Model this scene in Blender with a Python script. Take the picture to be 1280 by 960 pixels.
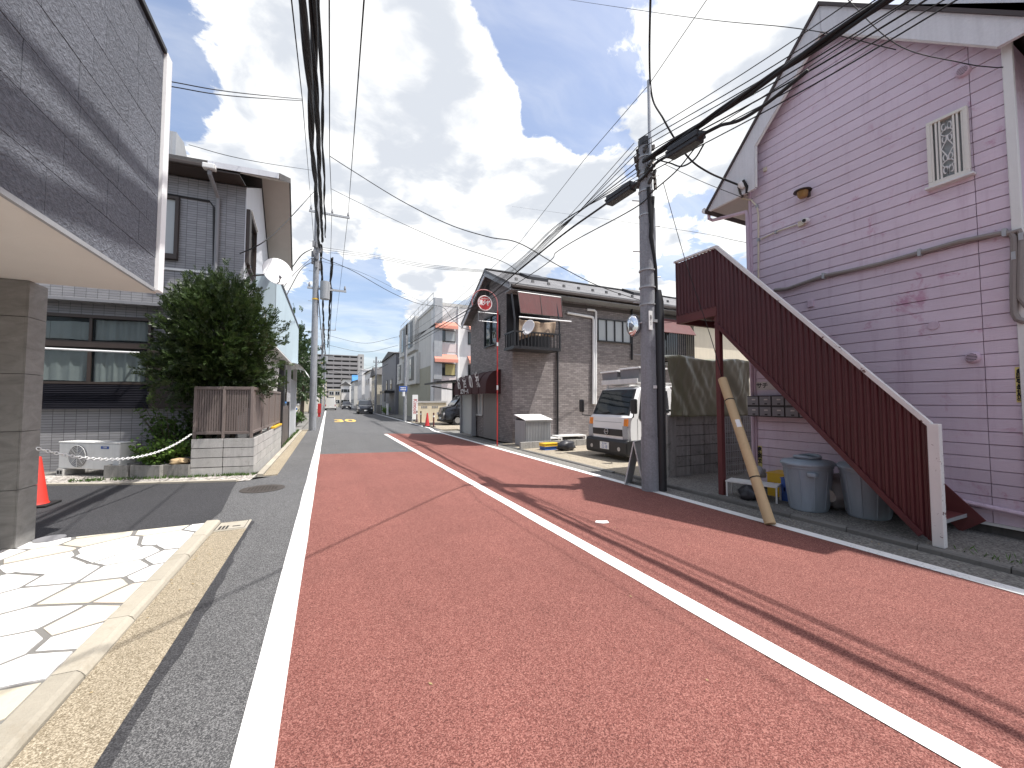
import bpy, bmesh, math, random
from mathutils import Vector, Matrix, noise as mnoise
random.seed(7)
for o in list(bpy.data.objects): bpy.data.objects.remove(o)
SC = bpy.context.scene
COL = SC.collection
R = math.radians
# ------------------------------------------------------------------ camera
F, H, VPX, HY = 490.0, 1.5, 409.4, 502.0          # pixels of the 1280x960 photograph, eye height in metres
PITCH = math.atan((HY-480)/F)
YAW = math.atan2((640-VPX)*math.cos(PITCH), F)     # the camera looks this far to the right of the street (+Y)
cam = bpy.data.cameras.new('camera'); cam.sensor_width = 36; cam.lens = 36*F/1280
cam.clip_start = .05; cam.clip_end = 2000
co = bpy.data.objects.new('camera', cam); COL.objects.link(co)
co.location = (0, 0, H); co.rotation_euler = (R(90)+PITCH, 0, -YAW)
SC.camera = co
# ------------------------------------------------------------------ light
SUN_EL, SUN_AZ = R(65), R(-34.5)                   # azimuth from +X, counter-clockwise
SC.view_settings.view_transform = 'Standard'; SC.view_settings.look = 'None'
SC.view_settings.gamma = 1; SC.view_settings.use_curve_mapping = False
SC.view_settings.exposure = 0.4
sd = Vector((math.cos(SUN_EL)*math.cos(SUN_AZ), math.cos(SUN_EL)*math.sin(SUN_AZ), math.sin(SUN_EL)))
sl = bpy.data.lights.new('sun', 'SUN'); sl.energy = 5.0; sl.angle = R(.53); sl.color = (1, .965, .92)
so = bpy.data.objects.new('sun', sl); COL.objects.link(so)
so.rotation_euler = (-sd).to_track_quat('-Z', 'Y').to_euler(); so.location = (0, 0, 30)
# ------------------------------------------------------------------ pixel -> direction (distance always from a real plane)
_f = Vector((math.sin(YAW), math.cos(YAW), 0)); _r = Vector((math.cos(YAW), -math.sin(YAW), 0)); _u = Vector((0, 0, 1))
_f3 = _f*math.cos(PITCH)+_u*math.sin(PITCH); _u3 = -_f*math.sin(PITCH)+_u*math.cos(PITCH)
EYE = Vector((0, 0, H))
def ray(u, v): return _f3+_r*((u-640)/F)+_u3*((480-v)/F)
def PZ(u, v, z=0): d = ray(u, v); return EYE+d*((z-H)/d.z)
def PX(u, v, x): d = ray(u, v); return EYE+d*(x/d.x)
def PY(u, v, y): d = ray(u, v); return EYE+d*(y/d.y)
# ------------------------------------------------------------------ node helpers
class NT:
    def __init__(s, tree): s.t = tree; s.n = tree.nodes; s.l = tree.links
    def add(s, typ, **kw):
        n = s.n.new(typ)
        for k, v in kw.items():
            if k == 'inp':
                for a, b in v.items():
                    if isinstance(b, bpy.types.NodeSocket): s.l.new(b, n.inputs[a])
                    else: n.inputs[a].default_value = b
            else: setattr(n, k, v)
        return n
    def math(s, op, a, b=0, c=None, clamp=False):
        i = {0: a, 1: b}
        if c is not None: i[2] = c
        n = s.add('ShaderNodeMath', operation=op, use_clamp=clamp, inp=i); return n.outputs[0]
    def vmath(s, op, a, b): n = s.add('ShaderNodeVectorMath', operation=op, inp={0: a, 1: b}); return n
    def mix(s, fac, a, b, mode='MIX'):
        n = s.add('ShaderNodeMix', data_type='RGBA', blend_type=mode, inp={0: fac, 6: a, 7: b}); return n.outputs[2]
    def noise(s, vec, scale, detail=4, rough=.55, dist=0):
        return s.add('ShaderNodeTexNoise', inp={'Vector': vec, 'Scale': scale, 'Detail': detail, 'Roughness': rough, 'Distortion': dist}).outputs[0]
    def ramp(s, fac, stops):
        n = s.add('ShaderNodeValToRGB', inp={0: fac}); e = n.color_ramp.elements
        while len(e) < len(stops): e.new(.5)
        for i, (p, c) in enumerate(stops):
            e[i].position = p; e[i].color = c if len(c) == 4 else (*c, 1)
        return n.outputs[0]
    def mapr(s, v, a, b, c=0, d=1, smooth=False):
        n = s.add('ShaderNodeMapRange', inp={0: v, 1: a, 2: b, 3: c, 4: d})
        if smooth: n.interpolation_type = 'SMOOTHSTEP'
        return n.outputs[0]
def c4(c): return (c[0], c[1], c[2], 1)
# ------------------------------------------------------------------ world: Nishita sky with procedural cumulus
W = bpy.data.worlds.new('World'); SC.world = W; W.use_nodes = True
t = NT(W.node_tree); t.n.clear()
sky = t.add('ShaderNodeTexSky', sky_type='NISHITA', sun_disc=False, sun_elevation=SUN_EL, sun_rotation=R(90)-SUN_AZ,
            altitude=20, air_density=1.0, dust_density=3.0, ozone_density=1.4)
tc = t.add('ShaderNodeTexCoord').outputs['Generated']
sep = t.add('ShaderNodeSeparateXYZ', inp={0: tc})
zz = t.math('ADD', t.math('MAXIMUM', sep.outputs[2], 0.0), .16)
px = t.math('DIVIDE', sep.outputs[0], zz); py = t.math('DIVIDE', sep.outputs[1], zz)
pv = t.add('ShaderNodeCombineXYZ', inp={0: px, 1: py, 2: 0.0}).outputs[0]
warp = t.add('ShaderNodeTexNoise', inp={'Vector': pv, 'Scale': 1.7, 'Detail': 3.0})
pw = t.vmath('ADD', pv, t.vmath('SCALE', t.vmath('SUBTRACT', warp.outputs[1], (.5, .5, .5)).outputs[0], (0, 0, 0)).outputs[0])
pw.inputs[1].default_value = (0, 0, 0)
sc_ = t.add('ShaderNodeVectorMath', operation='SCALE', inp={0: t.vmath('SUBTRACT', warp.outputs[1], (.5, .5, .5)).outputs[0]}); sc_.inputs[3].default_value = .35
t.l.new(sc_.outputs[0], pw.inputs[1])
pvec = pw.outputs[0]
n1 = t.noise(pvec, 2.1, 10, .60)
n2 = t.noise(pvec, 7.0, 8, .68)
dens = t.math('ADD', t.math('MULTIPLY', n1, .74), t.math('MULTIPLY', n2, .26))
def blob(u, v, r0, amt):
    global dens
    d = ray(u, v).normalized()
    dt = t.vmath('DOT_PRODUCT', tc, tuple(d)).outputs['Value']
    w = t.mapr(dt, math.cos(R(r0)), 1.0, 0, amt, True)
    dens = t.math('ADD', dens, w)
CLOUDS = [(330,120,13,.16),(430,120,16,.22),(520,150,14,.20),(560,60,12,.16),(610,230,15,.2),(700,270,12,.16),(470,260,14,.14),
          (880,60,16,.12),(780,310,9,.15),(260,210,8,.12),(880,250,10,.14),(960,60,10,.14),(540,350,8,.12),
          (235,60,10,-.2),(215,130,7,-.15),(655,75,10,-.16),(740,60,10,-.10),(560,120,12,.12),(300,60,9,.1),(640,290,10,.12),(800,90,9,.1),(690,170,7,-.14),(570,285,7,-.13),(445,385,9,-.16),(640,20,8,-.14),
          (850,300,8,-.1),(800,150,8,-.08),(430,420,10,-.1),(340,330,7,.12)]
for b in CLOUDS: blob(*b)
cl = t.mapr(dens, .50, .56, 0, 1, True)
wisp = t.mapr(t.noise(t.vmath('MULTIPLY', pvec, (1.0, 2.2, 1.0)).outputs[0], 1.1, 6, .6), .36, .75, .06, .5, True)
cov = t.math('MAXIMUM', cl, wisp)
shade = t.mapr(t.math('ADD', t.noise(pvec, 3.1, 6, .55), t.mapr(dens, .56, .86, 0, -.10)), .33, .50, 0, 1, True)
ccol = t.mix(shade, (5.2, 5.5, 6.0, 1), (8.6, 8.6, 8.5, 1))
skyc = t.mix(1.0, sky.outputs[0], (1.62, 1.60, 1.62, 1), 'MULTIPLY')
allc = t.mix(cov, skyc, ccol)
bg = t.add('ShaderNodeBackground', inp={0: allc, 1: .11})
t.l.new(bg.outputs[0], t.add('ShaderNodeOutputWorld').inputs[0])
# ------------------------------------------------------------------ materials
MATS = {}
def newmat(name):
    m = bpy.data.materials.new(name); m.use_nodes = True; m.node_tree.nodes.clear()
    k = NT(m.node_tree); k.bs = k.add('ShaderNodeBsdfPrincipled'); k.out = k.add('ShaderNodeOutputMaterial')
    k.l.new(k.bs.outputs[0], k.out.inputs[0]); k.pos = k.add('ShaderNodeNewGeometry').outputs['Position']
    MATS[name] = m; return k, m
def setc(k, col, rough=None, bump=None, bdist=.01, bstr=1.0):
    k.l.new(col, k.bs.inputs['Base Color'])
    if rough is not None:
        if isinstance(rough, bpy.types.NodeSocket): k.l.new(rough, k.bs.inputs['Roughness'])
        else: k.bs.inputs['Roughness'].default_value = rough
    if bump is not None:
        b = k.add('ShaderNodeBump', inp={'Height': bump, 'Distance': bdist, 'Strength': bstr}); k.l.new(b.outputs[0], k.bs.inputs['Normal'])
def mat(name, col, rough=.6, var=.12, scale=2.5, fine=.06, fscale=35, bump=0.0, bscale=60, metal=0.0, streak=0.0, rnd=0.0, dirt=None, dirtamt=.0, spec=.5):
    """paint / stone / metal with blotches, fine grain, vertical run marks and per-object variation"""
    k, m = newmat(name)
    a = k.noise(k.pos, scale, 5, .6); b = k.noise(k.pos, fscale, 3, .6)
    f = k.math('ADD', k.math('MULTIPLY_ADD', a, 2*var, 1-var), k.math('MULTIPLY_ADD', b, 2*fine, -fine))
    if streak:
        sv = k.vmath('MULTIPLY', k.pos, (7.0, 7.0, .35)).outputs[0]
        s = k.mapr(k.noise(sv, 1.6, 5, .65), .45, .75, 1, 1-streak)
        f = k.math('MULTIPLY', f, s)
    if rnd:
        oi = k.add('ShaderNodeObjectInfo').outputs['Random']
        f = k.math('MULTIPLY', f, k.math('MULTIPLY_ADD', oi, 2*rnd, 1-rnd))
    c = k.mix(1.0, c4(col), k.add('ShaderNodeCombineColor', inp={0: f, 1: f, 2: f}).outputs[0], 'MULTIPLY')
    if dirt is not None:
        dm = k.mapr(k.noise(k.pos, scale*1.9, 7, .7), .52, .72, 0, dirtamt, True)
        c = k.mix(dm, c, c4(dirt))
    rr = k.math('MULTIPLY_ADD', a, .2, rough-.1, clamp=True)
    setc(k, c, rr, k.noise(k.pos, bscale, 4, .6) if bump else None, bump)
    k.bs.inputs['Metallic'].default_value = metal
    k.bs.inputs['Specular IOR Level'].default_value = spec
    return m
def asphalt(name, base, light, dark, gscale=170, patch=.2, bump=.004, stain=(.03,.03,.03), rough=.9):
    k, m = newmat(name)
    vor = k.add('ShaderNodeTexVoronoi', inp={'Vector': k.pos, 'Scale': gscale}).outputs['Color']
    g = k.add('ShaderNodeSeparateColor', inp={0: vor}).outputs[0]
    g2 = k.noise(k.pos, gscale*.55, 3, .7)
    gr = k.math('MULTIPLY_ADD', g2, .55, k.math('MULTIPLY', g, .5))
    c = k.ramp(gr, [(.22, dark), (.5, base), (.78, light)])
    big = k.noise(k.pos, .55, 6, .62); mid = k.noise(k.pos, 2.6, 5, .6)
    wear = k.vmath('MULTIPLY', k.pos, (1.6, .09, 1)).outputs[0]
    tr = k.noise(wear, 1.3, 4, .6)
    f = k.math('ADD', k.math('MULTIPLY_ADD', big, 2*patch, 1-patch), k.math('MULTIPLY_ADD', tr, patch*1.4, -.7*patch))
    f = k.math('ADD', f, k.math('MULTIPLY_ADD', mid, patch*.7, -.35*patch))
    c = k.mix(1.0, c, k.add('ShaderNodeCombineColor', inp={0: f, 1: f, 2: f}).outputs[0], 'MULTIPLY')
    st = k.mapr(k.noise(k.pos, 1.7, 8, .7, .6), .63, .74, 0, .35, True)
    c = k.mix(st, c, c4(stain))
    crk = k.add('ShaderNodeTexVoronoi', feature='DISTANCE_TO_EDGE', inp={'Vector': k.vmath('ADD', k.pos, k.vmath('MULTIPLY', k.add('ShaderNodeTexNoise', inp={'Vector': k.pos, 'Scale': 2.2, 'Detail': 5.0}).outputs[1], (.7, .7, 0)).outputs[0]).outputs[0], 'Scale': .33}).outputs['Distance']
    cm = k.math('MULTIPLY', k.mapr(crk, 0, .006, .28, 0), k.mapr(big, .48, .56, 0, 1))
    c = k.mix(cm, c, c4(stain))
    setc(k, c, rough, gr, bump)
    k.bs.inputs['Specular IOR Level'].default_value = .35
    return m
asphalt('red_asphalt', (.180,.061,.050), (.345,.158,.130), (.074,.024,.020), 210, .24, .004, (.10,.04,.035))
asphalt('grey_asphalt', (.078,.078,.080), (.21,.21,.21), (.026,.026,.028), 200, .2, .003)
asphalt('dark_asphalt', (.035,.035,.038), (.075,.075,.08), (.016,.016,.018), 190, .2, .003)
asphalt('aggregate_concrete', (.265,.222,.155), (.48,.42,.32), (.12,.095,.06), 190, .14, .005, (.2,.16,.1))
asphalt('ground_concrete', (.17,.165,.15), (.27,.26,.24), (.10,.095,.09), 60, .3, .004, (.08,.075,.06))
asphalt('tan_concrete', (.30,.26,.195), (.42,.37,.30), (.19,.16,.115), 60, .25, .003, (.20,.17,.12))
asphalt('old_concrete', (.155,.148,.135), (.24,.23,.21), (.07,.066,.06), 70, .35, .004, (.045,.045,.03))
asphalt('gravel', (.33,.30,.27), (.6,.57,.52), (.08,.07,.06), 28, .2, .03, (.1,.09,.07))
def linepaint(name, col):
    k, m = newmat(name)
    chip = k.math('MULTIPLY', k.mapr(k.noise(k.pos, 34, 6, .75), .56, .66, 0, 1, True), k.mapr(k.noise(k.pos, 1.1, 3), .42, .62, .05, 1.0, True))
    v = k.math('MULTIPLY_ADD', k.noise(k.pos, 3, 6, .65), .34, .82)
    c = k.mix(1.0, c4(col), k.add('ShaderNodeCombineColor', inp={0: v, 1: v, 2: v}).outputs[0], 'MULTIPLY')
    setc(k, k.mix(chip, c, (.16,.15,.14,1)), .75, k.noise(k.pos, 120, 3), .003)
    return m
linepaint('white_line', (.80,.80,.78)); linepaint('yellow_line', (.75,.50,.12))
# ------------------------------------------------------------------ mesh builder
class MB:
    def __init__(s): s.v = []; s.f = []
    def add(s, vs, fs):
        b = len(s.v); s.v += [tuple(x) for x in vs]; s.f += [tuple(i+b for i in f) for f in fs]; return s
    def box(s, x0, x1, y0, y1, z0, z1):
        if x0 > x1: x0, x1 = x1, x0
        if y0 > y1: y0, y1 = y1, y0
        if z0 > z1: z0, z1 = z1, z0
        return s.add([(x0,y0,z0),(x1,y0,z0),(x1,y1,z0),(x0,y1,z0),(x0,y0,z1),(x1,y0,z1),(x1,y1,z1),(x0,y1,z1)],
                     [(0,3,2,1),(4,5,6,7),(0,1,5,4),(1,2,6,5),(2,3,7,6),(3,0,4,7)])
    def beam(s, a, b, w, h, up=(0,0,1)):
        """box section w x h from a to b"""
        a = Vector(a); b = Vector(b); d = (b-a).normalized(); upv = Vector(up)
        if abs(d.dot(upv)) > .99: upv = Vector((0,1,0))
        sx = d.cross(upv).normalized()*(w/2); sz = sx.cross(d).normalized()*(h/2)
        vs = [p+i*sx+j*sz for p in (a,b) for i,j in ((-1,-1),(1,-1),(1,1),(-1,1))]
        return s.add(vs, [(3,2,1,0),(4,5,6,7),(0,1,5,4),(1,2,6,5),(2,3,7,6),(3,0,4,7)])
    def prism(s, poly, ax, a, b):
        """2-d polygon extruded along axis ax from a to b; poly is (y,z) for x, (x,z) for y, (x,y) for z"""
        n = len(poly)
        def P(p, q): return {'x': (q,p[0],p[1]), 'y': (p[0],q,p[1]), 'z': (p[0],p[1],q)}[ax]
        area = sum(poly[i][0]*poly[(i+1)%n][1]-poly[(i+1)%n][0]*poly[i][1] for i in range(n))
        if (area < 0) ^ (ax == 'y') ^ (b < a): poly = poly[::-1]
        vs = [P(p,a) for p in poly]+[P(p,b) for p in poly]
        return s.add(vs, [tuple(range(n))[::-1], tuple(range(n,2*n))]+[(i,(i+1)%n,(i+1)%n+n,i+n) for i in range(n)])
    def tube(s, pts, r, n=8, caps=True):
        pts = [Vector(p) for p in pts]; m = len(pts)
        rs = r if isinstance(r, (list,tuple)) else [r]*m
        vs = []; prev = None
        for i, p in enumerate(pts):
            d = (pts[min(i+1,m-1)]-pts[max(i-1,0)]).normalized()
            if prev is None:
                a = Vector((0,0,1)) if abs(d.z) < .9 else Vector((1,0,0)); prev = d.cross(a).normalized()
            prev = (prev-d*prev.dot(d)).normalized(); q = d.cross(prev)
            vs += [p+(prev*math.cos(2*math.pi*j/n)+q*math.sin(2*math.pi*j/n))*rs[i] for j in range(n)]
        fs = [(i*n+j, i*n+(j+1)%n, (i+1)*n+(j+1)%n, (i+1)*n+j) for i in range(m-1) for j in range(n)]
        if caps: fs += [tuple(range(n))[::-1], tuple(range((m-1)*n, m*n))]
        return s.add(vs, fs)
    def cyl(s, a, b, r0, r1=None, n=16): return s.tube([a,b], [r0, r0 if r1 is None else r1], n)
    def lathe(s, prof, c, n=20, sx=1, sy=1):
        m = len(prof); vs = [(c[0]+r*math.cos(2*math.pi*j/n)*sx, c[1]+r*math.sin(2*math.pi*j/n)*sy, c[2]+z) for r,z in prof for j in range(n)]
        fs = [(i*n+j, i*n+(j+1)%n, (i+1)*n+(j+1)%n, (i+1)*n+j) for i in range(m-1) for j in range(n)]
        return s.add(vs, fs+[tuple(range(n))[::-1], tuple(range((m-1)*n, m*n))])
    def sheet(s, poly, z): return s.add([(x,y,z) for x,y in poly], [tuple(range(len(poly)))])
    def xf(s, M): s.v = [tuple(M @ Vector(p)) for p in s.v]; return s
    def build(s, name, material, parent=None, local=False, smooth=False, bevel=0, org=None):
        if parent is not None and not local:
            o = parent['_o']
        elif org is not None: o = org
        else: o = (0,0,0)
        if parent is None and org is None and s.v:
            xs, ys, zs = zip(*s.v); o = ((min(xs)+max(xs))/2, (min(ys)+max(ys))/2, min(zs))
        me = bpy.data.meshes.new(name)
        me.from_pydata([(x-o[0],y-o[1],z-o[2]) for x,y,z in s.v], [], s.f)
        bm = bmesh.new(); bm.from_mesh(me); bmesh.ops.recalc_face_normals(bm, faces=bm.faces); bm.to_mesh(me); bm.free()
        if smooth:
            for p in me.polygons: p.use_smooth = True
            if smooth != 'all': me.set_sharp_from_angle(angle=R(38))
        me.materials.append(MATS[material] if isinstance(material, str) else material)
        ob = bpy.data.objects.new(name, me); COL.objects.link(ob)
        if parent is not None: ob.parent = parent; ob['_o'] = parent['_o']
        else: ob.location = o; ob['_o'] = o
        if bevel:
            b = ob.modifiers.new('bevel', 'BEVEL'); b.width = bevel; b.segments = 2; b.limit_method = 'ANGLE'; b.angle_limit = R(40)
        return ob
def tag(o, label, cat, group=None):
    o['label'] = label; o['category'] = cat
    if group: o['group'] = group
    return o
def thing(name, label, cat, loc=(0,0,0), rotz=0, group=None):
    o = bpy.data.objects.new(name, None); COL.objects.link(o); o.empty_display_size = .1
    o.location = loc; o.rotation_euler = (0,0,rotz); o['_o'] = (tuple(loc) if not rotz else (0,0,0))
    return tag(o, label, cat, group)
def struct(o): o['kind'] = 'structure'; return o
def stuff(o): o['kind'] = 'stuff'; return o
def part(name, me, mt, parent, loc=(0,0,0), rot=(0,0,0), scale=(1,1,1)):
    """shared-mesh piece"""
    o = bpy.data.objects.new(name, me); COL.objects.link(o); o.parent = parent
    b = parent['_o']; o.location = (loc[0]-b[0], loc[1]-b[1], loc[2]-b[2]); o.rotation_euler = rot; o.scale = scale; o['_o'] = b
    return o
def mesh_of(mb, name, mt, smooth=False):
    o = mb.build(name, mt, org=(0,0,0), smooth=smooth); me = o.data; bpy.data.objects.remove(o); return me
def copy_tree(o, loc=None, rotz=None, parent=None, label=None):
    c = o.copy(); COL.objects.link(c); c.parent = parent
    if loc is not None: c.location = loc
    if rotz is not None: c.rotation_euler = (0,0,rotz)
    if label: c['label'] = label
    for ch in list(o.children): copy_tree(ch, parent=c)
    return c
def text(name, s, size, mt, parent, M, depth=.003, xs=1.0, vertical=False, local=False, bold=0):
    """flat lettering as a thin mesh; M maps text space (x right, y up) to the world"""
    cu = bpy.data.curves.new(name, 'FONT'); cu.body = '\n'.join(s) if vertical else s
    cu.size = size; cu.extrude = depth; cu.align_x = 'CENTER'; cu.align_y = 'CENTER'; cu.offset = bold
    if vertical: cu.space_line = .78
    tmp = bpy.data.objects.new(name, cu); COL.objects.link(tmp)
    dg = bpy.context.evaluated_depsgraph_get(); me = bpy.data.meshes.new_from_object(tmp.evaluated_get(dg))
    bpy.data.objects.remove(tmp); bpy.data.curves.remove(cu)
    me.transform(M @ Matrix.Diagonal((xs,1,1,1)))
    me.materials.clear(); me.materials.append(MATS[mt])
    o = bpy.data.objects.new(name, me); COL.objects.link(o)
    if parent is not None:
        o.parent = parent; b = parent['_o']; o['_o'] = b
        if not local: me.transform(Matrix.Translation((-b[0],-b[1],-b[2])))
    return o
def frame(origin, right, up):
    """matrix with text x along right, y along up"""
    r = Vector(right).normalized(); u = Vector(up).normalized(); n = r.cross(u)
    return Matrix(((r.x,u.x,n.x,origin[0]),(r.y,u.y,n.y,origin[1]),(r.z,u.z,n.z,origin[2]),(0,0,0,1)))
# ================================================================== plain materials
mat('white_paint', (.72,.72,.70), .45, .08, 3, .03, streak=.12)
mat('white_clean', (.80,.80,.79), .35, .04, 3, .02)
mat('cream', (.62,.56,.44), .7, .08, 3, .05, streak=.1)
mat('black_metal', (.015,.015,.017), .4, .2, 3)
mat('black_rubber', (.012,.012,.013), .75, .2, 4)
mat('black_plastic', (.02,.02,.022), .5, .15, 4)
mat('dark_brown', (.045,.032,.026), .5, .2, 4, streak=.2)
mat('brown_alu', (.19,.155,.14), .45, .08, 3, .03, streak=.1)
mat('steel', (.45,.46,.47), .35, .15, 4, metal=.8)
mat('galvanised', (.40,.41,.42), .5, .2, 5, metal=.4, streak=.15)
mat('grey_paint', (.30,.31,.32), .5, .1, 3, streak=.15)
mat('mid_grey', (.22,.22,.23), .6, .1, 3, streak=.12)
mat('pole_concrete', (.27,.28,.30), .85, .14, 2.2, .34, 34, .004, 90, streak=.25, dirt=(.13,.13,.14), dirtamt=.5)
mat('mortar', (.16,.155,.145), .9, .2, 4, .2, 60, .003)
mat('kerb_concrete', (.36,.33,.27), .85, .14, 3, .12, 50, .003, 120, rnd=.1, dirt=(.25,.21,.15), dirtamt=.4)
mat('kerb_dark', (.15,.145,.135), .85, .2, 3, .15, 50, .004, 120, rnd=.15, dirt=(.05,.05,.04), dirtamt=.6)
mat('block_light', (.46,.45,.43), .9, .12, 5, .22, 55, .006, 80, rnd=.08, streak=.18, dirt=(.22,.21,.18), dirtamt=.45)
mat('block_dark', (.30,.29,.27), .9, .2, 4, .2, 50, .006, 80, rnd=.12, streak=.4, dirt=(.06,.06,.05), dirtamt=.6)
mat('iron', (.075,.065,.058), .6, .25, 8, .2, 60, metal=.4)
mat('red_plastic', (.62,.045,.03), .45, .1, 4)
mat('red_paint', (.45,.03,.03), .4, .12, 4, streak=.1)
mat('blue_plastic', (.03,.10,.36), .4, .1, 4)
mat('yellow_plastic', (.75,.45,.03), .45, .08, 4)
mat('orange', (.8,.25,.03), .35, .08, 4)
mat('rubber_grey', (.2,.2,.2), .8, .1, 4)
mat('text_black', (.02,.02,.02), .7, .05); mat('text_white', (.78,.78,.76), .6, .04); mat('text_red', (.5,.05,.06), .6, .04); mat('text_blue', (.04,.10,.35), .6, .04)
def glassmat(name, tint=(.02,.025,.028), trans=.0, rough=.03):
    k, m = newmat(name)
    k.bs.inputs['Base Color'].default_value = c4(tint); k.bs.inputs['Roughness'].default_value = rough
    k.bs.inputs['IOR'].default_value = 1.5; k.bs.inputs['Specular IOR Level'].default_value = .8
    b = k.add('ShaderNodeBump', inp={'Height': k.noise(k.pos, 1.6, 2), 'Distance': .02, 'Strength': .25 if rough > .1 or not trans else .05}); k.l.new(b.outputs[0], k.bs.inputs['Normal'])
    if trans:
        tr = k.add('ShaderNodeBsdfTransparent', inp={0: (.8,.84,.84,1)}); mx = k.add('ShaderNodeMixShader', inp={0: trans})
        k.l.new(k.bs.outputs[0], mx.inputs[1]); k.l.new(tr.outputs[0], mx.inputs[2]); k.l.new(mx.outputs[0], k.out.inputs[0])
    return m
glassmat('glass_dark'); glassmat('glass_clear', (.02,.024,.026), .82); glassmat('glass_frosted', (.36,.38,.38), 0, .35); glassmat('windscreen', (.015,.022,.024), .6)
def curtain(name, col):
    k, m = newmat(name)
    v = k.math('MULTIPLY_ADD', k.noise(k.pos, 3, 3), .3, .85)
    c = k.mix(1.0, c4(col), k.add('ShaderNodeCombineColor', inp={0: v, 1: v, 2: v}).outputs[0], 'MULTIPLY'); setc(k, c, .9)
    return m
curtain('curtain', (.75,.74,.72)); curtain('tarp_brown', (.32,.24,.17))
# ================================================================== ground and street
m = MB().sheet([(-400,-120),(400,-120),(400,700),(-400,700)], -.06); struct(m.build('ground', 'ground_concrete'))
def strip(x0, x1, y0, y1, z, n=1): return MB().sheet([(x0,y0),(x1,y0),(x1,y1),(x0,y1)], z)
struct(MB().sheet([(-.86,-14),(5.52,-14),(5.52,20),(5.85,60),(6.0,140),(-.9,140),(-.9,9.3),(-1.5,8.85),(-1.32,5.95),(-.86,5.95)], 0).build('road', 'grey_asphalt'))
struct(MB().sheet([(-.2,-14),(4.95,-14),(4.95,17.75),(4.6,17.85),(2.45,19.3),(2.45,11.95),(-.2,12.5)], .004).build('red_road_surface', 'red_asphalt'))
def marking(poly, mt='white_line', name='road_marking'): return struct(MB().sheet(poly, .009).build(name, mt))
def wob(x, y0, y1, step, amp):
    n = int((y1-y0)/step); return [(x+random.uniform(-amp,amp), y0+(y1-y0)*i/n) for i in range(n+1)]
marking(wob(-.168,-14,70,.7,.004)+wob(-.332,-14,70,.7,.004)[::-1])
marking(wob(2.515,-14,18.9,.5,.005)+wob(2.365,-14,18.8,.5,.005)[::-1])
marking(wob(5.035,-14,20,.7,.004)+[(5.32,22),(5.6,60)]+[(5.46,60),(5.18,22)]+wob(4.885,-14,20,.7,.004)[::-1])
o = text('road_marking', '30', 1.5, 'yellow_line', None, Matrix.Translation((1.25,33.4,.011)) @ Matrix.Diagonal((.95,4.1,1,1)), .0005, 1.15, bold=.03); struct(o)
# the chalky white scrap on the right lane
tag(MB().prism([(3.02,4.01),(3.08,3.94),(3.17,3.93),(3.2,4.0),(3.13,4.03),(3.07,4.06)], 'z', .005, .012).build('paper_scrap', 'text_white'), 'small flattened white scrap of paper lying on the red lane', 'litter')
# darker re-laid strip where the shoulder meets the gutter
struct(MB().sheet(wob(-.838,-6,5.9,.10,.004)+[(x+.014*math.sin(y*2.1)-.02*max(0,y-3.5)*.6,y) for x,y in wob(-.765,-6,5.9,.10,.012)][::-1], .003).build('road_seam', 'dark_asphalt'))
# manhole
mh = thing('manhole_cover', 'round ribbed iron manhole cover in the grey shoulder beside the driveway', 'manhole', (-.98,8.0,0))
MB().lathe([(.33,.001),(.335,.006),(.30,.007)], (-.98,8.0,0), 32).build('rim', 'iron', mh, smooth=True)
m = MB().lathe([(.29,.002),(.29,.0065)], (-.98,8.0,0), 32)
for i in range(-5,6):
    for j in range(-5,6):
        if i*i+j*j < 25: m.box(-.98+i*.05-.016, -.98+i*.05+.016, 8+j*.05-.016, 8+j*.05+.016, .006, .010)
m.build('lid', 'iron', mh)
# left gutter with kerb
gut = struct(MB().sheet([(-1.32,-6),(-.83,-6),(-.83,5.62),(-1.32,5.62)], -.012).build('gutter', 'kerb_dark'))
kprof = [(-1.30,-.03),(-1.165,-.03),(-1.165,.012),(-1.178,.035),(-1.20,.048),(-1.30,.05)]
for i in range(20):
    y0 = 5.98-(i+1)*.6
    MB().prism([(x+random.uniform(-.004,.004),z) for x,z in kprof], 'y', y0+.003, y0+.597).build('kerb_stone', 'kerb_concrete', gut)
for i in range(6):
    y0 = 5.6-(i+1)*1.8
    MB().prism([(-1.163,-.03),(-.84,-.03),(-.84,.004),(-1.163,-.002)], 'y', y0+.002, y0+1.798).build('gutter_slab', 'aggregate_concrete', gut)
pit = thing('drain_inlet', 'concrete drain inlet with slotted lid closing the kerb gutter at the driveway', 'drain', (-1.0,5.8,0))
m = MB().box(-1.163,-.84,5.605,5.97,-.03,.010); m.build('lid', 'kerb_concrete', pit, bevel=.006)
m = MB()
for i in range(3): m.box(-1.13+i*.035, -1.11+i*.035, 5.65, 5.78, .0105, .013)
m.box(-1.0,-.92,5.72,5.745,.0105,.013); m.box(-1.16,-1.155,5.62,5.96,.0105,.0125); m.box(-.87,-.865,5.62,5.96,.0105,.0125); m.box(-1.15,-.87,5.625,5.63,.0105,.0125); m.box(-1.15,-.87,5.945,5.95,.0105,.0125)
m.build('slot', 'black_rubber', pit)
# second gutter beyond the driveway
gut2 = struct(MB().sheet([(-1.30,9.4),(-.88,9.3),(-.88,24),(-1.30,24)], -.014).build('gutter', 'kerb_dark'))
for i in range(24):
    y0 = 9.42+i*.6
    MB().prism([(-1.26,-.03),(-1.16,-.03),(-1.16,.03),(-1.26,.045)], 'y', y0+.004, y0+.596).build('kerb_stone', 'kerb_concrete', gut2)
    MB().prism([(-1.155,-.03),(-.9,-.03),(-.9,.006),(-1.155,.0)], 'y', y0+.004, y0+.596).build('gutter_slab', 'aggregate_concrete', gut2)
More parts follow.
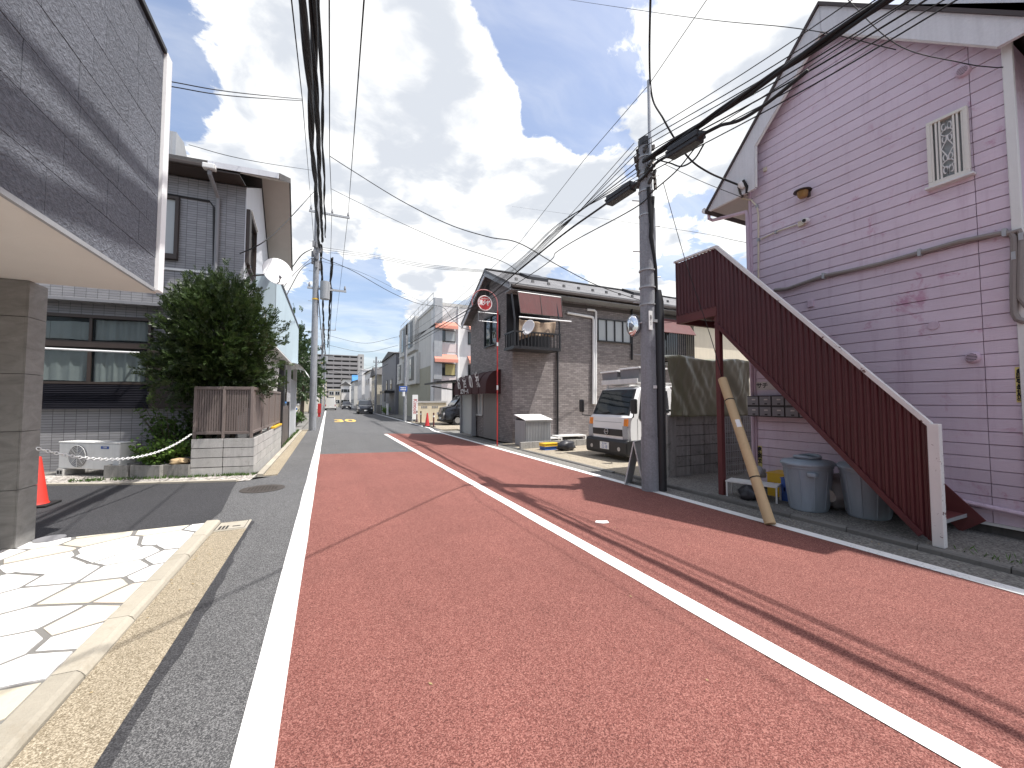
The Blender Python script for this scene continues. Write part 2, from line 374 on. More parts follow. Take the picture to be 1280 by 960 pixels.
# driveway of dark new asphalt
struct(MB().sheet([(-9,5.9),(-1.32,5.9),(-1.28,6.6),(-1.36,7.4),(-1.45,8.2),(-1.5,8.88),(-3.33,9.42),(-4.5,9.9),(-9,11.0)], .006).build('driveway', 'dark_asphalt'))
struct(MB().sheet([(-1.3,8.9),(-1.28,9.6),(-2.4,9.9),(-6,11.6),(-9,11.9),(-9,11.0),(-4.5,9.92),(-3.33,9.44),(-1.5,8.9)], .012).build('gravel_bed', 'gravel'))
m = MB()
for a, b in (((-1.5,8.93),(-3.33,9.46)),((-3.33,9.46),(-4.5,9.95)),((-4.5,9.95),(-9,11.05))): m.beam((*a,.01),(*b,.01),.1,.05)
struct(m.build('kerb', 'kerb_concrete'))
# patio: irregular flagstones on mortar
mat('patio_mortar', (.17,.165,.155), .9, .15, 4, .15, 60, .002)
patio = struct(MB().box(-7,-1.302,-4,5.9,-.03,.040).build('patio', 'patio_mortar'))
k, mm = newmat('flagstone')
oi = k.add('ShaderNodeObjectInfo').outputs['Random']
base = k.ramp(oi, [(0,(.70,.69,.67)),(.5,(.80,.79,.78)),(.80,(.76,.75,.72)),(.86,(.50,.46,.36)),(.93,(.62,.58,.48)),(1,(.60,.50,.42))])
band = k.noise(k.vmath('MULTIPLY', k.pos, (3,9,3)).outputs[0], 2.2, 7, .65, .8)
cc = k.mix(k.mapr(band, .45, .7, 0, .35, True), base, (.48,.44,.36,1))
setc(k, cc, .8, k.noise(k.pos, 16, 6, .6), .008)
seeds = []
random.seed(21)
for _ in range(6000):
    p = (random.uniform(-5.6,-1.25), random.uniform(.3,6.0))
    if all((p[0]-q[0])**2*.8+(p[1]-q[1])**2*1.5 > random.uniform(.26,.42)**2 for q in seeds): seeds.append(p)
def clip(poly, a, b, c):
    out = []
    for i in range(len(poly)):
        p, q = poly[i], poly[(i+1)%len(poly)]; dp = a*p[0]+b*p[1]-c; dq = a*q[0]+b*q[1]-c
        if dp <= 0: out.append(p)
        if (dp < 0 < dq) or (dq < 0 < dp):
            s_ = dp/(dp-dq); out.append((p[0]+(q[0]-p[0])*s_, p[1]+(q[1]-p[1])*s_))
    return out
for p in seeds:
    poly = [(-5.6,.3),(-1.31,.3),(-1.31,5.885),(-5.6,5.885)]
    for q in seeds:
        dx, dy = q[0]-p[0], q[1]-p[1]; L = math.hypot(dx,dy)
        if 0 < L < 1.6:
            poly = clip(poly, dx, dy, dx*(p[0]+q[0])/2+dy*(p[1]+q[1])/2-L*.013)
        if len(poly) < 3: break
    if len(poly) < 3: continue
    # rougher outline
    out = []
    for i in range(len(poly)):
        a, b = poly[i], poly[(i+1)%len(poly)]; L = math.hypot(b[0]-a[0],b[1]-a[1])
        cx, cy = p
        out.append((a[0]+(cx-a[0])*.03, a[1]+(cy-a[1])*.03))
        if L > .18:
            for f_ in (.33,.67):
                x, y = a[0]+(b[0]-a[0])*f_, a[1]+(b[1]-a[1])*f_; s_ = random.uniform(0,.035); out.append((x+(cx-x)*s_, y+(cy-y)*s_))
    h = .0455+random.uniform(-.0025,.0025)
    MB().prism(out, 'z', .02, h).build('flagstone', 'flagstone', patio)
tag(MB().lathe([(.12,.03),(.12,.053),(.10,.055)], (*PZ(62,673,.05).xy,0), 28).build('access_cover', 'mid_grey', smooth=True), 'round grey drain cap set into the white flagstones by the pillar', 'drain cap')
# right-hand kerb, gutter and aprons
struct(MB().sheet([(5.04,-8),(5.41,-8),(5.41,20.5),(5.25,20.5),(5.04,19)], .004).build('gutter', 'ground_concrete'))
apr = struct(MB().box(5.50,9.5,-8,5.62,-.05,.05).build('pavement', 'old_concrete'))
for i in range(22):
    y0 = -6.5+i*.6
    if y0 > 6: continue
    pr = [(5.40,-.04),(5.405,.045),(5.42,.06),(5.48,.062),(5.50,.05),(5.50,-.04)]
    MB().prism([(x+random.uniform(-.006,.006),z) for x,z in pr], 'y', y0+.004, y0+.596).build('kerb_stone', 'kerb_dark', apr)
lot = struct(MB().box(5.50,20,5.63,12.58,-.05,.03).build('parking_lot', 'tan_concrete'))
for i in range(10):
    y0 = 6.6+i*.6
    MB().prism([(5.41,-.04),(5.415,.02),(5.44,.036),(5.498,.036),(5.498,-.04)], 'y', y0+.004, y0+.596).build('kerb_stone', 'kerb_dark', lot)
struct(MB().box(5.50,6.4,20.6,30,-.05,.02).build('forecourt', 'tan_concrete')); struct(MB().box(6.4,16,17.9,30,-.05,.015).build('forecourt', 'tan_concrete'))
struct(MB().box(5.86,12,30.2,60,-.05,.03).build('pavement', 'ground_concrete'))
struct(MB().box(-12,-1.27,9.95,60,-.05,.01).build('yard', 'ground_concrete'))
# ================================================================== pink house
k, mm = newmat('pink_siding')
oi = k.add('ShaderNodeObjectInfo').outputs['Random']
a = k.noise(k.pos, 1.3, 6, .65); g = k.noise(k.vmath('MULTIPLY', k.pos, (9,2.2,26)).outputs[0], 3, 5, .6)
st = k.noise(k.vmath('MULTIPLY', k.pos, (6,6,.5)).outputs[0], 1.5, 5, .7)
c = k.mix(k.mapr(a, .35, .7, 0, .6, True), (.675,.57,.655,1), (.60,.495,.58,1))
c = k.mix(k.mapr(st, .5, .78, 0, .5, True), c, (.45,.32,.41,1))
pt = k.math('MULTIPLY', k.mapr(k.noise(k.pos, 2.9, 8, .72, .5), .56, .68, 0, .85, True), k.mapr(a, .42, .6, .1, 1))
c = k.mix(pt, c, (.47,.22,.33,1))
f = k.math('MULTIPLY_ADD', oi, .10, .95)
c = k.mix(1.0, c, k.add('ShaderNodeCombineColor', inp={0: f, 1: f, 2: f}).outputs[0], 'MULTIPLY')
setc(k, c, .55, g, .006)
mat('pink_trim', (.60,.47,.56), .5, .1, 3, streak=.2); mat('pink_groove', (.24,.13,.19), .8, .1)
mat('white_stucco', (.68,.68,.70), .85, .06, 3, .1, 40, .004, 90, streak=.12)
mat('roof_brown', (.055,.04,.038), .6, .2, 4)
mat('soffit_grey', (.36,.32,.31), .8, .1, 3)
mat('foundation', (.09,.085,.08), .9, .25, 3, .15, streak=.4)
mat('maroon', (.080,.016,.020), .38, .12, 2.5, .04, streak=.28, dirt=(.07,.03,.025), dirtamt=.35)
mat('maroon_flat', (.12,.030,.030), .55, .2, 4, .1, dirt=(.08,.04,.03), dirtamt=.5)
mat('chipped_white', (.72,.71,.69), .45, .08, 4, .04, dirt=(.12,.045,.03), dirtamt=.0)
kk, mm = newmat('chipped_white')
ch = kk.mapr(kk.noise(kk.pos, 9, 7, .75), .605, .63, 0, 1, True)
setc(kk, kk.mix(ch, kk.mix(kk.noise(kk.pos, 4, 4), (.78,.77,.75,1), (.62,.61,.6,1)), (.10,.035,.028,1)), .45)
XW = 6.6; XB = 6.45
pk = thing('pink_house', 'two storey pink clapboard house with steep white trimmed gable and outside staircase', 'house', (XW+2,2.9,.0))
yL, yR = PX(943,400,XW).y, PX(1266,300,XW).y
tipL, apx = PX(885,262,XB), PX(1025,8,XB); rO = PX(1280,18,XB); inL, inA, coL = PX(944,183,XB), PX(1027,40,XB), PX(944,236,XB); inR = PX(1248,59,XB)
slL = (apx.z-tipL.z)/(tipL.y-apx.y); slR = (apx.z-rO.z)/(apx.y-rO.y)
tipRy = apx.y-2.15; tipRz = apx.z-slR*2.15
def wall_lim(z):
    """gable wall limits (near y, far y) at height z"""
    a, b = yR, yL
    zz_ = z+.12
    if zz_ > apx.z-slL*(yL-apx.y): b = min(yL, apx.y+(apx.z-zz_)/slL)
    if zz_ > apx.z-slR*(apx.y-yR): a = max(yR, apx.y-(apx.z-zz_)/slR)
    return a, b
zE = apx.z-slL*(yL-apx.y)-.12; zER = apx.z-slR*(apx.y-yR)-.12
MB().prism([(yR+.01,.16),(yL-.01,.16),(yL-.01,zE-.02),(apx.y,apx.z-.16),(yR+.01,zER-.02)], 'x', XW+.018, XW+6).build('wall', 'pink_groove', pk)
MB().box(XW+.03, XW+5.98, yR+.03, yL-.03, -.05, .165).build('foundation', 'foundation', pk)
MB().box(XW-.006, XW+.03, yR, yL, .145, .175).build('base_trim', 'white_paint', pk)
z = .178; pitch = .1425; seam = PX(1240,620,XW).y
while z < apx.z-.25:
    z1 = z+pitch-.007
    (a0,b0), (a1,b1) = wall_lim(z), wall_lim(z1)
    for lo, hi in ((None,seam),(seam,None)):
        q = []
        A0 = a0 if lo is None else max(a0,lo+.003); B0 = b0 if hi is None else min(b0,hi-.003)
        A1 = a1 if lo is None else max(a1,lo+.003); B1 = b1 if hi is None else min(b1,hi-.003)
        if B0-A0 < .03 or B1-A1 < .01: continue
        jx = random.uniform(0,.0025)
        m = MB(); x = XW-jx
        m.add([(x-.002,A0,z),(x-.002,B0,z),(x-.001,B1,z1-.004),(x-.001,A1,z1-.004),(x+.02,A0,z-.002),(x+.02,B0,z-.002),(x+.02,B1,z1+.002),(x+.02,A1,z1+.002)],
              [(0,1,2,3),(7,6,5,4),(4,5,1,0),(5,6,2,1),(6,7,3,2),(7,4,0,3)])
        m.build('siding_board', 'pink_siding', pk)
    z += pitch
# side walls in the same cladding colour
MB().box(XW+.02, XW+6, yR-.012, yR+.009, .18, zER-.05).build('side_wall', 'pink_siding', pk)
MB().box(XW+.02, XW+6, yL-.009, yL+.012, .18, zE-.05).build('side_wall', 'pink_siding', pk)
MB().box(XW-.03, XW+.03, yR-.075, yR+.0, .15, zER+.02).build('corner_post', 'white_paint', pk, bevel=.006)
MB().box(XW-.028, XW+.02, yL-.003, yL+.035, .15, zE+.0).build('corner_post', 'pink_trim', pk, bevel=.006)
# barge boards
m = MB().prism([(tipL.y,tipL.z),(apx.y,apx.z),(inA.y,inA.z),(inL.y,inL.z),(coL.y,coL.z),(tipL.y-.04,coL.z+.0)], 'x', XB-.02, XB+.03); m.build('barge_board', 'white_stucco', pk)
m = MB().prism([(apx.y-.002,apx.z),(tipRy,tipRz),(tipRy,inR.z),(inR.y,inR.z),(inA.y-.004,inA.z)], 'x', XB-.018, XB+.03); m.build('barge_board', 'white_stucco', pk)
m = MB().tube([(XB+.01,coL.y-.01,coL.z+.02),(XB+.01,inL.y-.01,inL.z),(XB+.01,inA.y,inA.z-.01),(XB+.01,inR.y,inR.z+.01)], .02, 6); m.build('barge_trim', 'white_paint', pk)
# soffit and roof
MB().box(XB+.032, XW+6, yL+.04, tipL.y-.05, coL.z+.01, coL.z+.04).build('soffit', 'soffit_grey', pk)
MB().prism([(yL+.0,zE+.02),(apx.y,apx.z-.135),(yR,zER+.02),(yR,zER-.04),(apx.y,apx.z-.19),(yL,zE-.04)], 'x', XB+.03, XW+.02).build('verge_soffit', 'soffit_grey', pk)
MB().prism([(tipL.y+.03,tipL.z-.02),(apx.y,apx.z+.06),(apx.y,apx.z+.005),(tipL.y+.03,tipL.z-.075)], 'x', XB-.05, XW+6.3).build('roof', 'roof_brown', pk)
MB().prism([(tipRy-.03,tipRz-.02),(apx.y-.001,apx.z+.06),(apx.y-.001,apx.z+.005),(tipRy-.03,tipRz-.075)], 'x', XB-.05, XW+6.3).build('roof', 'roof_brown', pk)
gz = coL.z+.05; gy = tipL.y+.06
m = MB().tube([(XB-.04,gy,gz),(XW+6.3,gy,gz)], .05, 8); m.build('gutter', 'white_paint', pk, smooth=True)
m = MB().tube([(XB+.1,gy,gz-.03),(XB+.1,gy,gz-.13),(XB+.16,gy-.03,gz-.16),(XW-.04,yL+.06,gz-.32),(XW-.04,yL+.05,gz-.42),(XW-.04,yL+.05,.2)], .03, 8); m.build('downpipe', 'pink_trim', pk, smooth=True)
# volume behind, higher
bh = thing('rear_house', 'white stucco gable rising behind the pink house roof', 'house', (10.0,-.6,0))
q0 = PX(1113,12,8.3)
MB().prism([(q0.y,4.5),(q0.y,q0.z-.35),(q0.y-1.8,q0.z+1.6),(-4.4,q0.z-.35),(-4.4,4.5)], 'x', 8.3, 12.5).build('wall', 'white_stucco', bh)
MB().prism([(q0.y+.25,q0.z-.62),(q0.y-1.8,q0.z+1.66),(q0.y-1.8,q0.z+1.76),(q0.y+.3,q0.z-.55)], 'x', 8.28, 12.6).build('roof', 'roof_brown', bh)
MB().prism([(-4.65,q0.z-.62),(q0.y-1.802,q0.z+1.66),(q0.y-1.802,q0.z+1.76),(-4.7,q0.z-.55)], 'x', 8.28, 12.6).build('roof', 'roof_brown', bh)
MB().box(8.3,12.5,-4.4,q0.y,-.05,4.5).build('lower_wall', 'white_stucco', bh)
# grille window
TL, BR = PX(1160,156,XW), PX(1217,226,XW); wy0, wy1, wz0, wz1 = BR.y+.005, TL.y, PX(1162,238,XW).z+.02, TL.z-.01
win = MB().box(XW-.012, XW+.015, wy0+.03, wy1-.03, wz0+.03, wz1-.03).build('window', 'glass_frosted', pk)
m = MB()
for (a,b,c_,d) in ((wy0,wy1,wz1-.035,wz1),(wy0,wy1,wz0,wz0+.045),(wy0,wy0+.035,wz0+.045,wz1-.035),(wy1-.035,wy1,wz0+.045,wz1-.035)): m.box(XW-.07, XW-.0125, a, b, c_, d)
mat('frame_white', (.70,.68,.62), .45, .08, 3)
m.build('frame', 'frame_white', win, bevel=.004)
MB().box(XW-.085, XW-.0, wy0-.03, wy1+.03, wz0-.03, wz0-.002).build('sill', 'white_paint', win, bevel=.004)
ww = wy1-wy0
for fx in (.13,.24,.33,.67,.76,.87): MB().box(XW-.062, XW-.045, wy0+ww*fx-.0085, wy0+ww*fx+.0085, wz0+.03, wz1-.03).build('bar', 'frame_white', win)
m = MB(); yc = (wy0+wy1)/2; zc_ = (wz0+wz1)/2; hw = ww*.16; hz = (wz1-wz0)/2-.06
def scroll(pts): m.tube([(XW-.054, yc+p*hw, zc_+q*hz) for p,q in pts], .006, 6)
for sx in (-1,1):
    for sz in (-1,1):
        def spiral(cx, cz, r0, a0, dr, n=11): return [(sx*(cx+(r0-dr*i)*math.cos(a0+i*.5)), sz*(cz+(r0-dr*i)*.42*math.sin(a0+i*.5))) for i in range(n)]
        scroll([(0,sz*.97),(0,sz*.86)]+spiral(.45,.82,.5,-3.0,.035))
        scroll([(0,sz*.86),(sx*.15,sz*.72),(sx*.75,sz*.62),(sx*.95,sz*.55),(sx*.5,sz*.46),(0,sz*.43)])
        scroll([(0,sz*.43)]+spiral(.5,.36,.45,2.6,.03))
        scroll([(0,sz*.34),(sx*.3,sz*.22),(sx*.85,sz*.04),(sx*.95,0)])
m.build('scrollwork', 'white_paint', win)
# vents, lantern, camera, conduits
def vent(u, v, r, label=None):
    p = PX(u, v, XW); vt = MB().tube([(XW+.01,p.y,p.z),(XW-.02,p.y,p.z),(XW-.05,p.y,p.z),(XW-.055,p.y,p.z)], [r*1.15,r*1.15,r,r*.85], 20).build('vent', 'pink_trim', pk, smooth=True)
    m = MB().tube([(XW-.056,p.y,p.z),(XW-.058,p.y,p.z)], r*.8, 18); m.build('grille', 'black_plastic', vt)
    for i in range(-2,3):
        w = math.sqrt(max(0,(r*.8)**2-(i*r*.3)**2)); MB().box(XW-.064, XW-.0585, p.y-w, p.y+w, p.z+i*r*.3-.004, p.z+i*r*.3+.004).build('slat', 'pink_trim', vt)
vent(1205,90,.055); vent(1217,447,.055)
for u, v, s_ in ((957,212,.035),(1014,380,.05)):
    p = PX(u, v, XW); MB().box(XW-.03, XW+.0, p.y-s_*.8, p.y+s_*.8, p.z-s_, p.z+s_).build('junction_box', 'pink_trim' if v > 300 else 'cream', pk, bevel=.006)
p = PX(1167,407,XW); MB().tube([(XW-.018,p.y,p.z),(XW,p.y,p.z)], [.05,.055], 18).build('blank_cover', 'pink_trim', pk)
p = PX(1008,243,XW)
ln = thing('wall_lantern', 'amber glass lantern with dark hood mounted on the pink wall', 'lamp', (XW,p.y,p.z-.08))
mat('amber', (.30,.17,.05), .25, .2, 8)
MB().tube([(XW-.10,p.y,p.z+.02),(XW-.10,p.y,p.z-.05),(XW-.10,p.y,p.z-.075)], [.075,.065,.045], 14).build('glass', 'amber', ln, smooth=True)
MB().tube([(XW-.10,p.y,p.z+.02),(XW-.10,p.y,p.z+.035),(XW-.10,p.y,p.z+.07)], [.12,.115,.03], 14).build('hood', 'dark_brown', ln, smooth=True)
MB().box(XW-.06, XW, p.y-.06, p.y-.02, p.z-.06, p.z+.05).build('bracket', 'dark_brown', ln)
p = PX(1010,277,XW)
cm_ = thing('security_camera', 'small white security camera on a conduit box on the pink wall', 'camera', (XW,p.y,p.z-.05))
MB().tube([(XW-.14,p.y-.02,p.z-.02),(XW-.03,p.y,p.z+.015)], [.035,.04], 14).build('body', 'white_clean', cm_, smooth=True)
MB().tube([(XW-.152,p.y-.023,p.z-.024),(XW-.139,p.y-.019,p.z-.02)], .024, 12).build('lens', 'black_plastic', cm_)
MB().box(XW-.05, XW, p.y+.03, p.y+.12, p.z-.045, p.z+.035).build('box', 'cream', cm_, bevel=.006)
def wallpipe(name, pix, r, mt, off=.03, clips=0):
    pts = [PX(u, v, XW-off) for u, v in pix]
    o = MB().tube(pts, r, 8).build(name, mt, pk, smooth=True)
    for i in range(clips):
        j = (i+1)*(len(pts)-1)//(clips+1); q = pts[j]; MB().box(XW-off-r-.004, XW+.0, q.y-.015, q.y+.015, q.z-r-.012, q.z+r+.012).build('clip', 'galvanised', o)
wallpipe('conduit', [(996,281),(970,290),(951,299)], .012, 'cream', .03, 1)
wallpipe('conduit', [(948,440),(948,300),(948,268),(946,258),(939,250),(928,248)], .014, 'cream', .035, 2)
mat('grey_hose', (.24,.215,.20), .55, .1, 4)
wallpipe('hose', [(968,363),(985,361),(1010,352),(1030,345),(1060,339),(1100,330),(1150,316),(1200,302),(1240,294),(1256,291),(1264,292),(1268,298),(1268,320),(1267,360),(1268,392),(1272,399),(1282,402)], .030, 'grey_hose', .045, 4)
wallpipe('hose', [(1258,293),(1274,288),(1277,296),(1276,330),(1275,372),(1284,383)], .026, 'grey_hose', .05, 1)
wallpipe('drain_pipe', [(1120,548),(1166,596),(1200,626),(1240,635),(1300,648)], .028, 'pink_trim', .05)
# nameplate, yellow notices
def notice(u0, u1, v0, v1, s_, label, mt='yellow_notice', off=.004, tsz=.9):
    a, b = PX(u0, v0, XW-off), PX(u1, v1, XW-off); zc2 = (a.z+b.z)/2; yc2 = (a.y+b.y)/2; hgt = a.z-b.z; wid = a.y-b.y
    n = thing('notice', label, 'sign', (XW-off,yc2,b.z))
    MB().box(XW-off-.004, XW-.003, b.y, a.y, b.z, a.z).build('plate', mt, n)
    if len(s_) > 3:
        text('lettering', s_, hgt/(len(s_)*.80)*tsz, 'text_black', n, frame((XW-off-.006,yc2,zc2),(0,-1,0),(0,0,1)), .001, 1.0, True, bold=.006)
    else: text('lettering', s_, hgt*.7, 'text_black', n, frame((XW-off-.006,yc2+wid*.2,zc2),(0,-1,0),(0,0,1)), .001, 1.0, bold=.003)
mat('yellow_notice', (.66,.55,.19), .5, .08, 4); mat('plate_white', (.55,.53,.50), .5, .1, 4)
notice(1268.5,1286,459,503, '●駐車ご遠慮願', 'yellow notice with bold black vertical writing high on the pink wall')
notice(947,953,557,584, '●駐車場です', 'small yellow notice with black vertical writing low at the pink wall corner')
notice(945,972,477.5,487, 'サチ', 'cream nameplate with dark letters above the mailboxes', 'plate_white')
# mailboxes
a, b = PX(934,495,XW-.2), PX(1040,524,XW-.2)
mb_ = thing('mailbox_bank', 'bank of grey metal mailboxes in two rows on the pink wall behind the stairs', 'mailbox', (XW-.1,(a.y+b.y)/2,b.z))
MB().box(XW-.196, XW-.005, b.y-.1, a.y, b.z, a.z).build('case', 'black_metal', mb_)
cw = (a.y-b.y)/6.1; chh = (a.z-b.z)/2
for i in range(6):
    for j in range(2):
        y0 = a.y-.01-i*cw; z0 = b.z+j*chh
        d = MB().box(XW-.21, XW-.197, y0-cw+.022, y0, z0+.018, z0+chh-.012).build('door', 'mid_grey', mb_, bevel=.003)
        MB().box(XW-.216, XW-.2105, y0-cw*.62, y0-cw*.42, z0+.03, z0+.05).build('latch', 'black_plastic', d)
        MB().box(XW-.214, XW-.2105, y0-cw*.66, y0-cw*.38, z0+chh*.58, z0+chh*.7).build('name_slot', 'plate_white', d)
# ================================================================== outside staircase
XS = 5.56
s1 = PX(844,328,XS); s2 = PX(896,308,XS); s3 = PX(1163,531,XS); b1 = PX(846,405,XS); b2 = PX(893,396,XS); bA = PX(894,404,XS); bB = PX(1152,669,XS)
st_ = thing('outside_staircase', 'maroon corrugated steel staircase with chipped white rail climbing beside the pink house', 'staircase', (XS+.5,3.3,.05))
def top_z(y): return s2.z if y >= s2.y else s3.z+(s2.z-s3.z)*(y-s3.y)/(s2.y-s3.y)
def bot_z(y): return b2.z+.1 if y >= bA.y else max(.07, bB.z+(bA.z-bB.z)*(y-bB.y)/(bA.y-bB.y))
ye0, ye1 = s3.y+.02, s1.y
n = int((ye1-ye0)/.066); vs = []; m = MB()
prof = []
for i in range(n):
    y0 = ye0+(ye1-ye0)*i/n; w = (ye1-ye0)/n
    prof += [(y0,0),(y0+w*.32,0),(y0+w*.5,.018),(y0+w*.82,.018)]
prof.append((ye1,0))
prof = sorted(prof+[(s2.y,.009),(bA.y,.009)])
for y, dx in prof:
    vs += [(XS+dx,y,bot_z(y)+.02),(XS+dx,y,top_z(y)-.02),(XS+dx+.004,y,bot_z(y)+.02),(XS+dx+.004,y,top_z(y)-.02)]
fs = []
for i in range(len(prof)-1):
    a = i*4; fs += [(a,a+4,a+5,a+1),(a+2,a+3,a+7,a+6)]
m.add(vs, fs).build('corrugated_panel', 'maroon', st_)
hd = Vector((0,s3.y-s2.y,s3.z-s2.z)).normalized()
m = MB().beam((XS,s1.y+.02,s1.z),(XS,s2.y-.0,s2.z),.05,.035); m.beam((XS,s2.y+.01,s2.z),(XS,s3.y,s3.z),.052,.05); m.build('hand_rail', 'chipped_white', st_, bevel=.005)
MB().box(XS-.035, XS+.045, s3.y-.07, s3.y+.018, .05, s3.z+.012).build('end_post', 'chipped_white', st_, bevel=.006)
MB().beam((XS+.01,bA.y,bA.z),(XS+.01,bB.y,bB.z),.045,.06).build('stringer', 'maroon', st_, bevel=.004)
MB().beam((XS+.93,bA.y,bA.z+.1),(XS+.93,s3.y+.0,.12),.02,.26).build('stringer', 'maroon_flat', st_)
MB().beam((XS+.02,b1.y,b1.z+.06),(XS+.02,bA.y-.03,b1.z+.06),.06,.13).build('platform_beam', 'maroon_flat', st_, bevel=.004)
MB().beam((XS+.94,b1.y,b1.z+.06),(XS+.94,bA.y-.03,b1.z+.06),.06,.13).build('platform_beam', 'maroon_flat', st_)
for yy in (b1.y-.03, bA.y+.05): MB().beam((XS+.05,yy,b1.z+.05),(XS+.91,yy,b1.z+.05),.06,.11).build('platform_beam', 'maroon_flat', st_)
MB().box(XS+.0, XS+.96, bA.y-.03, b1.y, b1.z+.127, b1.z+.15).build('platform', 'maroon_flat', st_)
m = MB().beam((XS+.035,b1.y+.012,b1.z+.15),(XS+.035,b1.y+.012,s1.z),.03,.03)
for i in range(13): m.box(XS+.02+i*.072, XS+.06+i*.072, b1.y+.0, b1.y+.01, b1.z+.15, s1.z-.02)
m.build('end_panel', 'maroon', st_)
MB().box(XS+.015, XS+.095, 4.17, 4.25, .05, b1.z).build('support_post', 'maroon_flat', st_, bevel=.004)
ns = 14
for i in range(ns):
    f_ = (i+.5)/ns; yt = s3.y-.02+(bA.y-s3.y)*f_; zt = .05+(b1.z+.1)*(i+1)/(ns+1)
    td = MB().box(XS+.03, XS+.92, yt-.02, yt+.19, zt-.012, zt).build('tread', 'maroon_flat', st_)
    MB().box(XS+.03, XS+.92, yt-.026, yt-.0205, zt-.035, zt+.003).build('nosing', 'galvanised', td)
    if i: MB().box(XS+.03, XS+.92, yt-.01, yt-.005, zt-.19, zt-.0355).build('riser', 'maroon_flat', st_)
# ================================================================== bins and clutter below the stairs
mat('bin_blue', (.29,.345,.40), .42, .08, 3, .03, streak=.15)
def bin_(u, v, lab, sc_=1.0, rz=0.0):
    p = PZ(u, v, .05); p = (p.x+.26,p.y+.06,.05)
    b = thing('dustbin', lab, 'bin', p)
    hh = .60*sc_
    MB().lathe([(.215,0),(.225,.01),(.285*1,hh*.93),(.30,hh*.94),(.30,hh),(.28,hh)], p, 30, 1.06, .92).build('tub', 'bin_blue', b, smooth=True)
    lid = MB().lathe([(.315,hh+.001),(.325,hh+.005),(.325,hh+.025),(.30,hh+.05),(.16,hh+.075),(.05,hh+.08)], p, 30, 1.06, .92).build('lid', 'bin_blue', b, smooth=True)
    MB().tube([(p[0]+.17*math.cos(t_),p[1]+.13*math.sin(t_),p[2]+hh+.085+.025*abs(math.cos(t_))) for t_ in [q_*math.pi/12 for q_ in range(25)]],.022,8).build('handle', 'bin_blue', lid, smooth=True)
    for i in range(10):
        an = i*math.pi/5+.2; x0, y0 = p[0]+.226*1.06*math.cos(an), p[1]+.226*.92*math.sin(an); x1, y1 = p[0]+.284*1.06*math.cos(an), p[1]+.284*.92*math.sin(an)
        MB().beam((x0,y0,p[2]+.03),(x1,y1,p[2]+hh*.9),.012,.012).build('rib', 'bin_blue', b)
    for an in (-2.4, .7):
        x1, y1 = p[0]+.31*1.06*math.cos(an), p[1]+.31*.92*math.sin(an); MB().box(x1-.05, x1+.05, y1-.05, y1+.05, p[2]+hh*.80, p[2]+hh*.88).build('grip', 'bin_blue', b, bevel=.01)
bin_(1003,640,'lidded blue grey plastic dustbin beside the cardboard tube',1.0)
bin_(1080,650,'blue grey plastic dustbin half hidden by the sloping maroon staircase',1.0)
# bench, crates, bags
sh = thing('low_table', 'low white metal table standing below the stairs', 'table', (*PZ(938,622,.05).xy,.05))
tx0, ty0 = PZ(907,620,.05).xy; tx1, ty1 = PZ(972,630,.05).xy
def tP(a, b, z): # along the table front a, depth b
    d = Vector((tx1-tx0,ty1-ty0)); e = Vector((-d.y,d.x)).normalized()
    if e.x < 0: e = -e
    q = Vector((tx0,ty0))+d*a+e*b; return (q.x,q.y,z)
m = MB().add([tP(0,0,.27),tP(1,0,.27),tP(1,.3,.27),tP(0,.3,.27),tP(0,0,.29),tP(1,0,.29),tP(1,.3,.29),tP(0,.3,.29)], [(0,3,2,1),(4,5,6,7),(0,1,5,4),(1,2,6,5),(2,3,7,6),(3,0,4,7)]); m.build('table_top', 'white_paint', sh)
for a_, b_ in ((.02,.02),(.98,.02),(.02,.28),(.98,.28)): MB().cyl(tP(a_,b_,.05),tP(a_,b_,.272),.012,n=8).build('leg', 'white_paint', sh)
def crate(p, sx, sy, sz, mt, lab, rz=0, grp=None):
    c = thing('crate', lab, 'crate', p, rz or .001, grp)
    for (a,b,c_,d) in ((-sx/2,sx/2,-sy/2,-sy/2+.012),(-sx/2,sx/2,sy/2-.012,sy/2),(-sx/2,-sx/2+.012,-sy/2+.012,sy/2-.012),(sx/2-.012,sx/2,-sy/2+.012,sy/2-.012)):
        m = MB().box(a,b,c_,d,0,sz*.42).box(a,b,c_,d,sz*.62,sz)
        long = (b-a) > (d-c_)
        for i in range(7):
            f_ = i/6
            if long: x_ = a+(b-a-.02)*f_; m.box(x_,x_+.02,c_,d,sz*.42,sz*.62)
            else: y_ = c_+(d-c_-.02)*f_; m.box(a,b,y_,y_+.02,sz*.42,sz*.62)
        m.build('side', mt, c, local=True)
    MB().box(-sx/2+.013,sx/2-.013,-sy/2+.013,sy/2-.013,.005,.02).build('base', mt, c, local=True)
    MB().box(-sx/2-.01,sx/2+.01,-sy/2-.01,sy/2+.01,sz+.001,sz+.014).build('rim', mt, c, local=True)
    return c
q = PZ(962,622,.05); crate((q.x+.36,q.y-.02,.05), .4,.32,.34,'yellow_plastic','yellow plastic crate behind the low white table',.1)
q = PZ(979,632,.05); crate((q.x+.40,q.y+.05,.05), .2,.3,.32,'blue_plastic','narrow blue plastic crate wedged beside the dustbin',.1)
mat('bag_clear', (.42,.42,.43), .3, .2, 6, .1); mat('bag_dark', (.03,.03,.035), .4, .3, 5)
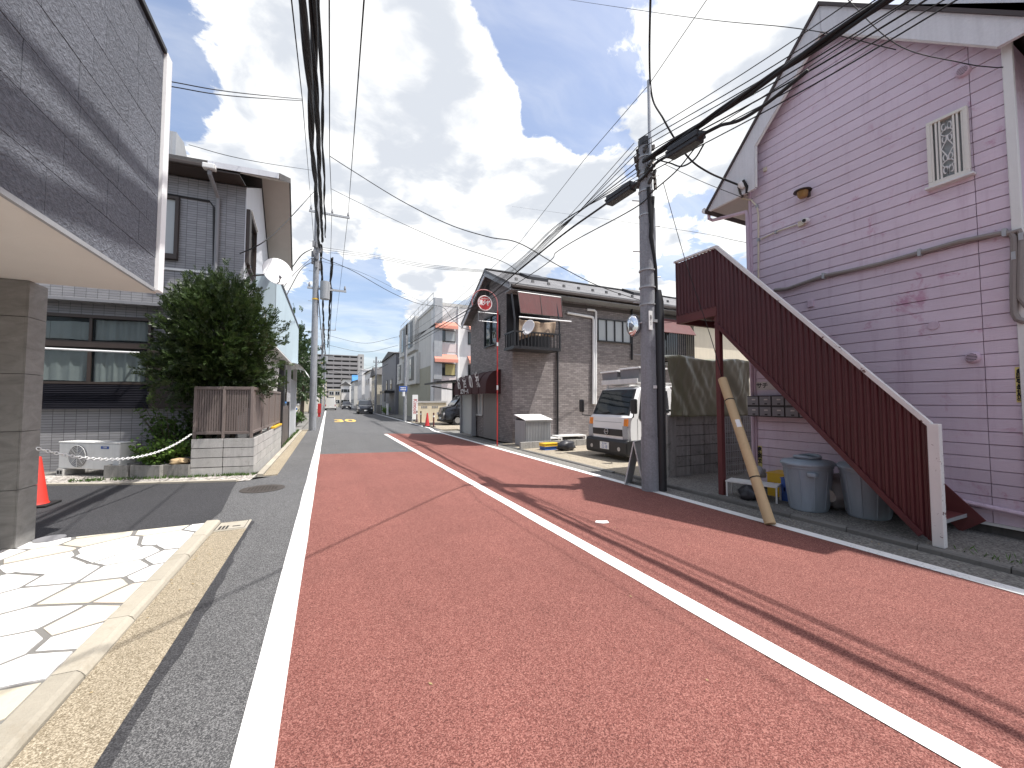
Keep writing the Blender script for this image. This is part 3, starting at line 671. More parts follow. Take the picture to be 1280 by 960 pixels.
def lump(name, p, r, mt, lab, cat, seed, sq=(1,1,.9)):
    bm = bmesh.new(); bmesh.ops.create_icosphere(bm, subdivisions=3, radius=1)
    for v_ in bm.verts:
        d = 1+.35*mnoise.noise(v_.co*2.2+Vector((seed,0,0)))+.12*mnoise.noise(v_.co*6+Vector((0,seed,0))); v_.co = Vector((v_.co.x*r*sq[0]*d, v_.co.y*r*sq[1]*d, max(-.75,v_.co.z*d)*r*sq[2]))
    me = bpy.data.meshes.new(name); bm.to_mesh(me); bm.free(); me.materials.append(MATS[mt])
    for f_ in me.polygons: f_.use_smooth = True
    o = bpy.data.objects.new(name, me); COL.objects.link(o); o.location = (p[0],p[1],p[2]+.75*r*sq[2]); return tag(o, lab, cat)
q = PZ(1040,640,.05); lump('rubbish_bag', (q.x+.32,q.y+.08,.05), .2, 'bag_clear', 'clear plastic rubbish bag stuffed between the two dustbins', 'bag', 3, (1,1,1.3))
q = PZ(930,627,.05); lump('rubbish_bag', (q.x+.2,q.y+.05,.05), .13, 'bag_dark', 'crumpled black bag under the low white table', 'bag', 9)
q = PZ(935,618,.05); lump('rubbish_bag', (q.x+.25,q.y,.295), .11, 'bag_clear', 'small pale plastic bag on the low white table', 'bag', 5)
pw_ = PX(1035,617,6.05)
tag(MB().tube([(pw_.x+.05,pw_.y,pw_.z-.02),(pw_.x+.0,pw_.y,pw_.z-.015),(pw_.x-.04,pw_.y,pw_.z-.01),(pw_.x+.01,pw_.y,pw_.z-.01)],[.06,.07,.11,.02],18).build('bowl', 'plate_white', smooth=True), 'dirty cream bowl pushed between the two dustbins', 'bowl')
# cardboard tube leaning on the post
mat('cardboard', (.52,.38,.215), .75, .1, 4, .05, 30, dirt=(.2,.12,.06), dirtamt=.15)
a = PZ(963,655,.02); b = PX(903,474,XS-.10)
tb = thing('cardboard_tube', 'long tan cardboard tube leaning against the maroon stair post', 'tube', tuple(a))
MB().tube([a,a+(b-a)*.5,b],.062,18).build('tube', 'cardboard', tb, smooth=True)
for f_ in (.27,.82): p = a+(b-a)*f_; d = (b-a).normalized(); MB().tube([p-d*.008,p+d*.008],.0645,18).build('strap', 'black_rubber', tb)
p = a+(b-a)*.63; d = (b-a).normalized(); nrm = (EYE-p); nrm = (nrm-d*nrm.dot(d)).normalized(); sd_ = d.cross(nrm)
m = MB(); vs = []
for i in range(5):
    an = -.5+i*.25+.3
    for s_ in (-.06,.06): vs.append(p+d*s_+(nrm*math.cos(an)+sd_*math.sin(an))*.0635)
m.add(vs, [(2*i,2*i+1,2*i+3,2*i+2) for i in range(4)]).build('sticker', 'text_white', tb)
# ================================================================== block wall with tarpaulin between the lot and the house
YB = 5.62
mat('joint_grey', (.05,.048,.045), .95, .2, 4)
bw = thing('block_wall', 'weathered grey concrete block wall below the green tarpaulin', 'wall', (7.0,YB+.07,.03))
x0 = PY(834,520,YB).x; zt = PY(834,519,YB).z
MB().box(x0+.02, 8.6, YB+.012, YB+.10, .02, zt-.01).build('core', 'joint_grey', bw)
MB().box(x0-.02, x0+.2, YB-.03, YB+.13, .02, zt).build('pier', 'block_dark', bw, bevel=.006)
nr = 6; rh = (zt-.03)/nr
bme = mesh_of(MB().prism([(-.190,.006),(-.184,0),(.184,0),(.190,.006),(.190,rh-.018),(.184,rh-.012),(-.184,rh-.012),(-.190,rh-.018)],'y',-.008,.02), 'block', 'block_dark')
for r_ in range(nr):
    for i in range(6):
        xx = x0+.205+.2+i*.40
        if xx < 8.5: part('block', bme, None, bw, (xx,YB-.002+random.uniform(0,.004),.03+r_*rh))
def cloth(name, P, nu, nv, mt, lab, cat, thick=.004):
    m = MB(); vs = []
    for j in range(nv+1):
        for i in range(nu+1): vs.append(P(i/nu, j/nv))
    m.add(vs, [(j*(nu+1)+i, j*(nu+1)+i+1, (j+1)*(nu+1)+i+1, (j+1)*(nu+1)+i) for j in range(nv) for i in range(nu)])
    o = m.build(name, mt, smooth='all')
    so_ = o.modifiers.new('thick','SOLIDIFY'); so_.thickness = thick
    return tag(o, lab, cat) if lab else o
mat('tarp_green', (.215,.22,.14), .38, .12, 2, .05, 20, streak=.1)
tz1 = PY(880,447,YB).z; tx1_ = PY(934,450,YB).x
def tarpP(u, v):
    x = x0-.01+(tx1_-x0)*u
    if v < .28:   # top sheet running back
        f_ = v/.28; y = YB+.75*(1-f_)-.03; z = tz1+.03*math.sin(u*9)+.05*(1-f_)-.03*f_
    else:
        f_ = (v-.28)/.72; y = YB-.035-.03*f_; z = tz1-.03-(tz1-zt+.0)*f_
        x -= f_*.10*max(0,u-.75)*4*.9
    w = .05*mnoise.noise(Vector((x*2.3+z*1.2,z*.8,1)))+.045*mnoise.noise(Vector((x*5+z*2.6,z*1.2,4)))+.05*abs(mnoise.noise(Vector((x*8-z*4,z*1.4,9))))
    y -= max(-.03,w)+.015
    if v >= .28: y -= .03*math.sin(u*16+f_*3)**2*f_
    return (x, y, z+.02*mnoise.noise(Vector((x*3,v*5,0))))
tp = cloth('tarpaulin', tarpP, 70, 44, 'tarp_green', 'olive green tarpaulin draped over a rack on the block wall', 'tarpaulin')
rk = thing('storage_rack', 'dark steel rack hidden under the olive tarpaulin', 'rack', (7.0,6.0,.03))
for xx in (x0+.1, tx1_-.25):
    for yy in (YB+.16, YB+.66): MB().box(xx-.02,xx+.02,yy-.02,yy+.02,.03,tz1-.09).build('post', 'black_metal', rk)
MB().box(x0+.1,tx1_-.25,YB+.14,YB+.68,tz1-.12,tz1-.09).build('shelf', 'black_metal', rk); MB().box(x0+.1,tx1_-.25,YB+.14,YB+.68,1.3,1.33).build('shelf', 'black_metal', rk)
# wire mesh panel and climbing plant shade behind
wf = thing('mesh_fence', 'black wire mesh fence panel in the gap beside the pink house', 'fence', (7.6,5.3,.05))
fx0, fx1 = PY(907,560,5.3).x, PY(946,560,5.3).x; fz = PY(930,521,5.3).z
for i in range(15): MB().cyl((fx0+(fx1-fx0)*i/14,5.3,.05),(fx0+(fx1-fx0)*i/14,5.3,fz),.006,n=5).build('wire', 'galvanised', wf)
for i in range(9): MB().cyl((fx0,5.292,.1+(fz-.1)*i/8),(fx1,5.292,.1+(fz-.1)*i/8),.005,n=5).build('wire', 'galvanised', wf)
# ================================================================== utility pole on the right
bp = PZ(813,613,0); PXc, PYc = bp.x, bp.y
up = thing('utility_pole', 'speckled grey concrete utility pole with black cable guard beside the maroon staircase', 'utility pole', (PXc,PYc,0))
zc0 = PX(808,176,PXc).z; zc1 = PX(808,105,PXc).z
MB().tube([(PXc,PYc,-.05),(PXc,PYc,zc0)],[.138,.108],24).build('shaft', 'pole_concrete', up, smooth=True)
MB().tube([(PXc,PYc,zc0-.1),(PXc,PYc,zc0+.02),(PXc,PYc,zc0+.05)],[.118,.118,.10],20).build('cap', 'black_plastic', up, smooth=True)
MB().tube([(PXc-.02,PYc-.13,zc0-.55),(PXc-.02,PYc-.13,zc1)],.028,10).build('extension', 'galvanised', up, smooth=True)
gd = Vector((_r.x,_r.y,0)); gx, gy_ = PXc+gd.x*.165, PYc+gd.y*.165-.03
zg = PX(826,362,gx).z
MB().tube([(gx,gy_,0.0),(gx,gy_,zg-.2),(gx,gy_,zg)],[.088,.088,.05],14).build('cable_guard', 'black_plastic', up, smooth=True)
MB().tube([(PXc+gd.x*.135,PYc-.06,zg-.3),(PXc+gd.x*.13,PYc-.06,zg+.8),(PXc+gd.x*.125,PYc-.06,zc0-1.2)],.03,8).build('riser_pipe', 'galvanised', up, smooth=True)
ca = [(PXc-.03,PYc-.135,zg+.9),(PXc+.02,PYc-.14,zg+1.6),(PXc-.02,PYc-.13,zc0-1.5),(PXc-.06,PYc-.13,zc0-.9)]
MB().tube([(PXc+gd.x*.12,PYc-.09,zg),(PXc+.09,PYc-.1,zg+.4)]+ca,.034,8).build('riser_cable', 'black_rubber', up, smooth=True)
for z in (.78*zc0,.62*zc0,.9*zc0,.85*zc0,.95*zc0,zg+.05,zg-.25):
    MB().tube([(PXc,PYc,z-.012),(PXc,PYc,z+.012)],.138 if z < 4 else .126,18).build('band', 'galvanised', up)
z = 2.3; i = 0
while z < zc0-.6:
    s_ = 1 if i % 2 else -1
    MB().cyl((PXc+gd.x*.1*s_,PYc+gd.y*.1*s_,z),(PXc+gd.x*.24*s_,PYc+gd.y*.24*s_,z+.01),.009,n=6).build('step_bolt', 'galvanised', up); z += .45; i += 1
m = MB()
for i in range(26):
    an = random.uniform(0,6.3); z = zc0-.1-random.random()*.75; r_ = random.uniform(.11,.17); m.beam((PXc+r_*math.cos(an),PYc+r_*math.sin(an),z-.05),(PXc+r_*math.cos(an+.3),PYc+r_*math.sin(an+.3),z+.05),.05,.04)
stuff(m.build('clamp_hardware', 'iron', up))
p = PX(804,399,PXc-.12); MB().box(p.x-.0,p.x+.075,PYc-.155,PYc-.14,p.z-.2,p.z+.12).build('number_plate', 'text_white', up)
pp = PX(812,484,PXc); MB().box(PXc-.035,PXc+.035,PYc-.15,PYc-.138,pp.z-.025,pp.z+.025).build('number_plate', 'text_white', up)
text('lettering', '水戸23', .055, 'text_black', up, frame((p.x+.0375,PYc-.157,p.z-.04),(1,0,0),(0,0,1)), .001, .9, True)
for z0_ in (0,): MB().tube([(PXc,PYc,.0),(PXc,PYc,.9)],[.142,.140],22).build('base_sleeve', 'pole_concrete', up, smooth=True)
# traffic mirror on an arm
mp = PY(792,407,PYc+.1); mat('mirror_face', (.72,.74,.76), .06, .02, metal=1.0)
tm = thing('traffic_mirror', 'oval convex traffic mirror on an arm from the utility pole', 'mirror', (mp.x,mp.y,mp.z-.2))
mdir = Vector((-.55,-.8,0)).normalized()
m = MB(); prof = [(0,.05),(.05,.047),(.09,.036),(.12,.02),(.135,0.0)]
C_ = Vector(mp); sdv = Vector((-mdir.y,mdir.x,0)); vs = []; N_ = 20
for r_, d_ in prof:
    for j in range(N_): vs.append(C_+mdir*d_+sdv*r_*.85*math.cos(2*math.pi*j/N_)+Vector((0,0,1))*r_*1.35*math.sin(2*math.pi*j/N_))
m.add(vs, [(i*N_+j,i*N_+(j+1)%N_,(i+1)*N_+(j+1)%N_,(i+1)*N_+j) for i in range(len(prof)-1) for j in range(N_)]); m.build('mirror', 'mirror_face', tm, smooth='all')
m = MB(); vs = [C_-mdir*d_+sdv*r_*.85*math.cos(2*math.pi*j/N_)+Vector((0,0,1))*r_*1.35*math.sin(2*math.pi*j/N_) for r_, d_ in ((.14,-.004),(.146,.01),(.12,.05),(.02,.07)) for j in range(N_)]
m.add(vs, [(i*N_+j,i*N_+(j+1)%N_,(i+1)*N_+(j+1)%N_,(i+1)*N_+j) for i in range(3) for j in range(N_)]); m.build('backing', 'grey_paint', tm, smooth='all')
MB().tube([C_-mdir*.05,(PXc-.1,PYc,mp.z+.06)],.018,8).build('arm', 'galvanised', tm)
MB().beam((PXc-.13,PYc-.14,mp.z+.06),(PXc+.13,PYc-.14,mp.z+.06),.02,.05).build('clamp', 'galvanised', tm)
# A-board sign by the pole
A0 = PZ(781,606,0); A1 = PZ(805,609,0)
ab = thing('a_frame_sign', 'grey folding A-board standing at the foot of the utility pole', 'sign', ((A0.x+A1.x)/2,(A0.y+A1.y)/2,0))
ap_z = .78
dxy = Vector((A1.x-A0.x,A1.y-A0.y,0)); nx = Vector((-dxy.y,dxy.x,0)).normalized()*.38
mid = (A0+A1)/2; mid.z = ap_z
for s_, e_ in ((A0,1),(A1,-1)):
    s_ = Vector((s_.x,s_.y,0)); pts = [s_-nx*.0, s_+nx, mid+nx, mid-nx*.0]
    q = [p+dxy.normalized()*.012*e_ for p in pts]
    pan = MB().add(pts+q, [(0,1,2,3),(7,6,5,4),(0,4,5,1),(1,5,6,2),(2,6,7,3),(3,7,4,0)]).build('panel', 'grey_paint', ab)
    MB().tube([pts[0],pts[3],pts[2],pts[1]],.013,6).build('rim', 'white_paint', pan)
# ================================================================== grey panel building on the left
kk, mm = newmat('grey_panel')
oi = kk.add('ShaderNodeObjectInfo').outputs['Random']
n_ = kk.noise(kk.vmath('MULTIPLY', kk.pos, (1,1,1.6)).outputs[0], 26, 5, .62, .6); b_ = kk.noise(kk.pos, 1.1, 4)
c = kk.mix(kk.mapr(n_, .35, .65), (.100,.110,.132,1), (.17,.183,.213,1))
f = kk.math('MULTIPLY', kk.math('MULTIPLY_ADD', oi, .12, .94), kk.math('MULTIPLY_ADD', b_, .2, .9))
setc(kk, kk.mix(1.0, c, kk.add('ShaderNodeCombineColor', inp={0: f, 1: f, 2: f}).outputs[0], 'MULTIPLY'), .85, n_, .035)
mat('joint_dark', (.05,.05,.053), .8, .1)
mat('soffit_cream', (.60,.575,.53), .9, .05, 3, .08, 90, .002, 160)
kk, mm = newmat('pillar_tile')
v_ = kk.noise(kk.vmath('MULTIPLY', kk.pos, (2,2,5)).outputs[0], 1.5, 7, .65, 1.5)
setc(kk, kk.mix(kk.mapr(v_, .3, .7), (.17,.165,.155,1), (.27,.265,.25,1)), .5, kk.noise(kk.pos, 40, 3), .002)
XG = -1.78; YE = PX(193,362,XG).y; ZG0 = PX(193,362,XG).z; ZG1 = PX(205,66,XG).z
gb = thing('grey_panel_building', 'building with overhanging upper storey clad in rough grey stone panels above the white flagstones', 'building', (-4.5,1,.0))
MB().box(-9, XG-.022, -6, YE-.02, ZG0+.012, ZG1-.01).build('upper_storey', 'joint_dark', gb)
pw2, ph2 = .63, (ZG1-ZG0-.03)/8
pme = mesh_of(MB().prism([(0,.004),(.004,0),(pw2-.010,0),(pw2-.006,.004),(pw2-.006,ph2-.010),(pw2-.010,ph2-.006),(.004,ph2-.006),(0,ph2-.010)],'x',-.02,0), 'panel', 'grey_panel')
for r_ in range(8):
    off = (.0,.31)[r_%2]+.14*(r_%3)
    yy = YE-.005-off
    for i in range(13):
        y1 = yy-i*pw2; y0 = y1-pw2+.006
        part('panel', pme, None, gb, (XG-random.uniform(0,.003), y0, ZG0+.02+r_*ph2))
    if off > .05:
        MB().box(XG-.02,XG,yy+.006,YE-.004,ZG0+.02+r_*ph2,ZG0+.02+(r_+1)*ph2-.006).build('panel', 'grey_panel', gb)
MB().box(XG-.25, XG+.035, YE, YE+.145, ZG0-.005, ZG1+.02).build('edge_fin', 'white_clean', gb, bevel=.006)
MB().box(-9, XG-.251, YE-.019, YE+.14, ZG0+.0, ZG1).build('end_wall', 'white_clean', gb)
MB().box(-9, XG+.03, -6, YE-.001, ZG1-.005, ZG1+.05).build('coping', 'black_metal', gb, bevel=.006)
MB().box(-9, XG-.024, -6, YE+.12, ZG0-.02, ZG0+.01).build('soffit', 'soffit_cream', gb)
MB().box(XG-.022, XG+.006, -6, YE-.001, ZG0-.02, ZG0+.017).build('drip_edge', 'grey_paint', gb)
fy0 = PZ(19,686,.045).y; fy1 = PZ(39,675,.045).y; fx = PZ(19,686,.045).x
MB().box(-5.2, fx-.015, fy0+.015, fy1-.015, .0, ZG0-.021).build('pillar', 'joint_dark', gb)
zj = [.045,.62,1.2,1.78,2.36,ZG0-.022]
for a, b in zip(zj[:-1], zj[1:]):
    MB().box(fx-.014, fx, fy0, fy1, a+.003, b-.003).build('cladding_tile', 'pillar_tile', gb)
    for i in range(4): MB().box(fx-.016-.6*(i+1)+.004, fx-.016-.6*i, fy0, fy0+.014, a+.003, b-.003).build('cladding_tile', 'pillar_tile', gb)
    for i in range(4): MB().box(fx-.016-.6*(i+1)+.004, fx-.016-.6*i, fy1-.014, fy1, a+.003, b-.003).build('cladding_tile', 'pillar_tile', gb)
MB().box(-9, -4.7, -6, 5.2, .03, ZG0-.022).build('ground_floor_wall', 'pillar_tile', gb)
# cone and plastic chain
cp = PZ(52,632,.006); cp = Vector((cp.x-.06,cp.y,.008))
def cone(p, lab, sc_=1.0, grp=None, mt='red_plastic'):
    c = thing('traffic_cone', lab, 'traffic cone', tuple(p), 0, grp)
    MB().box(p[0]-.19*sc_,p[0]+.19*sc_,p[1]-.19*sc_,p[1]+.19*sc_,p[2],p[2]+.03*sc_).build('base', 'black_rubber', c, bevel=.01)
    MB().lathe([(.135*sc_,.031*sc_),(.12*sc_,.06*sc_),(.035*sc_,.68*sc_),(.028*sc_,.70*sc_),(.01,.70*sc_)], p, 24).build('cone', mt, c, smooth=True)
    return c
cone(cp, 'bright red traffic cone beside the grey tiled pillar', 1.0)
h0 = Vector((fx,fy1-.05,PX(35,562,fx).z)); h1 = Vector((-2.42,9.72,.86))
ch = []
for i in range(61):
    f_ = i/60; p = h0.lerp(h1, f_); p.z -= .42*4*f_*(1-f_)*(.65); ch.append(p)
cn = thing('plastic_chain', 'white plastic chain sagging across the driveway from the pillar to the brown fence', 'chain', tuple(h0.lerp(h1,.5)))
m = MB()
for i in range(0,60):
    a, b = ch[i], ch[i+1]; d = (b-a); L_ = d.length; d.normalize(); s_ = d.cross(Vector((0,0,1))).normalized(); u_ = s_.cross(d)
    e = s_ if i % 2 else u_
    pts = [a+d*L_*.5+d*(L_*.62)*math.cos(t_)+e*.016*math.sin(t_) for t_ in [j*math.pi/4 for j in range(9)]]
    m.tube(pts, .006, 4, False)
stuff(m.build('link', 'white_clean', cn, smooth='all'))
# ================================================================== tiled house
kk, mm = newmat('wall_tile')
sp = kk.add('ShaderNodeSeparateXYZ', inp={0: kk.pos}); uv = kk.add('ShaderNodeCombineXYZ', inp={0: kk.math('ADD', sp.outputs[0], kk.math('MULTIPLY', sp.outputs[1], .0)), 1: sp.outputs[2], 2: 0.0}).outputs[0]
br = kk.add('ShaderNodeTexBrick', offset=0.0, squash=1.0, inp={'Vector': uv, 'Color1': (.235,.232,.24,1), 'Color2': (.29,.287,.295,1), 'Mortar': (.07,.07,.075,1), 'Scale': 1.0, 'Mortar Size': .0038, 'Mortar Smooth': .1, 'Bias': 0.0, 'Brick Width': .19, 'Row Height': .056})
gl = kk.noise(kk.pos, .9, 5); gf = kk.math('MULTIPLY_ADD', gl, .36, .82)
setc(kk, kk.mix(1.0, br.outputs[0], kk.add('ShaderNodeCombineColor', inp={0: gf, 1: gf, 2: gf}).outputs[0], 'MULTIPLY'), .35, kk.math('SUBTRACT', 1.0, br.outputs[1]), .004)
mat('roof_tile', (.075,.07,.068), .7, .2, 5, .15, 30, .01, 30)
mat('white_siding', (.60,.61,.64), .5, .08, 3, .03, streak=.15); mat('beige_soffit', (.45,.40,.35), .8, .08); mat('blue_siding', (.42,.52,.57), .45, .06, 2, .02, streak=.1); mat('louver_dark', (.035,.035,.045), .4, .2, 3)
C0 = Vector((-1.9,11.21,0)); TH = R(-4.9)
_ct, _st = math.cos(-TH), math.sin(-TH)
def rotl(v): return Vector((v.x*_ct-v.y*_st, v.x*_st+v.y*_ct, v.z))
def LP(u, v, ax, val):
    e = rotl(EYE-C0); d = rotl(ray(u, v)); t_ = (val-e[ax])/d[ax]; return e+d*t_
th = thing('tiled_house', 'two storey house faced with small blue grey tiles behind the bush and brown fence', 'house', tuple(C0), TH)
def B(mb, name, mt, par=None, **kw): return mb.build(name, mt, par or th, local=True, **kw)
YM = 3.1; RS = 1.52
def shear(mb): mb.v = [(x-.13*max(0,y) if x > -5 else x, y, z) for x,y,z in mb.v]; return mb
YL = .30; zl = LP(56,372,1,0).z; ze = LP(208,212,1,0).z-.12
B(shear(MB().prism([(0,zl),(0,ze),(YM,ze+RS),(2*YM,ze),(2*YM,zl)],'x',-10,0)), 'wall', 'wall_tile')
B(MB().box(-10,-.1,YL,2.7,-.02,zl), 'lower_wall', 'wall_tile')
B(MB().box(-10,.012,-.02,.0,zl-.02,zl+.05), 'ledge', 'mid_grey', bevel=.004)
q = LP(205,336,1,0).z
B(MB().box(-10,LP(262,341,1,0).x,-.03,-.002,q-.02,q+.03), 'ledge', 'white_paint')
B(shear(MB().prism([(.003,zl),(.003,ze),(YM,ze+RS),(2*YM,ze),(2*YM,zl)],'x',.001,.02)), 'road_side_wall', 'white_siding')
# roof, high over the street front and falling away
rx = LP(351,226,1,-.35).x; rz0 = ze+.22
zr_ = rz0+.49*(YM+.55)
B(shear(MB().prism([(-.55,rz0-.12),(-.55,rz0),(YM,zr_),(2*YM+.55,rz0),(2*YM+.55,rz0-.12),(YM,zr_-.12)],'x',-10.3,rx-.02)), 'roof', 'roof_tile')
B(MB().box(-10.3,-.62,-.60,-.46,rz0-.19,rz0-.10), 'gutter', 'dark_brown', bevel=.02)
B(MB().box(-.60,rx,-.57,-.545,rz0-.14,rz0-.01), 'fascia', 'white_siding')
B(shear(MB().prism([(-.55,rz0-.16),(-.55,rz0-.0),(YM,zr_),(2*YM+.55,rz0),(2*YM+.55,rz0-.16),(YM,zr_-.16)],'x',rx-.018,rx+.02)), 'barge_board', 'dark_brown')
B(shear(MB().prism([(-.54,rz0-.165),(YM,zr_-.165),(2*YM+.54,rz0-.165),(2*YM+.54,rz0-.145),(YM,zr_-.145),(-.54,rz0-.145)],'x',.022,rx-.02)), 'soffit', 'beige_soffit')
B(MB().box(-10,-.0,-.53,-.002,rz0-.2,rz0-.17), 'soffit', 'dark_brown')
# upstairs window
w0, w1 = LP(205,245,1,0), LP(223,325,1,0)
wn = B(MB().box(w0.x-1.2,w1.x-.07,-.03,-.004,w1.z+.1,w0.z-.07), 'window', 'glass_frosted')
m = MB().box(w0.x-1.3,w1.x,-.09,-.002,w0.z-.07,w0.z).box(w0.x-1.3,w1.x,-.12,-.002,w1.z-.02,w1.z+.1).box(w1.x-.07,w1.x,-.09,-.002,w1.z+.1,w0.z-.07).box(w0.x-.1,w0.x-.05,-.07,-.031,w1.z+.1,w0.z-.07)
B(m, 'frame', 'dark_brown', wn, bevel=.005)
# downpipe with funnel
dx_ = LP(272,230,1,-.06).x; zf = LP(272,218,1,-.06).z
B(MB().box(dx_-.12,dx_+.12,-.66,-.50,rz0-.22,rz0-.10), 'hopper', 'white_paint', bevel=.02)
B(MB().tube([(dx_,-.56,rz0-.2),(dx_,-.56,rz0-.3),(dx_+.02,-.08,rz0-.6),(dx_+.02,-.06,rz0-.75),(dx_+.02,-.06,zl+.1),(dx_+.02,.24,zl-.1),(dx_+.02,.24,.1)],.045,8), 'downpipe', 'mid_grey', smooth=True)
cz = LP(240,252,1,-.03)
B(MB().tube([(w0.x-1,-.03,w0.z+.08),(LP(262,253,1,-.03).x,-.03,w0.z+.02),(LP(267,262,1,-.03).x,-.03,w0.z-.1),(LP(267,300,1,-.03).x,-.03,w0.z-.9),(LP(267,330,1,-.03).x,-.03,w0.z-1.5)],.02,6), 'conduit', 'black_plastic', smooth=True)
# lower windows with curtains
def lx(u, v): return LP(u, v, 1, YL-.05)
a0, a1 = lx(50,392), lx(191,403); z1_, z2_ = a0.z, lx(113,427).z; z3_, z4_ = lx(113,437).z, lx(113,479).z; z5_ = lx(113,511).z
xs0 = a0.x-1.6; xs1 = a1.x
lw = B(MB().box(xs0+.04,xs1-.04,YL-.075,YL-.065,z2_,z1_-.04), 'window', 'glass_clear')
lw2 = B(MB().box(xs0+.04,xs1-.06,YL-.075,YL-.065,z4_+.03,z3_), 'window', 'glass_clear')
def curt(x0, x1, z0, z1, par, mt='curtain', amp=.012, fr=26):
    m = MB(); n = 60; vs = []
    for i in range(n+1):
        x = x0+(x1-x0)*i/n; dy = amp*math.sin(x*fr)+amp*.6*math.sin(x*fr*2.3+1)
        for z_ in (z0+.01*math.sin(x*5),(z0+z1)/2,z1-.02*abs(math.sin(x*3))): vs.append((x,YL-.03+dy,z_))
    m.add(vs, [(i*3+j,i*3+3+j,i*3+4+j,i*3+1+j) for i in range(n) for j in range(2)]); B(m, 'curtain', mt, par, smooth='all')
xm = lx(115,410).x
curt(xs0+.1,xm-.05,z2_+.04,z1_-.12,lw); curt(xm+.05,xs1-.08,z2_+.05,z1_-.05,lw)
curt(xs0+.1,xm-.06,z4_+.05,z3_-.02,lw2); curt(xm+.05,xs1-.1,z4_+.04,z3_-.02,lw2)
B(MB().box(xs0+.05,xs1-.05,YL-.012,YL-.004,z4_,z1_), 'dark_lining', 'black_metal', lw)
m = MB().box(xs0,xs1,YL-.12,YL-.002,z1_-.04,z1_+.03).box(xs0,xs1,YL-.12,YL-.002,z2_-.13,z2_).box(xs1-.05,xs1,YL-.12,YL-.002,z4_,z1_-.04).box(xm-.025,xm+.025,YL-.10,YL-.062,z2_,z1_-.04); B(m, 'frame', 'dark_brown', lw)
m = MB().box(xs0,xs1,YL-.12,YL-.002,z4_-.02,z4_+.03).box(xm-.03,xm+.03,YL-.10,YL-.062,z4_+.03,z3_); B(m, 'frame', 'dark_brown', lw2)
B(MB().box(xs1+.005,xs1+1.3,YL-.10,YL-.004,z5_,z3_+.05), 'shutter_box', 'dark_brown')
n_l = 14; lh = (z4_-.02-z5_)/n_l
for i in range(n_l):
    z_ = z5_+i*lh; B(MB().add([(xs0,YL-.07,z_+lh*.95),(xs1,YL-.07,z_+lh*.95),(xs1,YL-.12,z_+.004),(xs0,YL-.12,z_+.004),(xs0,YL-.06,z_+lh*.95),(xs1,YL-.06,z_+lh*.95),(xs1,YL-.11,z_),(xs0,YL-.11,z_)],[(0,1,2,3),(7,6,5,4),(0,4,5,1),(2,6,7,3)]), 'louver', 'louver_dark')
B(MB().box(xs0,xs1,YL-.058,YL-.003,z5_,z4_-.022), 'louver_backing', 'black_metal')
rl, rr_ = LP(45,434,1,YL-.35), LP(174,441,1,YL-.35)
rail = B(MB().tube([(rl.x-1,YL-.35,rl.z),(rr_.x,YL-.35,rr_.z)],.022,8), 'laundry_pole', 'white_clean', smooth=True)
for x_ in (rl.x-.7, rr_.x-.12): B(MB().beam((x_,YL-.36,rl.z-.03),(x_,YL-.01,rl.z-.05),.03,.03), 'bracket', 'black_metal', rail)
B(MB().tube([(rr_.x+.02,YL-.34,rl.z),(rr_.x+.12,YL-.2,rl.z-.15),(rr_.x+.16,YL-.1,rl.z-.35)],.015,6), 'bracket', 'black_metal', rail)
# road-side window frames
p0 = LP(320,282,0,.02); p1 = LP(333,345,0,.02)
sw = B(shear(MB().box(.021,.04,p0.y-.5,p0.y+.6,p1.z-.3,p0.z)), 'window', 'glass_dark')
m = MB()
for (ya,yb,za,zb) in ((p0.y-.56,p0.y+.66,p0.z,p0.z+.07),(p0.y-.56,p0.y+.66,p1.z-.37,p1.z-.3),(p0.y-.56,p0.y-.5,p1.z-.3,p0.z),(p0.y+.6,p0.y+.66,p1.z-.3,p0.z)): m.box(.021,.1,ya,yb,za,zb)
B(shear(m), 'frame', 'dark_brown', sw)
B(shear(MB().box(.022,.10,.05,p0.y-.58,p1.z-.3,p0.z+.05)), 'shutter_box', 'dark_brown')
B(shear(MB().box(.021,.12,p0.y-.62,p0.y+.7,p0.z+.09,p0.z+.14)), 'window_hood', 'white_paint')
# rooftop duct hood
vt_ = LP(205,165,1,.9); v2 = LP(241,180,1,.9)
rh_ = thing('rooftop_hood', 'pale ribbed sheet metal hood on legs on the tiled house roof', 'roof hood', tuple(C0+Vector((-3.6,1.2,rz0-.2))), TH)
bx = vt_.x+3.6; hz = vt_.z-(rz0-.2)
MB().prism([(-.1,hz-.75),(-.1,hz),(.35,hz),(.95,hz-.8),(.95,hz-1.2),(.55,hz-.75)],'x',bx-1.2,bx+.38).build('hood', 'galvanised', rh_, local=True)
for i in range(5): MB().box(bx-.3+i*.14,bx-.27+i*.14,-.125,-.101,hz-.73,hz-.02).build('rib', 'galvanised', rh_, local=True)
for x_ in (bx-.5,bx+.3): MB().beam((x_,.0,hz-.75),(x_,.0,-.15),.06,.06).build('leg', 'white_paint', rh_, local=True); MB().beam((x_-.4,.05,hz-.75),(x_-.02,.05,-.1),.04,.04).build('brace', 'iron', rh_, local=True)
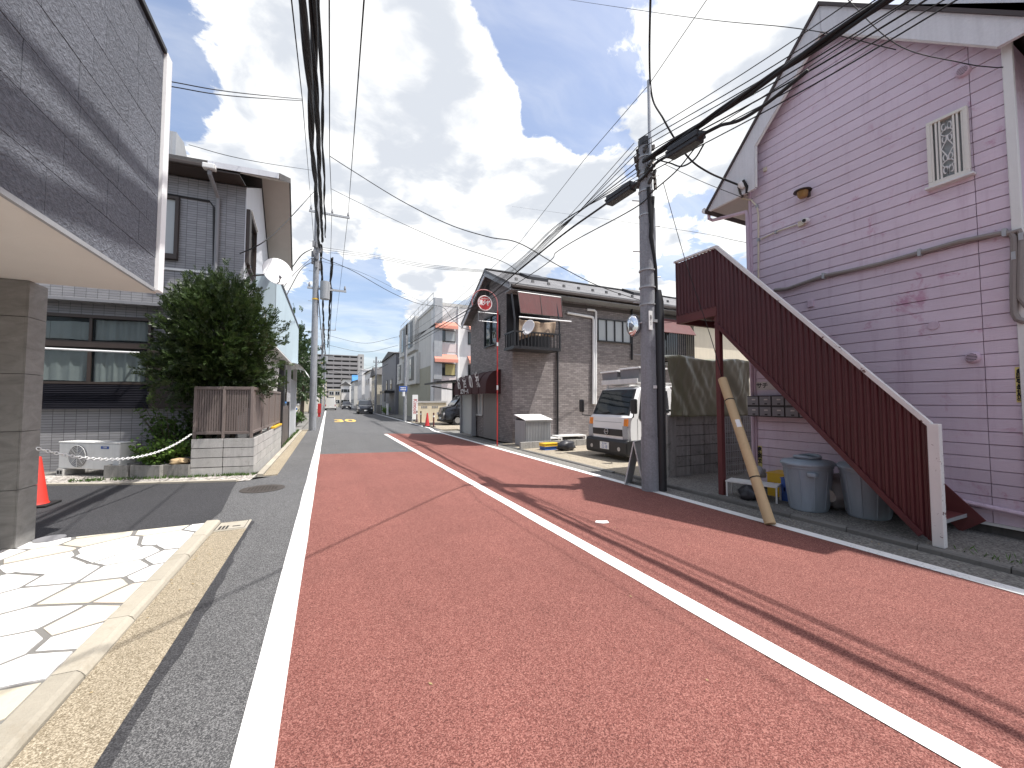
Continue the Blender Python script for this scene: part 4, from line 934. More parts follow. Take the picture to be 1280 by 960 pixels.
# ================================================================== air conditioner, planters
p = PZ(72,593,.02); q = PZ(148,596,.02); dv = (q-p); dv.z = 0; Lx = dv.length; ang = math.atan2(dv.y,dv.x)
ac = thing('air_conditioner', 'white outdoor air conditioner unit standing on concrete feet by the tiled wall', 'air conditioner', (p.x,p.y,.012), ang)
zt_ = PZ(75,593,.012); hh = .52
MB().box(0,Lx,0,.30,.13,.13+hh).build('case', 'white_paint', ac, local=True, bevel=.02)
MB().box(-.01,Lx+.01,-.01,.31,.13+hh+.001,.13+hh+.025).build('top', 'white_paint', ac, local=True, bevel=.01)
gr = MB().tube([(Lx*.33,-.004,.13+hh*.5),(Lx*.33,-.012,.13+hh*.5)],.225,28).build('fan_recess', 'mid_grey', ac, local=True)
for i in range(7): MB().tube([(Lx*.33+(.03+i*.031)*math.cos(t_),-.022,.13+hh*.5+(.03+i*.031)*math.sin(t_)) for t_ in [j*math.pi/12 for j in range(25)]],.005,4).build('ring', 'white_paint', gr, local=True)
for i in range(4): t_ = i*math.pi/4; MB().tube([(Lx*.33-.22*math.cos(t_),-.02,.13+hh*.5-.22*math.sin(t_)),(Lx*.33+.22*math.cos(t_),-.02,.13+hh*.5+.22*math.sin(t_))],.006,4).build('spoke', 'white_paint', gr, local=True)
bd = MB().box(Lx*.7,Lx*.83,-.004,-.001,.13+hh*.80,.13+hh*.90).build('badge', 'text_blue', ac, local=True)
text('lettering', 'TOSHIBA', .05, 'text_white', bd, frame((Lx*.765,-.005,.13+hh*.85),(1,0,0),(0,0,1)), .0005, .5, local=True)
for x_ in (.06,Lx-.20): MB().box(x_,x_+.16,-.06,.36,0,.129).build('foot', 'block_light', ac, local=True)
for x_ in (.06,Lx-.20):
    for j in range(2): MB().box(x_+.02+j*.07,x_+.07+j*.07,-.062,-.059,.03,.10).build('foot_hole', 'black_rubber', ac, local=True)
for i, (u0, u1, v_) in enumerate(((129,159,598),(162,199,598),(202,235,597))):
    p = PZ(u0, v_, .012); q = PZ(u1, v_, .012); dv = q-p; L_ = dv.length; an = math.atan2(dv.y,dv.x)
    pl = thing('planter', ('weathered grey concrete planter trough next to the air conditioner','weathered grey concrete planter trough with leafy plants, middle of the row','weathered grey concrete planter trough carrying a stone, beside the block wall')[i], 'planter', (p.x,p.y,.012), an, 'planter troughs along the driveway')
    MB().box(0,L_,0,.02,0,.25).box(0,L_,.26,.28,0,.25).box(0,.02,.02,.26,0,.25).box(L_-.02,L_,.02,.26,0,.25).build('trough', 'block_dark', pl, local=True, bevel=.004)
    MB().box(.021,L_-.021,.021,.259,.01,.21).build('soil', 'bag_dark', pl, local=True)
    if i == 2: lump('stone', tuple(p+dv*.55+Vector((.02,.12,.25))), .11, 'cardboard', 'flat tan stone lying on the planter beside the block wall', 'stone', 4, (1.5,1,.6))
# ================================================================== block wall and brown slat fence
bl = thing('boundary_wall', 'low wall of pale concrete blocks under the brown slat fence', 'wall', (-1.5,12,0))
A_ = Vector((-1.34,9.55,0)); Bf = Vector((-2.43,9.76,0)); S_ = Vector((-1.32,14.6,0)); ZB = .76
def run(a, b, L_, rows, blkl, inset, par, mt):
    d = (b-a).normalized(); n = Vector((d.y,-d.x,0)); tot = (b-a).length; cnt = max(1,round(tot/blkl)); w = tot/cnt; h = ZB/rows; an = math.atan2(d.y,d.x)
    me = mesh_of(MB().prism([(.007,.013),(.013,.007),(w-.013,.007),(w-.007,.013),(w-.007,h-.013),(w-.013,h-.007),(.013,h-.007),(.007,h-.013)],'y',-.0,.022),'block',mt)
    for r_ in range(rows):
        for i in range(cnt):
            pos = a+d*w*i+n*random.uniform(-.002,.002); part('block', me, None, par, (pos.x,pos.y,r_*h), (0,0,an))
# front row (facing the driveway): blocks laid from left to right so that their faces look at the driveway
run(Bf, A_, 0, 4, .55, 0, bl, 'block_light')
# side row: faces +X
d_ = (S_-A_).normalized()
run(A_, S_, 0, 4, .42, 0, bl, 'block_light')
m = MB()
fN = Vector((.19,.98,0)).normalized()
m.prism([tuple((Bf+Vector((.02,.03,0))).xy), tuple((A_+Vector((-.025,.03,0))).xy), (S_.x-.025,S_.y-.01), (S_.x-.12,S_.y-.01), (A_.x-.12,A_.y+.14), (Bf.x+.02,Bf.y+.13)], 'z', -.02, ZB-.006); m.build('core', 'joint_grey', bl)
fe = thing('slat_fence', 'brown aluminium vertical slat fence on top of the pale block wall', 'fence', (-1.5,12,.78))
z0f, z1f = .84, 1.80
sme = mesh_of(MB().box(-.0165,.0165,-.006,.006,z0f+.05,z1f-.05), 'slat', 'brown_alu')
def fence_run(a, b, inset, posts):
    d = (b-a); L_ = d.length; d.normalize(); an = math.atan2(d.y,d.x); n = int(L_/.044)
    MB().beam((a.x,a.y,z0f+.025),(b.x,b.y,z0f+.025),.045,.055).build('bottom_rail', 'brown_alu', fe, bevel=.004)
    MB().beam((a.x,a.y,z1f-.025),(b.x,b.y,z1f-.025),.05,.06).build('top_rail', 'brown_alu', fe, bevel=.004)
    for i in range(1,n): p = a+d*L_*i/n; part('slat', sme, None, fe, (p.x,p.y,0), (0,0,an))
    for f_ in posts:
        p = a+d*L_*f_; MB().box(p.x-.026,p.x+.026,p.y-.026,p.y+.026,ZB-.005,z1f+.01).build('post', 'brown_alu', fe, bevel=.004)
fa, fb, fs_ = A_+Vector((-.07,.09,0)), Bf+Vector((.03,.09,0)), S_+Vector((-.07,-.05,0))
fence_run(fb, fa, 0, (0,.5)); fence_run(fa, fs_, 0, (0,.25,.5,.75,1))
tag(MB().box(-1.40,-1.30,12.6,14.5,ZB+.0,ZB+.045).build('guard_strip', 'yellow_plastic'), 'yellow plastic strip lying on the block wall below the brown fence', 'strip')
# gate, glazed lean-to and blue corrugated shopfront further along
mat('gate_brown', (.13,.11,.10), .5, .12, 3, streak=.2)
gt = thing('gate', 'dark brown panel gate between the block wall and the blue shopfront', 'gate', (-1.33,15.6,0))
MB().box(-1.36,-1.33,14.7,17.0,.06,1.35).build('panel', 'gate_brown', gt); MB().box(-1.39,-1.30,17.0,17.09,0,1.5).build('post', 'black_metal', gt); MB().box(-1.39,-1.30,14.62,14.69,0,1.45).build('post', 'black_metal', gt)
for i in range(5): MB().box(-1.329,-1.315,14.75+i*.45,15.1+i*.45,.15,1.25).build('board', 'gate_brown', gt)
XF = -1.4; bs = thing('blue_shopfront', 'old shopfront with pale blue corrugated fascia and white awning beyond the tiled house', 'shop', (-3,18,0))
f0, f1 = 13.0, 22.2; zb, ztp = 3.12, 5.15
m = MB(); vs = []; n = 150
for i in range(n+1):
    y = f0+(f1-f0)*i/n; dx = .03 if i % 2 else 0
    vs += [(XF+dx,y,zb),(XF+dx,y,ztp)]
m.add(vs, [(2*i,2*i+2,2*i+3,2*i+1) for i in range(n)]).build('corrugated_fascia', 'blue_siding', bs)
MB().box(-6,XF-.01,f0,f1,zb+.02,ztp-.02).build('upper_block', 'blue_siding', bs)
MB().box(XF-.06,XF+.05,f0-.03,f1+.03,ztp,ztp+.09).build('coping', 'black_metal', bs)
MB().box(-6,XF+.02,f0+.0,f1,zb-.05,zb).build('soffit', 'white_paint', bs)
aw = MB(); vs = []
for j in range(9):
    t_ = j/8*1.35; vs += [(XF+.02+.55*math.sin(t_),18.6,zb-.0-.55*(1-math.cos(t_))),(XF+.02+.55*math.sin(t_),22.5,zb-.0-.55*(1-math.cos(t_)))]
aw.add(vs, [(2*j,2*j+2,2*j+3,2*j+1) for j in range(8)]).build('awning', 'white_clean', bs, smooth='all')
MB().box(-6,-3.0,f0,f1,0,zb-.051).build('back_wall', 'cream', bs)
MB().box(-1.75,-1.5,17.1,17.6,0,zb-.051).build('pier', 'black_metal', bs); MB().box(-1.55,-1.42,18.9,19.05,0,zb-.06).build('pier', 'white_siding', bs); MB().box(-1.55,-1.40,21.9,22.1,0,zb-.06).build('pier', 'white_siding', bs)
cw = MB().box(-1.5,-1.46,19.05,21.9,.02,2.5).build('screen_door', 'glass_frosted', bs)
for y_ in (19.8,20.5,21.2): MB().box(-1.52,-1.44,y_-.03,y_+.03,.02,2.5).build('frame', 'white_siding', cw)
def drapeP(u, v): return (-1.75+.09*math.sin(u*17)+.05*math.sin(u*9+v*3), 13.6+3.4*u, 3.05-1.7*v-.1*math.sin(u*3.1))
o = cloth('canvas_curtain', drapeP, 30, 10, 'plate_white', 'pale canvas curtain hung under the blue shopfront soffit', 'curtain')
# satellite dish
def dish(c, nrm, r, lab, grp=None, mount=None):
    c = Vector(c); nrm = Vector(nrm).normalized(); d = thing('satellite_dish', lab, 'satellite dish', tuple(c-Vector((0,0,r))), 0, grp)
    sdv = nrm.cross(Vector((0,0,1))).normalized(); upv = sdv.cross(nrm); N_ = 28; prof = [(.02,-.16),(.3,-.145),(.6,-.10),(.85,-.04),(1,0),(1.02,-.012),(.85,-.06),(.6,-.12),(.3,-.165),(.02,-.18)]
    vs = [c+nrm*r*dd+(sdv*math.cos(2*math.pi*j/N_)+upv*math.sin(2*math.pi*j/N_)*1.08)*r*rr for rr,dd in prof for j in range(N_)]
    MB().add(vs, [(i*N_+j,i*N_+(j+1)%N_,(i+1)*N_+(j+1)%N_,(i+1)*N_+j) for i in range(len(prof)-1) for j in range(N_)]).build('reflector', 'white_clean', d, smooth='all')
    e = c+nrm*r*.75-upv*r*.9
    MB().tube([c-nrm*r*.1-upv*r*.9, c+nrm*r*.3-upv*r*1.1, e],r*.05,6).build('arm', 'mid_grey', d)
    MB().tube([e-nrm*.0, e+(c-e).normalized()*r*.25],r*.1,8).build('receiver', 'mid_grey', d)
    if mount: MB().tube([c-nrm*r*.18, c-nrm*r*.4, Vector(mount)],.02,6).build('mount', 'iron', d)
    return d
dp = PX(347,339,-1.25); dish(dp, (.3,-.93,.22), .34, 'round white satellite dish on the street side of the tiled house', None, (-1.86,dp.y+.2,dp.z-.15))
# ================================================================== foliage
def leafmat(name, a, b, trans=.25):
    k, m_ = newmat(name)
    r_ = k.add('ShaderNodeObjectInfo').outputs['Random']; n_ = k.noise(k.pos, 7, 3); n2_ = k.noise(k.pos, 90, 1)
    c_ = k.mix(k.mapr(k.math('ADD', n_, k.math('MULTIPLY', n2_, .6)), .55, 1.0), c4(a), c4(b)); setc(k, c_, .42)
    k.bs.inputs['Specular IOR Level'].default_value = .45
    tl = k.add('ShaderNodeBsdfTranslucent'); k.l.new(c_, tl.inputs[0]); mx = k.add('ShaderNodeMixShader', inp={0: trans}); k.l.new(k.bs.outputs[0], mx.inputs[1]); k.l.new(tl.outputs[0], mx.inputs[2]); k.l.new(mx.outputs[0], k.out.inputs[0])
leafmat('leaf_yew', (.012,.028,.008), (.060,.095,.024)); leafmat('leaf_mid', (.035,.075,.018), (.11,.19,.045)); leafmat('leaf_bright', (.10,.20,.04), (.20,.32,.07)); leafmat('leaf_dark', (.02,.045,.015), (.06,.10,.03))
mat('bark', (.10,.08,.06), .9, .3, 6, .2, 30, .01, 20)
def rv(): 
    while True:
        v_ = Vector((random.uniform(-1,1),random.uniform(-1,1),random.uniform(-1,1)))
        if .05 < v_.length < 1: return v_
def leaf(m, p, d, w, L_, up):
    s_ = d.cross(up)
    if s_.length < 1e-3: s_ = Vector((1,0,0))
    s_ = s_.normalized()*w
    m.v += [tuple(p), tuple(p+d*L_*.45+s_), tuple(p+d*L_), tuple(p+d*L_*.45-s_)]; b_ = len(m.v)-4; m.f.append((b_,b_+1,b_+2,b_+3))
def sprig(m, p, d, L_, n, lw, ll):
    """twig with two ranks of leaves"""
    side = d.cross(rv()).normalized(); up_ = side.cross(d)
    for i in range(n):
        f_ = (i+.5)/n; q = p+d*L_*f_+Vector((0,0,-.12*L_*f_*f_))
        for s_ in (-1,1):
            ld = (d*.75+side*s_*.8+rv()*.35).normalized(); leaf(m, q, ld, lw*random.uniform(.7,1.2), ll*random.uniform(.7,1.25)*(1.15-.5*f_), (up_+rv()*.5))
def crown(name, mt, par, c, rad, nclump, nsprig, L_, lw, ll, seed, upb=.5, hollow=.35, lump=.3, n=8):
    random.seed(seed); m = MB(); c = Vector(c)
    for k_ in range(nclump):
        d = rv().normalized(); rr = random.uniform(hollow,1)**.5
        rr *= 1+lump*mnoise.noise(d*2.1+Vector((seed*3.1,0,0)))
        cc = c+Vector((d.x*rad[0],d.y*rad[1],d.z*rad[2]))*rr
        for j in range(nsprig):
            p = cc+rv()*L_*.9; dd = (d*.9+Vector((0,0,upb))+rv()*.8).normalized(); sprig(m, p, dd, L_*random.uniform(.5,1.2), n, lw, ll)
    me = bpy.data.meshes.new(name); me.from_pydata([Vector(v_)-Vector(par['_o']) for v_ in m.v], [], m.f); me.materials.append(MATS[mt])
    o = bpy.data.objects.new(name, me); COL.objects.link(o); o.parent = par; return o
bu = thing('evergreen_bush', 'dense dark evergreen bush with upright feathery shoots rising behind the brown fence', 'bush', (-2.1,10.45,0))
for i, (dx, dy) in enumerate(((0,0),(.12,.1),(-.14,.05))):
    MB().tube([(-2.1+dx,10.45+dy,0),(-2.1+dx*2,10.45+dy*2,1.2),(-2.1+dx*5,10.45+dy*4,2.3),(-2.1+dx*6,10.45+dy*5,3.6)],[.06,.05,.035,.012],8).build('trunk', 'bark', bu, smooth=True)
crown('crown', 'leaf_yew', bu, (-2.18,10.45,2.85), (1.08,.85,1.35), 620, 7, .20, .0125, .07, 3, .6, .12, .35)
crown('lower_foliage', 'leaf_yew', bu, (-2.2,10.5,2.1), (1.1,.75,.75), 230, 7, .20, .0125, .07, 13, .4, .15, .3)
crown('top_shoots', 'leaf_yew', bu, (-2.1,10.45,3.75), (.65,.5,.6), 100, 6, .22, .010, .06, 23, 1.1, .1, .4)
def plant(name, p, h, r, n, mt, lab, cat, seed, ls=.09, grp=None):
    random.seed(seed); pl = thing(name, lab, cat, tuple(p), 0, grp); m = MB(); sm = MB(); p = Vector(p)
    for i in range(n):
        an = random.uniform(0,6.28); tip = p+Vector((math.cos(an)*r*random.uniform(.3,1),math.sin(an)*r*random.uniform(.3,1),h*random.uniform(.45,1)))
        mid_ = p.lerp(tip,.5)+Vector((0,0,.1*h)); sm.tube([p,mid_,tip],[.008,.006,.003],5)
        for j in range(16):
            q = p.lerp(mid_,1) if j < 4 else mid_.lerp(tip,random.random()); q = q+rv()*.11
            d = (rv()+Vector((0,0,-.1))).normalized(); leaf(m, q, d, ls*.36, ls*random.uniform(.7,1.3), Vector((0,0,1))+rv()*.6)
    m.build('foliage', mt, pl); sm.build('stem', 'bark', pl)
    return pl
q = PZ(178,560,.2); plant('shrub', (-3.0,10.75,.02), 1.5, .65, 46, 'leaf_mid', 'leafy green shrub growing against the tiled wall behind the planters', 'shrub', 5, .10)
plant('shrub', (-3.12,10.35,.02), .75, .42, 40, 'leaf_bright', 'bright yellow green leafy plant in the planter row beside the air conditioner', 'plant', 6, .085)
plant('shrub', (-2.75,10.25,.22), .55, .4, 34, 'leaf_bright', 'bright green broad leaved plant beside the block wall', 'plant', 8, .085)
plant('shrub', (-2.5,10.7,.02), 1.6, .5, 36, 'leaf_dark', 'dark leafy shrub tucked behind the corner of the brown fence', 'shrub', 15, .10)
# little weeds along the wall foot
m = MB(); random.seed(31)
for i in range(260):
    f_ = random.random(); x = -1.3-f_*3.0; y = 9.48+f_*.62+random.uniform(-.05,.08); 
    for j in range(3): leaf(m, Vector((x,y,.01)), (Vector((0,0,1))+rv()*.8).normalized(), .008, random.uniform(.03,.09), rv())
for i in range(220):
    y = random.uniform(14.5,23); leaf(m, Vector((-1.29+random.uniform(-.05,.02),y,.01)), (Vector((0,0,1))+rv()*.8).normalized(), .015, random.uniform(.05,.16), rv())
for i in range(300):
    y = random.uniform(-3,1.7); x = 5.52+abs(random.gauss(0,.12)); leaf(m, Vector((x,y,.05)), (Vector((0,0,1))+rv()*.9).normalized(), .006, random.uniform(.03,.08), rv())
o = stuff(m.build('weeds', 'leaf_mid')); tag(o, 'sparse weeds along the wall feet and kerbs', 'weeds')
# ================================================================== brick-sided apartment house
kk, mm = newmat('brick_siding')
sp = kk.add('ShaderNodeSeparateXYZ', inp={0: kk.pos}); uv = kk.add('ShaderNodeCombineXYZ', inp={0: kk.math('SUBTRACT', sp.outputs[0], sp.outputs[1]), 1: sp.outputs[2], 2: 0.0}).outputs[0]
br = kk.add('ShaderNodeTexBrick', offset=.5, inp={'Vector': uv, 'Color1': (.185,.162,.157,1), 'Color2': (.285,.255,.243,1), 'Mortar': (.13,.115,.112,1), 'Scale': 1.0, 'Mortar Size': .006, 'Mortar Smooth': .2, 'Bias': 0.0, 'Brick Width': .20, 'Row Height': .068})
wv = kk.add('ShaderNodeTexNoise', inp={'Vector': kk.vmath('MULTIPLY', uv, (1,2.6,1)).outputs[0], 'Scale': 4.0, 'Detail': 2.0}).outputs[0]
gl = kk.math('MULTIPLY_ADD', kk.noise(kk.pos, .8, 4), .3, kk.math('MULTIPLY_ADD', wv, .5, .6))
setc(kk, kk.mix(1.0, br.outputs[0], kk.add('ShaderNodeCombineColor', inp={0: gl, 1: gl, 2: gl}).outputs[0], 'MULTIPLY'), .75, kk.math('SUBTRACT', 1.0, br.outputs[1]), .008)
mat('maroon_awning', (.10,.024,.024), .7, .2, 3, .06, streak=.25, dirt=(.1,.05,.05), dirtamt=.5); mat('awning_brown', (.05,.014,.014), .8, .15, 3); mat('awning_sheen', (.16,.12,.12), .5, .15, 3)
mat('shutter_grey', (.22,.205,.20), .5, .1, 3, streak=.2)
kk, mm = newmat('slate_roof')
sp = kk.add('ShaderNodeSeparateXYZ', inp={0: kk.pos}); uv = kk.add('ShaderNodeCombineXYZ', inp={0: sp.outputs[0], 1: kk.math('MULTIPLY', sp.outputs[1], 1.15), 2: 0.0}).outputs[0]
br = kk.add('ShaderNodeTexBrick', offset=.5, inp={'Vector': uv, 'Color1': (.115,.115,.12,1), 'Color2': (.165,.165,.17,1), 'Mortar': (.06,.06,.062,1), 'Scale': 1.0, 'Mortar Size': .008, 'Brick Width': .45, 'Row Height': .2})
setc(kk, kk.mix(kk.mapr(kk.noise(kk.pos, 1.2, 6), .4, .7, 0, .5), br.outputs[0], (.2,.2,.2,1)), .7, kk.math('SUBTRACT', 1.0, br.outputs[1]), .01)
XA, YA = 5.97, 12.65; XAe = 19.5
XV = 5.62; ap = PX(606,338,XV); eR = PX(637,353,XV); eL = PX(583,391,XV)
YF = PX(588,500,XA).y
at = thing('brick_apartment', 'two storey apartment house in brown grey brick siding with slate gable roof and corner balcony', 'apartment house', (12,15,0))
zc_ = PX(639,362,XA).z; zap = ap.z-.25; yap = ap.y+.05
slN = (ap.z-eR.z)/(ap.y-eR.y); slF = (ap.z-eL.z)/(eL.y-ap.y)
zwN = zap-slN*(yap-YA); zwF = zap-slF*(YF-yap)
MB().prism([(YA,0),(YF,0),(YF,zwF),(yap,zap),(YA,zwN)],'x',XA,XAe).build('wall', 'brick_siding', at)
def slab(y0, z0, y1, z1, th_, x0, x1, name, mt, par=at): return MB().prism([(y0,z0),(y1,z1),(y1,z1-th_),(y0,z0-th_)],'x',x0,x1).build(name, mt, par)
yN = YA-.55; zN = ap.z-slN*(ap.y-yN); yFar = max(eL.y,YF+.3); zFar = ap.z-slF*(yFar-ap.y)
rfN = slab(yN, zN+.03, ap.y, ap.z+.03, .10, XV-.03, XAe+.4, 'roof', 'slate_roof'); slab(yFar, zFar+.03, ap.y+.001, ap.z+.03, .10, XV-.03, XAe+.4, 'roof', 'slate_roof')
slab(yN-.02, zN-.075, ap.y, ap.z-.075, .16, XV-.01, XV+.03, 'barge_board', 'grey_paint'); slab(yFar, zFar-.075, ap.y+.002, ap.z-.075, .16, XV-.01, XV+.03, 'barge_board', 'white_siding')
MB().box(XV+.02,XAe+.4,yN-.10,yN-.0,zN-.16,zN-.05).build('gutter', 'dark_brown', at, bevel=.02)
MB().box(XV+.04,XAe,yN+.02,YA-.002,zN-.22,zN-.19).build('soffit', 'grey_paint', at)
for i in range(20): # snow guards
    x = XV+.5+i*.68; y = yN+.55; z = zN+.03+slN*.55; MB().prism([(y-.04,z),(y+.03,z+.03),(y+.03,z+.11),(y-.01,z+.11)],'x',x-.05,x+.05).build('snow_guard', 'black_metal', rfN)
for u, v, w in ((668,345,.9),(798,366,1.2)):
    p = PY(u, v, ap.y-.6); MB().prism([(ap.y-.95,ap.z-slN*.95+.03),(ap.y-.15,ap.z-slN*.15+.03),(ap.y-.15,ap.z-slN*.15+.16),(ap.y-.95,ap.z-slN*.95+.16)],'x',p.x-w/2,p.x+w/2).build('roof_hatch', 'black_metal', rfN)
MB().box(XV-.0,XAe+.4,ap.y-.09,ap.y+.09,ap.z+.035,ap.z+.075).build('ridge_cap', 'slate_roof', at)
# road face
def road_win(u0, u1, v0, v1, mt='glass_dark', fr='black_metal'):
    a, b = PX(u0, v0, XA), PX(u1, v1, XA); y0, y1 = sorted((a.y,b.y)); z0, z1 = sorted((a.z,b.z))
    w = MB().box(XA-.03,XA-.004,y0+.05,y1-.05,z0+.05,z1-.05).build('window', mt, at)
    m = MB()
    for (ya,yb,za,zb) in ((y0,y1,z1-.05,z1),(y0,y1,z0,z0+.05),(y0,y0+.05,z0+.05,z1-.05),(y1-.05,y1,z0+.05,z1-.05),((y0+y1)/2-.03,(y0+y1)/2+.03,z0+.05,z1-.05)): m.box(XA-.08,XA-.003,ya,yb,za,zb)
    m.build('frame', fr, w); return w
road_win(607,623,399,430); road_win(623.2,625.5,395,422,'black_metal')
for u in (603,610): p = PX(u,362,XA); MB().box(XA-.03,XA-.003,p.y-.13,p.y+.13,p.z-.3,p.z+.18).build('gable_vent', 'black_metal', at)
sh_a = PX(605,500,XA).y; sh_b = PX(623.5,500,XA).y
sw_ = MB().box(XA-.02,XA-.003,sh_b,sh_a,0.0,1.95).build('roller_shutter', 'shutter_grey', at)
for i in range(24): MB().box(XA-.035,XA-.0205,sh_b+.04,sh_a-.04,.02+i*.08,.02+i*.08+.06).build('slat', 'shutter_grey', sw_)
a, b = PX(591,498,XA), PX(604,524,XA); w2 = MB().box(XA-.02,XA-.003,b.y,a.y,.95,1.95).build('window', 'glass_frosted', at)
m = MB()
for f_ in (0,.33,.66,1): yy = b.y+(a.y-b.y)*f_; m.box(XA-.06,XA-.021,yy-.025,yy+.025,.93,1.97)
m.box(XA-.06,XA-.021,b.y,a.y,.9,.95).box(XA-.06,XA-.021,b.y,a.y,1.95,1.99); m.build('frame', 'white_paint', w2)
# shop awning with four brushed characters
aw_ = thing('shop_awning', 'dark maroon domed shop awning with four white characters on the brick apartment', 'awning', (XA-.3,15.7,1.8))
ya0, ya1 = PX(626,470,XA).y, PX(583,470,XA).y; zA0, zA1 = PX(624,491,XA-.6).z, 2.72
prof = [(0,1.0),(.12,.985),(.3,.90),(.46,.74),(.56,.52),(.60,.28),(.60,0)]
m = MB(); vs = []
for i in range(2):
    y = (ya0,ya1)[i]; vs += [(XA-.003-p_*1.0,y,zA0+(zA1-zA0)*q_) for p_,q_ in prof]
np_ = len(prof); m.add(vs, [(j,j+1,np_+j+1,np_+j) for j in range(1,np_-1)]).build('canopy', 'awning_brown', aw_, smooth='all')
m = MB().add(vs, [(j,j+1,np_+j+1,np_+j) for j in range(0,1)]); m.build('canopy_top', 'awning_sheen', aw_, smooth='all')  # sun sheen on the top strip, put into a lighter greyish colour
for y in (ya0,ya1): MB().prism([(XA-.003-p_,zA0+(zA1-zA0)*q_) for p_,q_ in prof]+[(XA-.003,zA0)],'y',y-.004,y+.004).build('end_panel', 'awning_brown', aw_)
for i in range(6): y = ya0+(ya1-ya0)*i/5; MB().tube([(XA-.006-p_*1.01,y,zA0+(zA1-zA0)*q_+.004) for p_,q_ in prof],.014,5).build('rib', 'awning_brown', aw_)
for i, chs in enumerate('家の酒お'):
    y = ya0+(ya1-ya0)*(.2+.2*i)-.0; text('lettering', chs, .70, 'text_white', aw_, frame((XA-.635,y,zA0+(zA1-zA0)*.52),(0,-1,0),(-.18,0,1)), .004, .62, bold=.012)
text('lettering', '営業中一八', .22, 'text_white', aw_, frame((XA-.612,ya0+(ya1-ya0)*.62,zA0+.12),(0,-1,0),(0,0,1)), .003, 1, bold=.006)
# porch with glass door beyond
pc = thing('glass_porch', 'narrow glazed porch with white lintel at the end of the brick apartment', 'porch', (6.3,18,0))
MB().box(XA-.25,XA-.05,YF-.9,YF-.82,0,2.0).build('jamb', 'grey_paint', pc); MB().box(XA-.25,XA-.05,YF+.72,YF+.8,0,2.0).build('jamb', 'grey_paint', pc)
MB().box(XA-.4,XA+.2,YF-1.0,YF+.9,2.0,2.10).build('lintel', 'white_paint', pc); MB().box(XA-.16,XA-.13,YF-.82,YF+.72,.05,2.0).build('door', 'glass_frosted', pc)
# ------------------------------------------------ near face: balcony
def face_win(u0, u1, v0, v1, n=2, y=YA, par=at, fr='black_metal', mt='glass_frosted'):
    a, b = PY(u0, v0, y), PY(u1, v1, y); w = MB().box(a.x+.04,b.x-.04,y-.03,y-.004,b.z+.04,a.z-.04).build('window', mt, par)
    m = MB().box(a.x,b.x,y-.08,y-.003,a.z-.04,a.z).box(a.x,b.x,y-.10,y-.003,b.z,b.z+.04)
    for i in range(n+1):
        x = a.x+.02+(b.x-a.x-.04)*i/n; m.box(x-.02,x+.02,y-.075,y-.031,b.z+.04,a.z-.04)
    m.build('frame', fr, w); return w
face_win(746,788,398,430,4)
bx0, bx1 = PY(641,400,YA-.75).x, PY(699,400,YA-.75).x; bz0 = PY(670,434,YA-.75).z
rec = MB().box(bx0+.1,bx1+.05,YA-.012,YA-.002,bz0+.0,PY(670,372,YA).z).build('balcony_shade', 'black_metal', at)  # flat black sheet on the wall, standing in for the shade of the opening
ba = MB().box(bx0,bx1,YA-.85,YA-.013,bz0-.10,bz0).build('balcony', 'black_metal', at)
rzt = PY(690,417,YA-.8).z
MB().box(bx0,bx1,YA-.86,YA-.80,rzt-.05,rzt).build('hand_rail', 'black_metal', ba); MB().box(bx0,bx0+.05,YA-.80,YA-.013,rzt-.05,rzt).build('hand_rail', 'black_metal', ba)
for i in range(15): x = bx0+.02+(bx1-bx0-.05)*i/14; MB().box(x,x+.032,YA-.85,YA-.82,bz0,rzt-.05).build('baluster', 'black_metal', ba)
for i in range(6): y = YA-.75+i*.13; MB().box(bx0+.01,bx0+.04,y,y+.032,bz0,rzt-.05).build('baluster', 'black_metal', ba)
for x in (bx0+.03,bx1-.05): MB().tube([(x,YA-.84,bz0),(x,YA-.84,PY(670,398,YA-.8).z-.1),(x+.0,YA-.6,PY(670,372,YA-.5).z)],.03,6).build('post', 'black_metal', ba)
# maroon awning of two panels, pole, dark drape
t0, t1 = PY(647,366,YA-.6), PY(701,372,YA-.6); u0_, u1_ = PY(650,392,YA-.75), PY(703,395,YA-.75)
bw_ = thing('balcony_awning', 'faded maroon two panel awning over the corner balcony', 'awning', (7,YA-.4,u0_.z))
tz = (t0.z+t1.z)/2; uz = (u0_.z+u1_.z)/2; mx = (t0.x+t1.x)/2; um = (u0_.x+u1_.x)/2
for (a, b, c_, d) in ((t0.x,mx-.01,u0_.x,um-.01),(mx+.01,t1.x,um+.01,u1_.x)):
    MB().add([(a,YA-.62,tz),(b,YA-.62,tz),(d,YA-.78,uz),(c_,YA-.78,uz),(a,YA-.60,tz),(b,YA-.60,tz),(d,YA-.76,uz),(c_,YA-.76,uz)],[(0,3,2,1),(4,5,6,7),(0,1,5,4),(1,2,6,5),(2,3,7,6),(3,0,4,7)]).build('panel', 'maroon_awning', bw_)
MB().tube([(t0.x,YA-.61,tz+.02),(t1.x,YA-.61,tz+.02)],.02,6).build('rail', 'white_paint', bw_); MB().tube([(u0_.x,YA-.76,uz-.01),(u1_.x,YA-.76,uz-.01)],.02,6).build('rail', 'dark_brown', bw_)
for x, xx in ((t0.x,u0_.x),(mx,um),(t1.x,u1_.x)): MB().tube([(x,YA-.02,tz+.15),(x,YA-.62,tz+.0),(xx,YA-.79,uz)],.014,6).build('rafter', 'dark_brown', bw_)
p0, p1 = PY(649,396,YA-.9), PY(714,402,YA-.9)
tag(MB().tube([p0,p1],.025,8).build('laundry_pole', 'white_clean', smooth=True), 'white laundry pole across the corner balcony', 'pole')
d0, d1 = PY(650,398,YA-.78), PY(694,400,YA-.78); dz = PY(690,423,YA-.78).z
